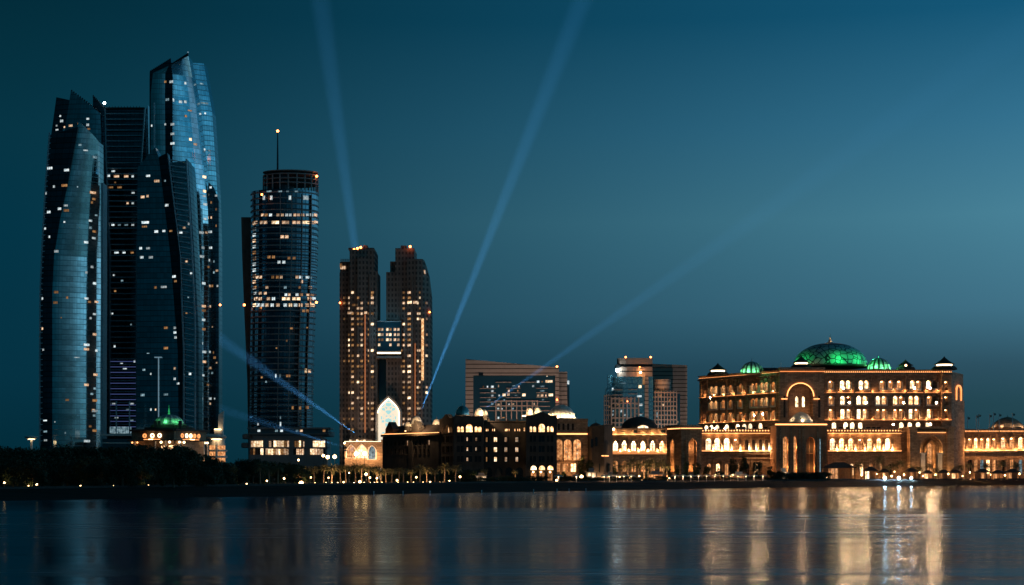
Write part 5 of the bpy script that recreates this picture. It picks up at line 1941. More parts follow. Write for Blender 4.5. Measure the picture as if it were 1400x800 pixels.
# ------------------------------------------------------------------ the palace
yp = 960
Kp = yp / F
pa = thing('palace', 'great stone palace glowing amber, with a broad green-lit dome over many rows of bright arches', 'palace', W(1135, BASE, yp))
pa.location.z = 3.0
fR = Fac(1127, yp, 1288, yp)
fC = Fac(1066, yp - 5, 1127, yp - 5)
fO = Fac(957, yp + 62, 1065.6, yp, 1065.6)
fT = Fac(1288, yp - 4, 1313, yp - 4)
fLR, fLL = Fac(1128, yp - 22, 1248, yp - 22), Fac(956, yp - 12, 1063, yp - 12)
WARMC = (1, .45, .16)


def rowof(fa, xs_, w_, t_, b_, kd): return [(x, w_, t_, b_, kd) for x in xs_]


def facade(fa, a, c, r1, r2, r3, dy=0.0, top=506.5, deep=26):
    mb = MB()
    wall(mb, fa, a, c, 513 + dy, 535.6 + dy, r1, 2.4)
    wall(mb, fa, a, c, 538.2 + dy, 557.5 + dy, r2, 2.4)
    wall(mb, fa, a, c, 557.5 + dy, 574.5 + dy, r3, 2.4)
    mb.pbox(fa, a, c, 574.5 + dy, 659, -2.4, 0)
    mb.pbox(fa, a + .2, c - .2, 508 + dy, 659, -deep, -2.5)
    return mb


xr1 = (1135.6, 1151.7, 1159.8, 1177.2, 1184.6, 1206, 1217.6, 1229.4, 1247.6, 1255.4, 1269.7, 1278)
xr2 = (1136, 1152.2, 1160.3, 1174.4, 1182.4, 1200.6, 1208.7, 1224.3, 1232, 1245.5, 1253.2, 1270.4, 1278.6)
A1, A2, A3 = rowof(fR, xr1, 6.4, 520, 533.5, 'round'), rowof(fR, xr2, 6.4, 541.2, 555.2, 'round'), rowof(fR, xr2, 5.8, 559.8, 572.4, 'rect')
xr1b = (1289.6 + 3.4,)
facade(fR, 1127, 1288, A1, A2, A3).build('main_wall', 'sandstone', pa)
xo1 = (973, 979, 989.4, 999, 1012.6, 1029, 1034.4, 1042, 1048, 1057.4)
B1, B2, B3 = rowof(fO, xo1, 4.6, 521.5, 535, 'round'), rowof(fO, xo1, 4.6, 542.6, 556.4, 'round'), rowof(fO, xo1, 4.2, 561, 573.4, 'rect')
facade(fO, 957, 1065.6, B1, B2, B3).build('angled_wall', 'sandstone', pa)
C1 = [(1073, 3.6, 540, 554, 'round'), (1121, 3.6, 540, 554, 'round')]
T1, T2, T3 = [(1293.5, 5.2, 520.5, 534, 'round')], [(1293.5, 5.2, 541.2, 555, 'round')], [(1293.5, 4.6, 560, 572.4, 'rect')]
facade(fT, 1288.2, 1301, T1, T2, T3).build('corner_wall', 'sandstone', pa)
mb = MB()
fT2 = Fac(1301, yp - 4, 1317.5, yp + 22, 1301)
mb.pbox(fT2, 1301, 1317.5, 508, 545, -12, -.3)
mb.pbox(fT2, 1301, 1318.6, 545, 659, -12, 0)
mb.build('corner_side', 'sandstone', pa)
mb = MB()
n = 10
for i in range(n):
    e = lambda j, r: (fT2.u(1310) + r * (fT2.u(1313.5) - fT2.u(1310)) * math.cos(PI * j / n), fT2.z(532) + r * 7.5 * Kp * math.sin(PI * j / n))
    mb.prism(fT2, [e(i, 1), e(i + 1, 1), e(i + 1, .8), e(i, .8)], .05, .8)
u0 = fT2.u(1310)
hw = fT2.u(1313.5) - u0
for s_ in (-1, 1): mb.fbox(fT2, u0 + s_ * hw * .9 - .3, u0 + s_ * hw * .9 + .3, fT2.z(546), fT2.z(532), .05, .8)
mb.build('arch_light', 'strip_soft', pa)


def pickp(i, bright):
    return 'arch_bright' if i in bright else random.choice(('arch_dim', 'arch_warm', 'arch_warm', 'arch_dim', 'brown_pane'))


for fa, rows, br in ((fR, (A1, A2, A3), ({1, 3, 8, 10}, {1, 3, 5}, {1, 3, 9})), (fO, (B1, B2, B3), ({0, 1, 2, 5, 7, 8}, {0, 1, 7, 8}, {1, 5, 7})), (fT, (T1, T2, T3), (set(), set(), set()))):
    for row, b_ in zip(rows, br):
        for i, o in enumerate(row): window(pa, fa, o, pickp(i, b_) if fa is not fT else 'arch_dim', 'sandstone', 2.4, .45, .3, True, 'window', ('loggia_bright' if i in b_ else 'loggia_soft'))
# balconies with a small lamp over each, the real source of the glow on the walls
for fa, rows in ((fR, (A1, A2)), (fO, (B1, B2))):
    for row in rows:
        for o in row: block('balcony', fa, o[0] - o[1] * .5, o[0] + o[1] * .5, o[3] - 2.2, o[3] + .2, .32, 1.0, 'white_render', pa)
for fa, a, c, cnt in ((fR, 1127, 1288, 11), (fO, 957, 1065.6, 8), (fT, 1288.2, 1301, 1)):
    mb, ms = MB(), MB()
    mb.pbox(fa, a - .6, c + .4, 511.4, 513, -8, 1.8)
    mb.pbox(fa, a - .3, c + .2, 509.2, 511.4, -8, 1.0)
    mb.pbox(fa, a - .6, c + .3, 505.6, 506.8, -3, 1.4)
    mb.build('cornice', 'sandstone', pa)
    mb = MB()
    mb.pbox(fa, a, c, 535.6, 536.6, -1, .5)
    mb.pbox(fa, a, c, 537.2, 538.2, -1, 1.2)
    mb.build('string_course', 'sandstone', pa)
    block('string_course', fa, a, c, 574.5, 576, -1, 1.6, 'sandstone', pa)
    mb = MB()
    n = int((fa.u(c) - fa.u(a)) / 1.2)
    for i in range(n):
        u_ = fa.u(a) + (fa.u(c) - fa.u(a)) * (i + .5) / n
        mb.fbox(fa, u_ - .32, u_ + .32, fa.z(509.2), fa.z(506.8), .2, .7)
    mb.pbox(fa, a, c, 507.3, 508.0, .3, .6)
    mb.build('pierced_parapet', 'sandstone', pa)
    ms.pbox(fa, a, c, 509.0, 509.19, .75, 1.0)
    ms.pbox(fa, a, c, 507.1, 508.9, -.5, -.2)
    ms.build('light_strip', 'strip_warm', pa)
    ms = MB()
    ms.pbox(fa, a, c, 536.7, 537.1, .2, .7)
    ms.pbox(fa, a, c, 574.0, 574.45, .3, .9)
    ms.build('light_strip', 'strip_soft', pa)
    for i in range(cnt):
        x = a + (c - a) * (i + .5) / cnt
        for y in (535, 573.5): point('uplight', fa.at(x, y, 1.2), 420 if fa is fO else 330, WARMC, .25, parent=pa)
# pilasters
for x in (1128.5, 1143.5, 1167.5, 1192, 1238.5, 1263, 1285.5): block('pilaster', fR, x - 1.1, x + 1.1, 513, 575, 0, .8, 'sandstone', pa)
for x in (958.5, 967.5, 994, 1005.5, 1021.5, 1053, 1063.5): block('pilaster', fO, x - .9, x + .9, 513, 575, 0, .8, 'sandstone', pa)
for x in (1216, 1258): point('bay_light', fR.at(x, 571, 1.4), 150, (1, .62, .3), .2, parent=pa)
for fa, a, c in ((fR, 1127, 1288), (fO, 957, 1065.6)):
    mb = MB()
    n = int((fa.u(c) - fa.u(a)) / 1.9)
    for i in range(n):
        u_ = fa.u(a) + (fa.u(c) - fa.u(a)) * (i + .5) / n
        e = lambda q, r: (u_ + r * math.cos(PI * q / 6), fa.z(516.6) + r * math.sin(PI * q / 6))
        for q in range(6): mb.prism(fa, [e(q, .9), e(q + 1, .9), e(q + 1, .6), e(q, .6)], .004, .32)
        mb.fbox(fa, u_ - .93, u_ - .66, fa.z(519), fa.z(516.6), .004, .3)
    mb.pbox(fa, a, c, 514.6, 515.2, .004, .34)
    mb.build('carved_frieze', 'sandstone', pa)
for fa, rows in ((fR, (A1, A2, A3)), (fO, (B1, B2, B3))):
    mb = MB()
    for row in rows:
        for o in row:
            for s_ in (-1, 1):
                x = o[0] + s_ * (o[1] / 2 + .9)
                mb.pbox(fa, x - .42, x + .42, o[2] + 3.4, o[3], .31, .75)
                mb.pbox(fa, x - .7, x + .7, o[2] + 2.6, o[2] + 3.4, .31, .9)
    w_ = mb.build('colonnettes', 'white_render', pa)
    sortcat(w_, kind='stuff')
# centre section with the giant arch
mb = MB()
wall(mb, fC, 1066, 1127, 506, 578, [(1094.3, 35, 524.5, 578, 'round')], 3.0)
mb.pbox(fC, 1066.2, 1126.8, 505.9, 659, -30, -6.2)
mb.pbox(fC, 1066, 1127, 578, 659, -6.1, 0)
mb.pbox(fC, 1066, 1079, 506, 578, -6.1, -3.01)
mb.pbox(fC, 1109.6, 1127, 506, 578, -6.1, -3.01)
mb.build('centre_wall', 'sandstone', pa)
mb, ms = MB(), MB()
mb.pbox(fC, 1065, 1127.6, 502.4, 505.8, -8, 1.4)
mb.pbox(fC, 1066, 1127, 510, 511.4, 0, .7)
mb.build('cornice', 'sandstone', pa)
ms.pbox(fC, 1066, 1127, 507.6, 508.2, .1, .5)
ms.build('light_strip', 'strip_soft', pa)
mb = MB()
n = 16
e = lambda j, r: (fC.u(1094.3) + r * Kp * math.cos(PI * j / n), fC.z(542) + r * Kp * math.sin(PI * j / n))
for i in range(n): mb.prism(fC, [e(i, 18.6), e(i + 1, 18.6), e(i + 1, 17.5), e(i, 17.5)], .1, .7)
for s_ in (-1, 1): mb.pbox(fC, 1094.3 + s_ * 22 - 4, 1094.3 + s_ * 22 + 4, 545, 546, .1, .7)
mb.build('arch_light', 'strip_warm', pa)
mb = MB()
wall(mb, fC, 1080, 1109, 524, 577.9, [(1090.2, 5.4, 541.5, 556.5, 'round'), (1099.2, 5.4, 541.5, 556.5, 'round')], 1.0)
for v in mb.v: v += Vector((fC.n.x, fC.n.y, 0)) * -3.6
mb.build('arch_recess', 'sandstone', pa)
fC2 = Fac(1066, yp - 1.4, 1127, yp - 1.4)
for x in (1090.2, 1099.2): window(pa, fC2, (x, 5.4, 541.5, 556.5, 'round'), 'arch_bright', 'sandstone', 1.0, .35, .2)
for x in (1085, 1094.3, 1104): point('uplight', fC.at(x, 560, -1.0), 110, WARMC, .25, parent=pa)
point('uplight', fC.at(1094.5, 574, 3), 110, WARMC, .25, parent=pa)
for x in (1072.5, 1120): window(pa, fC, (x, 3.0, 541, 571, 'rect'), 'brown_pane', 'sandstone', .001, .5, .3, False)
# entrance porch
fP = Fac(1059, yp - 34, 1131.4, yp - 34)
mb = MB()
opp = [(1074, 7, 596, 646, 'point'), (1087.2, 4.4, 596, 646, 'point'), (1108, 12, 596, 646, 'point'), (1122, 4, 600, 646, 'rect')]
wall(mb, fP, 1061, 1130, 583, 659, opp, 4.2)
mb.pbox(fP, 1061.2, 1129.8, 583, 658, -24, -4.3)
mb.build('porch_wall', 'sandstone_red', pa)
for i, o in enumerate(opp):
    window(pa, fP, o, ('arch_dim', 'arch_dim', 'brown_pane', 'room_blue')[i], 'sandstone', 4.2, .6, .4, i != 1, 'portal')
    if i < 3:
        for y, pw in ((640, 1200), (612, 800)): point('niche_light', fP.at(o[0] + (1.5 if i == 2 else 0), y, -1.4), pw, (1, .5, .18), .25, parent=pa)
mb = MB()
mb.pbox(fP, 1059, 1131.4, 577.6, 579.4, -3, 1.6)
mb.pbox(fP, 1060, 1130.6, 581.4, 583, -25, 1.4)
mb.build('cornice', 'sandstone', pa)
ms = MB()
ms.pbox(fP, 1060, 1130.6, 579.5, 581.3, -.4, .5)
ms.build('light_strip', 'strip_warm', pa)
for x in (1062.2, 1066.5, 1081.5, 1093, 1098, 1117.5, 1128.6): block('pilaster', fP, x - 1.0, x + 1.0, 584, 658, 0, .9, 'sandstone', pa)
for x in (1063, 1128): point('uplight', fP.at(x, 650, 2.4), 200, WARMC, .25, parent=pa)
c = W(1095, 573.6, yp - 22)
k = (yp - 22) / F
mb = MB()
mb.lathe((c[0], c[1], c[2]), [(16 * k, -4.4 * k), (16 * k, -.4 * k), (14.4 * k, 0), (12.8 * k, 3 * k), (9.6 * k, 6.6 * k), (5 * k, 9 * k), (.5 * k, 10.6 * k)], 28)
dm = mb.build('porch_dome', 'dome_pale', pa, True)
mb = MB()
finial(mb, (c[0], c[1], c[2] + 10.4 * k), 3.4 * k)
mb.build('finial', 'dome_bronze', dm)
for a in (-150, -90, -30): point('dome_light', (c[0] + 18.5 * k * math.cos(R(a)), c[1] + 18.5 * k * math.sin(R(a)), c[2] + 1 * k), 420, (1, .72, .45), .25, parent=pa)


def terrace(fa, a, c, arch_xs, aw_, deep, ground_xs, upper_xs, brights, cons=True):
    """two-storey front range below the main block: arcade over a plain ground floor, lit terrace on top"""
    mb = MB()
    op = rowof(fa, arch_xs, aw_, 599, 615.4, 'round')
    wall(mb, fa, a, c, 592.4, 617, op, 2.6)
    og = rowof(fa, ground_xs, 5.2, 634, 650, 'round')
    wall(mb, fa, a, c, 621, 659, og, 1.4)
    mb.pbox(fa, a + .1, c - .1, 592, 658, -deep, -2.7)
    for x in ground_xs: mb.pbox(fa, x + 4.6, x + 6.8, 629, 658, 0, .8)
    mb.build('terrace_wall', 'sandstone', pa)
    mc = MB()
    mc.pbox(fa, a - .4, c + .4, 590.4, 592.2, -deep, 1.4)
    mc.pbox(fa, a - .2, c + .2, 586, 587.2, -2, 1.1)
    n = int((fa.u(c) - fa.u(a)) / 1.6)
    for i in range(n):
        u_ = fa.u(a) + (fa.u(c) - fa.u(a)) * (i + .5) / n
        mc.fbox(fa, u_ - .4, u_ + .4, fa.z(590.4), fa.z(587.2), .3, .9)
    mc.pbox(fa, a, c, 617, 618.2, -1, 1.8)
    mc.pbox(fa, a, c, 619.6, 621, -1, 1.2)
    mc.pbox(fa, a, c, 626.4, 627.4, 0, .6)
    mc.build('cornice', 'sandstone', pa)
    ms = MB()
    ms.pbox(fa, a, c, 588, 589.6, -.6, -.3)
    ms.pbox(fa, a, c, 592.3, 592.8, .3, .8)
    ms.build('light_strip', 'strip_warm', pa)
    ms = MB()
    ms.pbox(fa, a, c, 616.3, 616.9, .5, 1.4)
    ms.build('light_strip', 'strip_warm', pa)
    for x in arch_xs: block('column', fa, x + aw_ * .62, x + aw_ * .88, 607, 615.8, .3, 1.1, 'white_render', pa)
    for i, o in enumerate(op): window(pa, fa, o, 'arch_bright' if i in brights else 'arch_warm' if (i * 7) % 3 else 'arch_dim', 'sandstone', 2.6, .5, .35, True, 'window', 'loggia_bright' if i in brights else 'loggia_soft')
    for i, o in enumerate(og): window(pa, fa, o, random.choice(('arch_warm', 'arch_dim', 'arch_dim', 'brown_pane')), 'sandstone', 1.4, .3, .2)
    for x in arch_xs: point('uplight', fa.at(x + aw_ * .75, 615.2, 1.8), 1900, WARMC, .2, parent=pa)
    for x in arch_xs: point('uplight', fa.at(x, 594, 1.5), 330, WARMC, .2, parent=pa)
    cnt = max(2, int((c - a) / 16))
    for i in range(cnt): point('uplight', fa.at(a + (c - a) * (i + .5) / cnt, 652, 4), 320, WARMC, .25, parent=pa)
    # glowing arches of the set-back storey behind the terrace
    for x in upper_xs:
        o = (x, 5.6, 577.6, 586, 'round')
        window(pa, fU, o, 'arch_bright', 'sandstone', -.12, .3, .3, False)


fU = fR
terrace(fLR, 1131.5, 1232, (1138.3, 1151, 1163.6, 1176.4, 1189.4, 1202, 1214), 7.4, 20, (1139, 1152, 1165, 1178, 1191, 1204, 1217), (1140, 1156, 1165, 1176, 1232, 1243.5, 1255, 1268), {0, 6})
fU = fO
terrace(fLL, 957, 1062, (968.8, 980.9, 993.8, 1006), 8, 12, (969.6, 981.7, 993.8, 1009, 1022, 1034), (966, 973, 981, 994, 1009, 1018, 1026, 1040), {0, 1, 2})
for x in (968, 985, 1003, 1017, 1040): point('terrace_light', fLL.at(x, 584, -3), 240, (1, .6, .28), .3, parent=pa)
for x in (1140, 1160, 1180, 1200, 1225, 1262): point('terrace_light', fLR.at(x, 584, -4), 170, (1, .6, .28), .3, parent=pa)
mb = MB()
opx = [(x, 4.4, 601, 615, 'round') for x in (1020.6, 1030, 1039.6, 1047.8, 1055.8)]
fLL2 = Fac(1012, yp - 13.2, 1063, yp - 13.2)
for x in (1020.6, 1030, 1039.6, 1047.8, 1055.8): block('column', fLL2, x + 2.6, x + 4.4, 606, 615.8, .1, 1.0, 'white_render', pa)
for o in opx: window(pa, fLL2, o, 'brown_pane', 'sandstone', -.05, .5, .3, False)
for x in (1025, 1035, 1044, 1052): point('uplight', fLL2.at(x, 614, 1.8), 1300, (1, .6, .3), .2, parent=pa)
# umbrellas of the roof terrace stay dark: plain planters along the parapet
for x in (1148, 1158, 1186, 1193, 1200): block('planter', fLR, x, x + 5, 583.6, 586, -4, -2, 'roof_dark', pa)
for x in (969, 1008, 1016, 1030, 1046): block('planter', fLL, x, x + 4, 583.4, 586, -4, -2, 'roof_dark', pa)
# great portal on the right
fG = Fac(1232, yp - 26, 1303, yp - 26)
mb = MB()
wall(mb, fG, 1253, 1294, 588, 659, [(1273.4, 31, 596, 652, 'round')], 3)
mb.pbox(fG, 1253.2, 1293.8, 588, 658, -26, -9.2)
for x0, x1 in ((1243, 1253), (1294, 1303)): mb.pbox(fG, x0, x1, 586, 659, -22, 2.2)
mb.pbox(fG, 1232, 1243, 590, 659, -22, -6)
mb.build('portal_wall', 'sandstone', pa)
mb = MB()
n = 14
for q, (r0, dd) in enumerate(((15.4, -3.1), (12.4, -5.1), (9.4, -7.1))):
    r1 = r0 - 3.0
    e = lambda j, r: (fG.u(1273.4) + r * Kp * math.cos(PI * j / n), fG.z(612) + r * 1.06 * Kp * math.sin(PI * j / n))
    for i in range(n): mb.prism(fG, [e(i, r0 + 1.5), e(i + 1, r0 + 1.5), e(i + 1, r1), e(i, r1)], dd - 2, dd)
    for s_ in (-1, 1):
        xa, xb = sorted((1273.4 + s_ * (r0 + 1.5), 1273.4 + s_ * r1))
        mb.pbox(fG, xa, xb, 612, 658, dd - 2, dd)
mb.build('stepped_arch', 'sandstone', pa)
window(pa, fG, (1273.4, 12, 602, 650, 'point'), 'arch_dim', 'sandstone', 9.1, .3, -8.6, True, 'doorway')
for x in (1262, 1285):
    mb = MB()
    mb.pbox(fG, x - 4.2, x + 4.2, 619, 621, -3, .8)
    mb.pbox(fG, x - 3, x + 3, 621, 658, -3, .4)
    mb.build('portal_pier', 'white_render', pa)
for q, (x, y, d, pw) in enumerate(((1262, 617, -1.5, 420), (1285, 617, -1.5, 420), (1273.4, 640, -4, 1100), (1273.4, 618, -5.5, 600), (1258, 640, 6, 450), (1289, 640, 6, 450), (1247.5, 645, 4.5, 420), (1298.5, 645, 4.5, 420), (1238, 640, -1, 300))):
    point('uplight', fG.at(x, y, d), pw, (1, .52, .2), .25, parent=pa)
mb = MB()
mb.pbox(fG, 1241, 1305, 583.6, 586, -22, 3)
mb.pbox(fG, 1253, 1294, 590, 591, 0, .8)
mb.build('cornice', 'sandstone', pa)
ms = MB()
ms.pbox(fG, 1254, 1293, 591.1, 591.6, .2, .6)
ms.build('light_strip', 'strip_warm', pa)
# roof: green dome, small domes, kiosks
m, t, b = newmat('green_dome')
o_ = t.nodes.new('ShaderNodeTexCoord').outputs['Object']
vo = t.nodes.new('ShaderNodeTexVoronoi')
vo.feature = 'DISTANCE_TO_EDGE'
vo.inputs['Scale'].default_value = 0.30
vo.inputs['Randomness'].default_value = 0.75
t.links.new(o_, vo.inputs['Vector'])
ln = mth('LESS_THAN', vo.outputs['Distance'], 0.07, t)
col = ramp(ln, [(0.4, (0.45, 0.62, 0.52)), (0.6, (0.03, 0.04, 0.035))], t)
t.links.new(col, b.inputs['Base Color'])
b.inputs['Roughness'].default_value = 0.45
Yb = yp + 26
kb = Yb / F
c = W(1135, 500.5, Yb)
mb = MB()
mb.lathe((c[0], c[1], c[2] - 2.4 * kb), [(53 * kb, 0), (53 * kb, 2.3 * kb)], 40)
mb.build('dome_drum', 'sandstone_dark', pa)
mb = MB()
pr = [(50 * math.cos(a) ** .92 * kb, 31 * math.sin(a) * kb) for a in [PI / 2 * i / 14 for i in range(14)]] + [(1.0 * kb, 31.2 * kb)]
mb.lathe(c, pr, 48)
dm = mb.build('great_dome', 'green_dome', pa, True)
dm.data.transform(Matrix.Translation(-(c - wloc(pa))))
dm.location = c - wloc(pa)
mb = MB()
pr = [(50.4 * math.cos(a) ** .92 * kb, 31.3 * math.sin(a) * kb) for a in [R(58), R(66), R(74), R(82)]] + [(1.2 * kb, 31.8 * kb)]
mb.lathe(c, pr, 48)
mb.build('dome_cap', 'dome_bronze', dm, True)
mb = MB()
mb.lathe((c[0], c[1], c[2] + 30.6 * kb), [(5.2 * kb, 0), (4.6 * kb, 1.6 * kb), (2.6 * kb, 2.4 * kb), (2.4 * kb, 4.6 * kb), (1.2 * kb, 6 * kb), (1.5 * kb, 7.2 * kb), (.5 * kb, 9 * kb), (.15 * kb, 13 * kb)], 14)
fi = mb.build('finial', 'dome_pale', dm, True)
point('finial_light', (c[0] + 4, c[1] - 4.5, c[2] + 33 * kb), 420, (1, .62, .32), .2, parent=pa)
point('finial_light', (c[0] - 3, c[1] - 4.5, c[2] + 33 * kb), 420, (1, .62, .32), .2, parent=pa)
for a, pw in ((-172, 700), (-148, 1000), (-88, 2000), (-54, 1700), (-24, 1100)):
    point('floodlight', (c[0] + 59 * kb * math.cos(R(a)), c[1] + 59 * kb * math.sin(R(a)), c[2] + 8 * kb), pw, (0.03, 1.0, 0.24), .4, parent=pa)
for (x, yb, yt, hw) in ((1028, 511.5, 494.5, 16), (1201.5, 506.5, 489.5, 16.4)):
    c = W(x, yb, yp + 16)
    k = (yp + 16) / F
    mb = MB()
    mb.lathe(c, dome_prof(hw * k, (yb - yt) * k), 32)
    d2 = mb.build('small_dome', 'dome_bronze', pa, True)
    for i, a in enumerate((-165, -140, -115, -90, -65, -40, -15)):
        mb = MB()
        for q in range(7):
            e0, e1 = R(3 + 8.6 * q), R(3 + 8.6 * (q + 1))
            w0, w1 = R(9) * (1 - .05 * q), R(9) * (1 - .05 * (q + 1))
            rr, hh = hw * k * 1.012, (yb - yt) * k * 1.012
            P = lambda e, q_: (c[0] + rr * math.cos(e) * math.cos(R(a) + q_), c[1] + rr * math.cos(e) * math.sin(R(a) + q_), c[2] + hh * math.sin(e))
            mb.face([P(e0, -w0), P(e0, w0), P(e1, w1), P(e1, -w1)])
        mb.build('dome_panel', 'white_render', d2)
    mb = MB()
    finial(mb, (c[0], c[1], c[2] + (yb - yt) * k * .99), 6.4 * k)
    mb.build('finial', 'pale_metal', d2)
    for a in (-150, -115, -80, -45, -20): point('floodlight', (c[0] + (hw + 4) * k * math.cos(R(a)), c[1] + (hw + 4) * k * math.sin(R(a)), c[2] + 1.6), 620, (0.16, 1.0, 0.38), .25, parent=pa)
for (x, yb, yt, hw, dd) in ((981.5, 513.5, 497.5, 15, 36), (1095.5, 503, 487.5, 14, 4), (1291, 506, 488.6, 17, 10), (1238, 505.5, 492.5, 13, 14)):
    c = W(x, yb, yp + dd)
    k = (yp + dd) / F
    h_ = (yb - yt) * k
    mb = MB()
    mb.lathe(c, [(hw * k, 0), (hw * k, h_ * .14), (hw * .8 * k, h_ * .3)], 8, 1, PI / 8)
    ks = mb.build('kiosk', 'roof_dark', pa)
    mb = MB()
    mb.lathe((c[0], c[1], c[2] + h_ * .44), [(hw * .82 * k, 0), (hw * .78 * k, h_ * .06)] + [(r_ * .9, z_ + h_ * .06) for r_, z_ in dome_prof(hw * .8 * k, h_ * .52, 'tent')], 20)
    mb.build('kiosk_roof', 'roof_dark', ks, True)
    mb = MB()
    mb.lathe((c[0], c[1], c[2] + h_ * .3), [(hw * .62 * k, 0), (hw * .62 * k, h_ * .138)], 16)
    mb.build('lantern', 'strip_cream' if x != 1238 else 'roof_dark', ks)
alight(pa, 'roof_light', W(1238.5, 499.6, yp), .6, 'lamp_warm', 1)
for x, y0, y1 in ((1068, 495, 503), (1057, 498, 506), (1219, 504.6, 506)):
    mb = MB()
    p, q = W(x, y0, yp + 6), W(x, y1, yp + 6)
    mb.tube([q, p], .12, 5)
    mb.build('roof_mast', 'pale_metal', pa)
mb = MB()
mb.pbox(fC, 1046, 1066, 501.5, 506, -16, -9)
mb.pbox(fR, 1213, 1226, 505.8, 508, -12, -6)
mb.build('roof_plant', 'dark_metal', pa)

# floodlights on brackets that shine out over the gardens and the bay
for fa, x, y, d, mt in ((fO, 976, 538, 3, 'flood_lens_soft'), (fLL, 978, 586.5, .6, 'flood_lens'), (fLL, 991, 586.5, .6, 'flood_lens'), (fO, 1035.5, 566.5, 2.6, 'flood_lens'), (fO, 1047.5, 565.5, 2.6, 'flood_lens'), (fR, 1152, 531, 2.6, 'flood_lens'),
                        (fR, 1160, 551, 2.6, 'flood_lens'), (fR, 1175.5, 531, 2.6, 'flood_lens'), (fR, 1183, 551, 2.6, 'flood_lens'), (fR, 1219.5, 580.5, 3.0, 'flood_lens_soft'), (fR, 1234, 551, 2.6, 'flood_lens_soft'),
                        (fR, 1248.5, 531, 2.6, 'flood_lens_soft'), (fR, 1269, 580.5, 5, 'flood_lens'), (fR, 1270, 531, 2.6, 'flood_lens'), (fR, 1278.5, 551, 2.6, 'flood_lens'), (fP, 1096, 575.5, 3, 'flood_lens_soft')):
    mb = MB()
    u_, z_ = fa.u(x), fa.z(y)
    mb.fbox(fa, u_ - .65, u_ + .65, z_ - .65, z_ + .65, d - .5, d)
    mb.fbox(fa, u_ - .1, u_ + .1, z_ - .1, z_ + .1, .1, d - .5)
    o = mb.build('facade_floodlight', 'dark_metal', pa)
    mb = MB()
    mb.face([fa.p(u_ + .48 * math.cos(2 * PI * i / 12), z_ + .48 * math.sin(2 * PI * i / 12), d + .02) for i in range(12)])
    mb.build('lens', mt, o)

# ------------------------------------------------------------------ low right wing
yl = 985
rw = thing('low_palace_wing', 'low palace wing of amber arches reaching out of the picture at the right', 'building', W(1370, BASE, yl))
rw.location.z = 3.0
fl_ = Fac(1302, yl, 1470, yl)
mb = MB()
xa = [1309.6 + 8.3 * i for i in range(7)] + [1371.8, 1383.6, 1395.6, 1407.6, 1419.6, 1431.6, 1443.6, 1455.6]
opl = [(x, 5.4 if i < 7 else 7, 598.6 if i < 7 else 597.4, 613.6, 'round') for i, x in enumerate(xa)]
wall(mb, fl_, 1304, 1464, 593, 616, opl, 2)
opq = [(x, 5, 629, 648, 'rect') for x in xa]
wall(mb, fl_, 1304, 1464, 619, 659, opq, 1.4)
mb.pbox(fl_, 1304.2, 1464, 590, 658, -24, -2.1)
for x in xa: mb.pbox(fl_, x + 3.3, x + 4.8, 593, 616, 0, .5)
mb.build('wall', 'sandstone', rw)
mb = MB()
mb.pbox(fl_, 1303.6, 1465, 586.8, 588, -2, 1.1)
mb.pbox(fl_, 1303.6, 1465, 591, 593, -24, 1.5)
mb.pbox(fl_, 1304, 1465, 616, 617, -2, 1.4)
mb.pbox(fl_, 1304, 1465, 618, 619, -2, 1.0)
for i in range(90): mb.fbox(fl_, fl_.u(1304) + .78 * i, fl_.u(1304) + .78 * i + .4, fl_.z(591), fl_.z(588), .3, .8)
mb.build('cornice', 'sandstone', rw)
ms = MB()
ms.pbox(fl_, 1304, 1464, 588.6, 590.6, -.6, -.3)
ms.pbox(fl_, 1304, 1464, 615.4, 615.9, .5, 1.1)
ms.build('light_strip', 'strip_warm', rw)
for i, o in enumerate(opl):
    if o[0] < 1404: window(rw, fl_, o, ('arch_dim', 'arch_warm')[i % 2], 'sandstone', 2, .35, .25, True, 'window', 'loggia_soft')
for i, o in enumerate(opq):
    if o[0] < 1404: window(rw, fl_, o, ('arch_warm', 'arch_dim', 'brown_pane', 'arch_dim', 'room_blue')[i % 5], 'sandstone', 1.4, .25, .2)
for x in xa: point('uplight', fl_.at(x + 4, 615, 1.8), 1300, WARMC, .2, parent=rw)
for x in xa[::2]: point('uplight', fl_.at(x + 4, 652, 4), 380, WARMC, .25, parent=rw)
c = W(1377.5, 584.5, yl + 14)
k = (yl + 14) / F
mb = MB()
mb.lathe((c[0], c[1], c[2]), [(25 * k, -3 * k), (25 * k, 0), (22 * k, .4 * k), (21 * k, 2.4 * k), (19 * k, 5 * k), (14 * k, 9.4 * k), (8 * k, 12.6 * k), (.6 * k, 14.6 * k)], 28)
dm = mb.build('dome', 'sandstone', rw, True)
mb = MB()
finial(mb, (c[0], c[1], c[2] + 14.3 * k), 4 * k)
mb.build('finial', 'dome_bronze', dm)
for a in (-160, -125, -90, -55, -20): point('dome_light', (c[0] + 25 * k * math.cos(R(a)), c[1] + 25 * k * math.sin(R(a)), c[2] + .8 * k), 420, (1, .72, .45), .25, parent=rw)
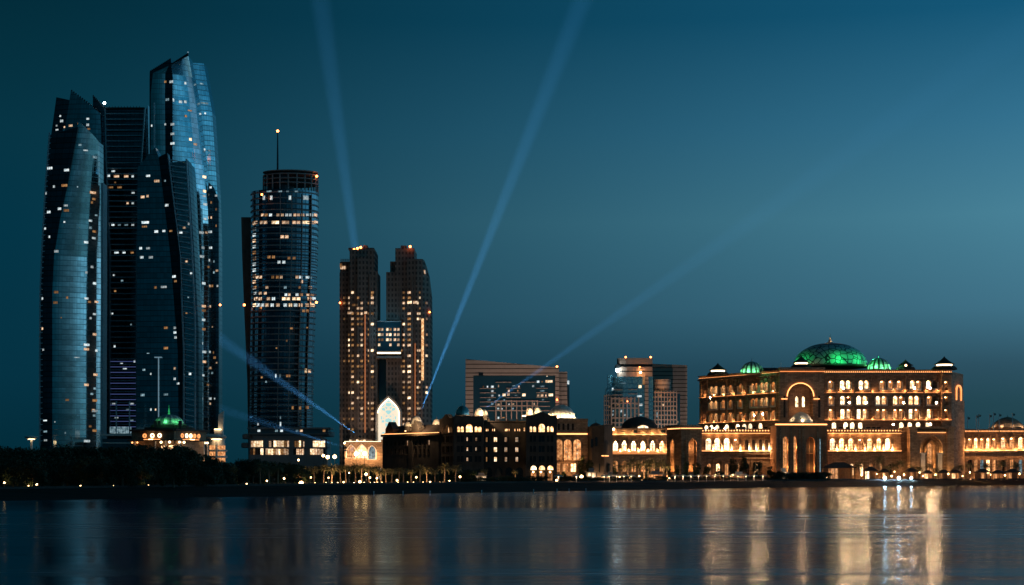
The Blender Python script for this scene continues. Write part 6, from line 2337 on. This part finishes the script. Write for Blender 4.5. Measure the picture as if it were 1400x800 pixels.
for i, (x, yt) in enumerate(((1335, 568), (1338, 566.5), (1353, 567), (1358.5, 564.5), (1366, 566), (1384.5, 565), (1323, 570))):
    Y = yl - 4 + i
    base, top = W(x, 590.5, Y), W(x, yt, Y)
    fp_ = thing('flagpole', f'{ORD[i]} flagpole in order of build', 'flagpole', base, 'flagpoles on the roof of the low wing')
    fp_['label'] = None
    mb = MB()
    mb.tube([base, top], [.26, .2], 6)
    mb.ball(top, .3)
    mb.build('pole', 'pale_metal', fp_)
    mb = MB()
    p = [(0, 0), (.5, .15), (1.0, -.1), (1.5, .1)]
    for (a0, b0), (a1, b1) in zip(p, p[1:]):
        mb.face([(top.x + a0, top.y + b0, top.z - .2 - .1 * a0), (top.x + a1, top.y + b1, top.z - .2 - .1 * a1), (top.x + a1 * .9, top.y + b1, top.z - 1.3 - .2 * a1), (top.x + a0 * .9, top.y + b0, top.z - 1.3 - .2 * a0)])
    mb.build('flag', 'flag_cloth', fp_)
    fp_['x'] = x
fps = sorted([o for o in SC.objects if o.get('category') == 'flagpole'], key=lambda o: o['x'])
for i, o in enumerate(fps):
    o['label'] = f'{ORD[i]} flagpole from the left on the low palace wing, small dark flag at its top'
    del o['x']

# ------------------------------------------------------------------ trees
def leaf_crown(mb, rg, blobs, n, size):
    """many small leaf clumps through a few uneven lobes"""
    wsum = sum(r ** 2 for *_, r in blobs)
    for (x, y, z, r) in blobs:
        for _ in range(int(n * r * r / wsum)):
            d = Vector((rg.gauss(0, 1), rg.gauss(0, 1), rg.gauss(0, .8))).normalized()
            p = Vector((x, y, z)) + d * r * (rg.random() ** .4) * rg.uniform(.85, 1.12)
            a = Vector((rg.gauss(0, 1), rg.gauss(0, 1), rg.gauss(0, 1))).normalized()
            b_ = a.cross(d + Vector((.1, .2, .3))).normalized()
            s_ = size * rg.uniform(.5, 1.3)
            mb.face([p - a * s_, p + b_ * s_ * .5, p + a * s_, p - b_ * s_ * .5])


def make_tree(seed, h, w, n, name='broadleaf_tree', leaf='leaf_dark', size=.4):
    rg = random.Random(seed)
    root = thing(name, None, 'tree', (0, 0, 0))
    mb = MB()
    mb.tube([(0, 0, -.3), (.1, .05, h * .2), (-.1, .1, h * .45), (.05, 0, h * .75)], [h * .035, h * .028, h * .02, h * .008], 7)
    blobs = [(0, 0, h * .62, w * .36)]
    for i in range(6):
        a = rg.uniform(0, 2 * PI)
        blobs.append((w * .34 * math.cos(a), w * .34 * math.sin(a), h * rg.uniform(.1, .26), w * rg.uniform(.14, .2)))
    for i in range(8):
        a = rg.uniform(0, 2 * PI)
        rr = w * rg.uniform(.2, .38)
        z = h * rg.uniform(.34, .84)
        blobs.append((rr * math.cos(a), rr * math.sin(a), z, w * rg.uniform(.13, .24)))
        mb.tube([(0, .05, h * rg.uniform(.2, .4)), (rr * .5 * math.cos(a), rr * .5 * math.sin(a), z * .8), (rr * math.cos(a), rr * math.sin(a), z)], [h * .015, h * .01, h * .004], 5)
    for i in range(5):
        a = rg.uniform(0, 2 * PI)
        blobs.append((w * .2 * math.cos(a), w * .2 * math.sin(a), h * rg.uniform(.84, .94), w * rg.uniform(.06, .12)))
    mb.build('trunk', 'bark', root)
    mc = MB()
    leaf_crown(mc, rg, blobs, n, size)
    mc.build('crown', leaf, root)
    return root


def frond(mb, rg, base, az, elev, ln, droop):
    """an arching palm frond: a midrib with narrow leaflets hanging to both sides"""
    pts = []
    p = Vector(base)
    e = elev
    st = ln / 8
    for i in range(9):
        pts.append(p.copy())
        p = p + Vector((math.cos(az) * math.cos(e), math.sin(az) * math.cos(e), math.sin(e))) * st
        e -= droop / 8
    side = Vector((-math.sin(az), math.cos(az), 0))
    for i in range(8):
        a, c = pts[i], pts[i + 1]
        mb.face([a + side * .05, a - side * .05, c - side * .03, c + side * .03])
        if i == 0: continue
        for s_ in (-1, 1):
            for q in (0, .5):
                o = a.lerp(c, q)
                L_ = ln * .24 * (1 - abs(i - 3.5) / 6.5) * rg.uniform(.8, 1.15)
                dr = (c - a).normalized()
                tip = o + side * s_ * L_ * .8 + dr * L_ * .45 + Vector((0, 0, -L_ * rg.uniform(.25, .6)))
                mb.face([o, o + dr * st * .42, tip])


def make_palm(seed, h):
    rg = random.Random(seed)
    root = thing('palm_tree', None, 'palm tree', (0, 0, 0))
    mb = MB()
    lean = rg.uniform(-.5, .5)
    pts = [(lean * (i / 6) ** 2, .2 * (i / 6) ** 2, h * i / 6 - (.3 if i == 0 else 0)) for i in range(7)]
    mb.tube(pts, [.34, .26, .23, .22, .21, .22, .27], 8)
    mb.build('trunk', 'palm_bark', root)
    mc = MB()
    top = Vector(pts[-1])
    for i in range(34):
        lvl = i / 34
        frond(mc, rg, top + Vector((0, 0, .1)), i * 2.4 + rg.uniform(-.2, .2), R(80 - 95 * lvl) + rg.uniform(-.1, .1), rg.uniform(2.9, 3.7), R(75 + 30 * rg.random()))
    mc.build('crown', 'leaf_palm', root)
    return root


def copy_tree(o, loc, rz=0.0, sc=(1, 1, 1)):
    c = o.copy()
    COL.objects.link(c)
    c.location, c.rotation_euler, c.scale = loc, (0, 0, rz), sc
    for k in list(o.children):
        d = k.copy()
        COL.objects.link(d)
        d.parent = c
        for g in k.children:
            e = g.copy()
            COL.objects.link(e)
            e.parent = d
    return c


class Pool:
    def __init__(s, protos): s.p, s.used = protos, [False] * len(protos)

    def put(s, i, loc, rz, sc):
        i %= len(s.p)
        if not s.used[i]:
            s.used[i] = True
            o = s.p[i]
            o.location, o.rotation_euler, o.scale = loc, (0, 0, rz), sc
            return o
        return copy_tree(s.p[i], loc, rz, sc)


rt_ = random.Random(21)
trees = Pool([make_tree(k, 10, 10, 2600) for k in (1, 2, 3, 4)])
TOP = [(-60, 612), (0, 612), (20, 613), (45, 617), (70, 614), (95, 612), (130, 613), (170, 613), (190, 610), (215, 613), (240, 612), (262, 618), (282, 624), (292, 630), (318, 628), (345, 624), (380, 627), (400, 630)]
SPOTS = []
x = -30.0
while x < 300:                                    # tall back row of the dark belt
    SPOTS.append((x, rt_.uniform(540, 640), 0))
    x += rt_.uniform(9, 12.5)
x = -24.0
while x < 322:                                    # front row
    SPOTS.append((x, rt_.uniform(430, 500), rt_.uniform(8, 20)))
    x += rt_.uniform(12, 16)
x = 292.0
while x < 660:                                    # lower dark trees behind the palms
    SPOTS.append((x, rt_.uniform(680, 740) if x > 420 else rt_.uniform(560, 640), 5 if x < 420 else (8 if x < 520 else 12)))
    x += rt_.uniform(9, 13)
dark_group = 'trees of the dark belt on the left shore'
for i, (px, Y, low) in enumerate(SPOTS):
    zb_ = gz(px)
    ty = interp(TOP, px) + low if px <= 400 else 630 + low
    h = max(3.5, W(px, ty, Y)[2] - zb_)
    s_ = h / 9.6
    o = trees.put(i, (W(px, 600, Y)[0], Y, zb_), rt_.uniform(0, 6.28), (s_ * rt_.uniform(.9, 1.25), s_ * 1.0, s_ * rt_.uniform(.97, 1.03)))
    if px < 325 and low == 0:
        sortcat(o, 'tall bushy tree in the back row of the black belt below the glass towers', 'tree', 'tall trees in the dark belt')
    elif px < 325:
        sortcat(o, 'lower bushy tree in the front row of the black belt behind the left beach', 'tree', 'front trees in the dark belt')
    else:
        sortcat(o, 'dark round tree standing among and behind the palms left of the gabled hotel', 'tree', 'dark trees behind the palms')
for i, (px, yt, Y, wd_) in enumerate(((795, 625, 850, 12), (806, 630, 845, 10), (826, 634, 850, 10), (838, 632, 852, 11), (938, 632, 870, 10), (952, 633, 870, 12), (966, 638, 880, 12), (983, 640, 880, 12), (1003, 628, 900, 14),
                                      (1017, 626, 905, 12), (1034, 632, 895, 16), (1053, 638, 885, 13), (1066, 644, 880, 12), (1085, 646, 876, 14), (1100, 645.5, 876, 14), (1115, 647, 876, 14), (886, 640, 860, 8), (770, 645, 850, 8), (914, 640, 872, 9), (926, 636, 872, 9))):
    zb_ = gz(px)
    h = W(px, yt, Y)[2] - zb_
    o = trees.put(i, (W(px, 600, Y)[0], Y, zb_), rt_.uniform(0, 6.28), (wd_ / F * Y / 8.6, wd_ / F * Y / 9, h / 9.6))
    WHERE = ('in front of the amber arches of the domed wing', 'before the right end of the domed wing', 'below the unlit pavilion and its lit ledge', 'at the corner of the amber arcade wing', 'before the wide niche of the gatehouse',
             'at the right corner of the gatehouse', 'below the leftmost amber arch of the palace', 'before the second ground arch of the palace from its left corner', 'tall and narrow, before the palace terrace', 'tallest of those before the palace terrace, darkest top',
             'broad, just left of the palace porch', 'at the left foot of the palace porch', 'low and wide, under the lit cabin beside the porch', 'leftmost of the low dark three under the porch portals', 'middle of the low dark three under the porch portals',
             'rightmost of the low dark three under the porch portals', 'small, between the palms before the amber arcade', 'small, at the foot of the domed wing', 'small, at the left foot of the gatehouse', 'rounded, before the narrow gatehouse niche')[i]
    sortcat(o, 'dark shore tree ' + WHERE, 'tree', 'dark trees before the palace')

# low shrubs along the gardens
SH = []
x = 640.0
while x < 1064:
    if not (752 < x < 766): SH.append((x, rt_.uniform(650.5, 654.5)))
    x += rt_.uniform(8, 14)
x = 1062.0
while x < 1132:
    SH.append((x, rt_.uniform(645, 649)))
    x += rt_.uniform(6, 9)
for i, (px, yt) in enumerate(SH):
    Y = land_Y(px) + (14 if px < 1062 else 10) + rt_.uniform(0, 6)
    zb_ = gz(px)
    h = max(1.2, W(px, yt, Y)[2] - zb_)
    wd_ = rt_.uniform(.45, .7) * (1.3 if px > 1062 else 1)
    o = trees.put(i, (W(px, 600, Y)[0], Y, zb_), rt_.uniform(0, 6.28), (wd_, wd_, h / 9.6))
    if px < 830: sortcat(o, 'low dark shrub in the garden strip before the gabled hotel and its neighbours', 'shrub', 'shrubs before the hotel')
    elif px < 1062: sortcat(o, 'low dark shrub in the garden strip behind the lit parasols', 'shrub', 'shrubs behind the parasols')
    else: sortcat(o, 'dark shrub of the thick low hedge under the palace porch', 'shrub', 'hedge shrubs under the porch')

# ------------------------------------------------------------------ palms
palms = Pool([make_palm(k, h_) for k, h_ in ((7, 7.0), (8, 8.2), (9, 6.2))])
PAL = []
for px in (392, 405, 418, 429, 441, 452, 463, 474, 486, 497, 506, 514, 526, 535, 544, 553, 562, 573, 584, 596, 607, 620): PAL.append((px + rt_.uniform(-3, 3), rt_.uniform(634, 644), rt_.uniform(600, 650), 'hotel'))
for px, yt in ((356, 634), (368, 637), (380, 636)): PAL.append((px, yt, 540, 'hotel'))
for px, yt in ((515, 641), (521, 643), (662, 642), (705, 643)): PAL.append((px, yt, 600 if px < 600 else 690, 'hotel'))
for px, yt in ((812, 630), (824, 631), (858, 632), (866, 628), (873, 634), (880, 630), (886, 633), (892, 627), (899, 632), (907, 628), (912, 633), (849, 636)): PAL.append((px, yt, rt_.uniform(845, 868), 'arcade'))
for px, yt in ((1175.5, 632), (1202, 624), (1230, 630), (1247, 637), (1257, 638), (1270, 634), (1281, 640), (1312, 636), (1325, 633), (1303, 640), (1349, 634), (1369, 631), (1390, 633), (1212, 637), (1222, 634)): PAL.append((px, yt, rt_.uniform(905, 925), 'palace'))
GL = {'hotel': 'slim palm of the lit grove on the shore left of the gabled hotel', 'arcade': 'slim palm with warm-lit trunk in the grove before the amber arcade wing', 'palace': 'slim palm rising from the beach pavilions before the palace portal'}
for i, (px, yt, Y, g) in enumerate(PAL):
    zb_ = gz(px)
    h = W(px, yt, Y)[2] - zb_
    ph = (7.0, 8.2, 6.2)[i % 3]
    s_ = max(.5, h / (ph + 1.6))
    o = palms.put(i, (W(px, 600, Y)[0], Y, zb_), rt_.uniform(0, 6.28), (min(1.25, s_ * 1.15), min(1.25, s_ * 1.15), s_))
    sortcat(o, GL[g], 'palm tree', {'hotel': 'palms left of the gabled hotel', 'arcade': 'palms before the arcade wing', 'palace': 'palms before the palace portal'}[g])

# ground uplights among the palms
ULP = [(410, 630), (432, 604), (447, 610), (455, 600), (463, 604), (471, 612), (485, 604), (499, 606), (507, 602), (513, 600), (517, 604), (523, 606), (545, 610), (558, 612), (566, 610), (579, 612), (602, 606), (606, 604)]
for i, (px, Y) in enumerate(ULP + [(858, 850), (864, 850), (870, 848), (877, 850), (884, 850), (891, 848), (899, 850), (906, 852), (912, 852), (812, 846), (824, 846), (662, 686), (705, 690)] +
                            [(1175.5, 904), (1202, 904), (1230, 902), (1247, 903), (1257, 903), (1270, 903), (1281, 903), (1312, 904), (1325, 904), (1349, 904), (1369, 904), (1390, 904)]):
    zb_ = gz(px)
    p = Vector((W(px, 600, Y)[0], Y - 3, zb_))
    u = thing('uplight', None, 'light', p, 'ground uplights among the palms')
    mb = MB()
    mb.lathe(p, [(.3, 0), (.3, .3), (.22, .34)], 10)
    mb.build('housing', 'dark_metal', u)
    mb = MB()
    mb.lathe((p.x, p.y, p.z + .345), [(.2, 0), (.16, .1)], 10)
    mb.build('lens', 'lamp_warm', u)
    u['label'] = ('small bright ground lamp at the foot of the palms left of the gabled hotel' if px < 720 else 'small bright ground lamp under the palms before the amber arcade wing' if px < 1000 else 'small bright ground lamp under the palms before the palace portal')
    u['group'] = 'ground lamps left of the hotel' if px < 720 else 'ground lamps before the arcade' if px < 1000 else 'ground lamps before the palace portal'
    point('beam', p + Vector((0, 0, .7)), (1100 if px < 700 else 1300) * rt_.uniform(.5, 1.5), (1, .58, .28), .15, parent=u)

# ------------------------------------------------------------------ little buildings along the shore
def hut(px, pyb, pyr, w, Y, roof, label, lit='arch_warm', open_=True, wallm='sandstone', name='beach_pavilion'):
    """pavilion: posts, roof, glowing back wall. pyr = row of the roof top, w = width in photo pixels"""
    k = Y / F
    c = W(px, pyb, Y)
    zb_ = gz(px)
    root = thing(name, label, 'pavilion', (c.x, Y, zb_))
    h = W(px, pyr, Y)[2] - zb_
    hw = w / 2 * k
    d = min(4, hw * 1.2)
    e = h * .68
    mb = MB()
    n = max(2, int(w / 6) + 1)
    for i in range(n):
        x = c.x - hw * .92 + 1.84 * hw * i / (n - 1)
        for y in (Y - d * .9, Y + d * .9): mb.box(x - .14, x + .14, y - .14, y + .14, zb_ - .2, zb_ + e)
    mb.build('posts', wallm, root)
    mb = MB()
    if roof == 'hip':
        mb.hexa([(c.x - hw * 1.1, Y - d * 1.15, zb_ + e), (c.x + hw * 1.1, Y - d * 1.15, zb_ + e), (c.x + hw * 1.1, Y + d * 1.15, zb_ + e), (c.x - hw * 1.1, Y + d * 1.15, zb_ + e),
                 (c.x - hw * .35, Y - .2, zb_ + h), (c.x + hw * .35, Y - .2, zb_ + h), (c.x + hw * .35, Y + .2, zb_ + h), (c.x - hw * .35, Y + .2, zb_ + h)])
    else:
        mb.box(c.x - hw * 1.05, c.x + hw * 1.05, Y - d * 1.1, Y + d * 1.1, zb_ + e, zb_ + e + .35)
        mb.box(c.x - hw * .5, c.x + hw * .5, Y - d * .5, Y + d * .5, zb_ + e + .36, zb_ + h)
    mb.build('roof', 'roof_dark' if roof == 'hip' else wallm, root)
    if lit:
        mb = MB()
        f0 = .85 if roof != 'hip' else .3
        of = ((px * 7.3) % 1 - .5) * (.8 if roof == 'hip' else 0)
        mb.box(c.x + hw * (of - f0), c.x + hw * (of + f0), Y + d * .5, Y + d * .6, zb_ + .3, zb_ + e - .3)
        mb.build('glazing', lit, root)
        mb = MB()
        mb.box(c.x - hw * .95, c.x + hw * .95, Y + d * .62, Y + d * .75, zb_, zb_ + e)
        mb.build('back_wall', wallm, root)
        point('ceiling_lamp', (c.x, Y - .3 * d, zb_ + e - .5), 90, (1, .52, .22), .2, parent=root)
    mb = MB()
    mb.box(c.x - hw, c.x + hw, Y - d * 1.02, Y - d * .96, zb_, zb_ + .8)
    mb.build('railing', 'dark_metal', root)
    return root


hut(658, 659, 646.5, 15, 640, 'flat', 'small flat-roofed kiosk with a glowing top, before the left front of the gabled hotel', 'room_bright', wallm='concrete')
hut(808.5, 658, 640, 14, 800, 'flat', 'kiosk with a white lit top floor, below the unlit pavilion', 'room_bright', wallm='concrete')
hut(834.5, 658, 645, 12, 805, 'flat', 'low kiosk with one amber doorway, left of the lit palms', 'arch_warm', wallm='concrete')
hut(896, 658, 644, 22, 838, 'flat', 'dark square beach house among the palms before the amber arcade wing', 'arch_dim', wallm='concrete')
hut(1010, 657, 645, 17, 868, 'flat', 'open pergola with thin posts, below the ground arches of the palace left wing', 'arch_dim', wallm='white_render')
hut(1071, 656, 640, 11, 905, 'flat', 'white lit cabin at the left foot of the palace porch', 'room_bright', wallm='white_render')
hut(1147, 655, 632, 42, 905, 'hip', 'wide hip-roofed beach restaurant glowing inside, right of the palace porch', 'arch_dim', wallm='timber')
for i, (px, w, yt) in enumerate(((1190, 16, 638), (1209, 13, 641), (1246, 17, 640), (1268, 14, 643), (1290, 13, 642), (1305, 15, 642), (1343, 17, 641), (1364, 16, 643), (1384, 18, 641))):
    hut(px, 655, yt, w, 896 + (i % 2) * 6, 'hip', ORD[i] + ' hip-roofed beach shelter from the left, in front of the palace portal', ('arch_bright', 'arch_warm', 'arch_dim', 'arch_warm', 'arch_dim', 'arch_warm', 'arch_dim', 'arch_dim', 'arch_dim')[i], wallm='timber')['group'] = 'beach shelters'

# shore wall and hedge: low dark line between sand and gardens
mb = MB()
for a, c in zip(range(-100, 1500, 50), range(-50, 1550, 50)):
    q = []
    for px in (a, c):
        Y = land_Y(px) + 2
        q.append(Vector((W(px, 600, Y)[0], Y, gz(px))))
    A, B = q
    e, u = Vector((0, .6, 0)), Vector((0, 0, .55))
    mb.hexa([A - e * .5 - u * .6, B - e * .5 - u * .6, B + e - u * .6, A + e - u * .6, A - e * .5 + u, B - e * .5 + u, B + e + u, A + e + u])
w_ = mb.build('sea_wall', 'roof_dark')
sortcat(w_, 'low concrete wall along the back of the dark beach', 'wall')

# ------------------------------------------------------------------ parasols on the sand
pr_root = thing('beach_parasol', None, 'parasol', (0, 0, 0))
mb = MB()
mb.tube([(0, 0, -.2), (0, 0, 3.0)], .10, 6)
mb.build('pole', 'canvas_pale', pr_root)
mb = MB()
n = 10
for i in range(n):
    a0, a1 = 2 * PI * i / n, 2 * PI * (i + 1) / n
    r_ = 1.75
    v0, v1 = Vector((r_ * math.cos(a0), r_ * math.sin(a0), 2.45)), Vector((r_ * math.cos(a1), r_ * math.sin(a1), 2.45))
    mb.face([v0, v1, (0, 0, 3.05)])
    mb.face([v0, v1, v1 + Vector((0, 0, -.2)), v0 + Vector((0, 0, -.2))])
mb.build('canopy', 'canvas_pale', pr_root)
mb = MB()
mb.lathe((0, 0, 2.1), [(.16, 0), (.2, .15), (.1, .22)], 8)
mb.build('lamp', 'lamp_warm', pr_root)
PP = [763.5, 788, 826, 833, 843, 853, 863, 923, 934, 944.5, 955, 966, 977, 989, 999, 1009, 1020, 1031, 1043]
parasols = Pool([pr_root])
for i, px in enumerate(PP):
    Y = land_Y(px) - 2 + (i % 3) * .7
    o = parasols.put(0, (W(px, 600, Y)[0], Y, gz(px)), i * .7, (1, 1, 1))
    sortcat(o, ORD[i] + ' lit parasol from the left in the row along the beach', 'parasol', 'lit parasols along the beach')
    point('lamp_glow', (o.location.x, Y - .5, gz(px) + 1.9), 130, (1, .68, .4), .12, parent=o)

# ------------------------------------------------------------------ street lamps and floodlights
def street_lamp(px, py, Y, label, power, s=.5, m_='lamp_warm', col_=(1, .58, .26)):
    if power == 150: px, py, s = px + rt_.uniform(-4, 4), py + rt_.uniform(-3, 3.5), s * rt_.uniform(.6, 1.25)
    zb_ = gz(px)
    p = W(px, py, Y)
    root = thing('street_lamp', label, 'lamp', (p.x, Y, zb_), 'lamps along the shore')
    mb = MB()
    mb.tube([(p.x, Y, zb_ - .2), (p.x, Y, p.z - s)], [.14, .09], 6)
    mb.build('post', 'dark_metal', root)
    mb = MB()
    mb.ball(p, s)
    mb.build('lamp_head', m_, root)
    if power: point('bulb', (p.x, Y - s - .4, p.z), power, col_, .3, parent=root)
    return root


EXTRA = tuple((x, y, 893 + (k % 3) * 5, .34 + .08 * (k % 3), 170, 'small warm lamp in the row of lamps among the beach shelters') for k, (x, y) in enumerate((
    (1178, 650), (1199, 648), (1219, 651), (1223, 645), (1236, 649), (1257, 646), (1262, 651), (1279, 649), (1297, 648), (1316, 651), (1326, 646), (1336, 651), (1354, 649), (1374, 650), (1394, 648), (1131, 653), (1124, 651)))) + tuple(
    (x, y, Y_, .3, 150, 'small warm lamp among the trunks of the palm grove left of the gabled hotel') for x, y, Y_ in ((385, 656, 560), (399, 654, 590), (425, 650, 600), (452, 651, 600), (466, 656, 598), (478, 648, 600), (508, 655, 596), (519, 653, 598), (541, 656, 606), (571, 655, 606), (590, 656, 608), (613, 655, 610), (365, 658, 520))) + tuple(
    (x, y, Y_, .34, 170, 'small warm lamp among the palms before the amber arcade wing') for x, y, Y_ in ((847, 652, 842), (861, 654, 842), (874, 651, 842), (887, 653, 842), (903, 652, 844), (915, 654, 846), (818, 654, 838)))
for i, (px, py, Y, s, pw, lb) in enumerate(((448, 625, 660, .75, 1400, 'tall bright street lamp, left one of the pair below the round tower'), (457.5, 624.5, 660, .75, 1400, 'tall bright street lamp, right one of the pair below the round tower'),
                                   (487, 620.5, 720, .95, 1800, 'brightest street lamp before the left arches of the twin-tower podium'), (498.5, 620, 720, .95, 1800, 'brightest street lamp before the right arches of the twin-tower podium'),
                                   (442, 623, 700, .6, 500, 'small street lamp just left of the bright pair below the round tower'), (408, 629, 640, .4, 300, 'lone small street lamp over the palms below the round tower'),
                                   (471, 606, 900, .5, 400, 'small lamp on a post at the left corner of the twin-tower podium'), (500.5, 648.4, 596, .5, 300, 'low globe lamp on the shore path before the twin towers'), (410.5, 659, 590, .6, 500, 'low warm lamp on the shore below the podium of the round tower'),
                                   (413, 660, 588, .45, 300, 'low warm lamp just right of another one, below the round tower'), (492, 659, 590, .5, 300, 'low warm lamp on the shore below the twin-tower podium'), (326, 663.5, 500, .34, 200, 'left one of two white lamps at the right end of the dark trees'),
                                   (335, 664, 500, .25, 150, 'right one of two white lamps at the right end of the dark trees'), (281, 664.5, 470, .25, 120, 'small lamp under the dark trees, below the domed pavilion'), (203, 664, 450, .2, 90, 'small lamp low under the dark trees, below the dome at their middle'),
                                   (50, 662, 440, .3, 160, 'bright slim lamp among trunks near the left end of the beach'), (39, 664.6, 440, .2, 60, 'tiny lamp left of the slim bright one near the left end of the beach'), (155, 664.5, 446, .18, 60, 'tiny lamp under the dark trees, left of their middle'),
                                   (168, 664.5, 446, .18, 60, 'tiny lamp under the dark trees, close to their middle'), (110, 664.5, 444, .2, 60, 'tiny lamp under the dark trees, below the slatted tower'), (125, 664.5, 444, .16, 50, 'faint tiny lamp under the dark trees below the slatted tower'),
                                   (6, 660, 436, .24, 120, 'leftmost warm lamp under the trees at the edge of the picture'), (629, 652, 660, .4, 260, 'lamp at the right end of the lit palms before the gabled hotel'), (680.5, 656, 680, .4, 160, 'cross-shaped path lamp before the middle of the gabled hotel'),
                                   (761, 657, 690, .5, 240, 'bright lamp on the sand left of the first lit parasols'), (795, 652, 800, .9, 700, 'warm globe lamp at the foot of the amber domed wing'), (1001.5, 650, 868, .5, 240, 'lamp standing behind the parasols left of the pergola'),
                                   (978, 650, 866, .5, 240, 'lamp standing behind the parasols below the palace left corner'), (1090, 656.4, 840, .4, 120, 'single small lamp on the dark lawn before the palace porch')) + EXTRA):
    street_lamp(px, py, Y, lb, pw, s)['group'] = 'lamps along the shore' if lb[0:10] != 'small warm' else 'lamps ' + lb[16:40]
for i, (px, s) in enumerate(((1209.5, 1.0), (1228.5, 1.0), (1245.5, .7))):
    Y = land_Y(px) - 3
    zb_ = gz(px) - .3
    p = Vector((W(px, 600, Y)[0], Y, W(px, 653.6, Y)[2]))
    root = thing('floodlight', ORD[i] + ' blue-white floodlight from the left on a short post at the water edge', 'floodlight', (p.x, Y, zb_), 'blue-white floodlights on the beach')
    mb = MB()
    mb.tube([(p.x, Y, zb_ - .4), (p.x, Y, p.z - .4)], .12, 6)
    mb.build('post', 'dark_metal', root)
    mb = MB()
    mb.lathe(p + Vector((0, .3, 0)), [(.5, -.5), (.62, 0), (.5, .5)], 10)
    mb.build('housing', 'dark_metal', root)
    mb = MB()
    mb.ball(p - Vector((0, .5, 0)), .6 * s)
    mb.build('lens', 'flood_lens_blue', root)
    point('beam', p - Vector((0, 1.6, .2)), 900 * s, (.55, .85, 1), .3, parent=root, mirrored=True)

# swimming-line posts in the shallow water
for i, (px, py) in enumerate(((511, 678), (551, 677.6), (588, 677.2), (658.5, 676), (729.5, 674.4), (761.5, 673.6), (778, 673.4), (801, 672.8))):
    Y = H * F / (py - HY)
    p = W(px, py, Y)
    root = thing('marker_post', ORD[i] + ' thin marker post from the left, standing in the shallow water', 'post', (p.x, Y, 0), 'marker posts in the shallows')
    mb = MB()
    mb.tube([(p.x, Y, -.3), (p.x, Y, .85)], .09, 6)
    mb.build('post', 'pale_metal', root)
    mb = MB()
    mb.lathe((p.x, Y, .85), [(.13, 0), (.13, .22), (.05, .3)], 8)
    mb.build('cap', 'pale_metal', root)

# ------------------------------------------------------------------ searchlights and their beams in the night air
m = bpy.data.materials.new('beam_air')
m.use_nodes = True
MATS['beam_air'] = m
t = m.node_tree
t.nodes.clear()
vs = t.nodes.new('ShaderNodeVolumeScatter')
vs.inputs['Color'].default_value = (.75, .88, 1, 1)
vs.inputs['Density'].default_value = 0.0006
vs.inputs['Anisotropy'].default_value = 0.0
mo = t.nodes.new('ShaderNodeOutputMaterial')
t.links.new(vs.outputs[0], mo.inputs['Volume'])
m.cycles.homogeneous_volume = True
m.cycles.volume_sampling = 'EQUIANGULAR'


def searchlight(px, py, Y, tx, ty, tY, length, ang, power, label, col_=(.12, .48, 1)):
    p, q = W(px, py, Y), W(tx, ty, tY)
    d = (q - p).normalized()
    root = thing('searchlight', label, 'searchlight', p, 'searchlights')
    a = d.cross(Vector((0, 1, 0))).normalized()
    b_ = d.cross(a)
    mb = MB()
    mb.tube([p - d * 1.2, p - d * .9, p - d * .1, p], [.4, .75, .9, .9], 12)
    mb.build('drum', 'dark_metal', root)
    mb = MB()
    mb.tube([p + d * .01, p + d * .05], [.8, .78], 12)
    mb.build('lens', 'lamp_white', root)
    mb = MB()
    mb.box(p.x - .9, p.x + .9, p.y - .5, p.y + .5, p.z - 2.2, p.z - 1.5)
    mb.build('base', 'dark_metal', root)
    r0, r1 = .9, .9 + math.tan(R(ang / 2)) * length * 1.02
    mb = MB()
    n = 20
    s0, s1 = p + d * .6, p + d * length
    mb.loft([[s0 + (a * math.cos(2 * PI * i / n) + b_ * math.sin(2 * PI * i / n)) * r0 for i in range(n)],
             [s1 + (a * math.cos(2 * PI * i / n) + b_ * math.sin(2 * PI * i / n)) * r1 for i in range(n)]], True, True)
    bm_ = mb.build('light_beam', 'beam_air')
    sortcat(bm_, kind='stuff')
    off = .9 / math.tan(R(ang / 2))                          # virtual source behind the lens, so that the cone starts at its rim
    point('lamp', p + d * .55, power, col_, .25, 'SPOT', root, q, ang, 1.0)
    return root


searchlight(492, 597, 1080, 300, 463, 1296, 600, 2.8, 5e7, 'searchlight on the twin-tower podium, its beam crossing before the round tower')
searchlight(472, 612, 1085, 310, 562, 1290, 600, 2.4, 2.2e7, 'searchlight by the podium corner, its beam lying low over the long lit storeys')
searchlight(572, 571, 1000, 690, 270, 1000, 700, 3.6, 6.5e7, 'searchlight on the roof of the low hotel wing, its beam rising steeply to the right')
searchlight(516, 560, 1175, 455, 120, 1175, 700, 3.8, 6e7, 'searchlight between the twin towers, its beam standing almost straight up')
searchlight(652, 566, 830, 1010, 315, 830, 900, 4.2, 1.6e7, 'searchlight behind the hotel domes, its faint beam slanting far to the right')
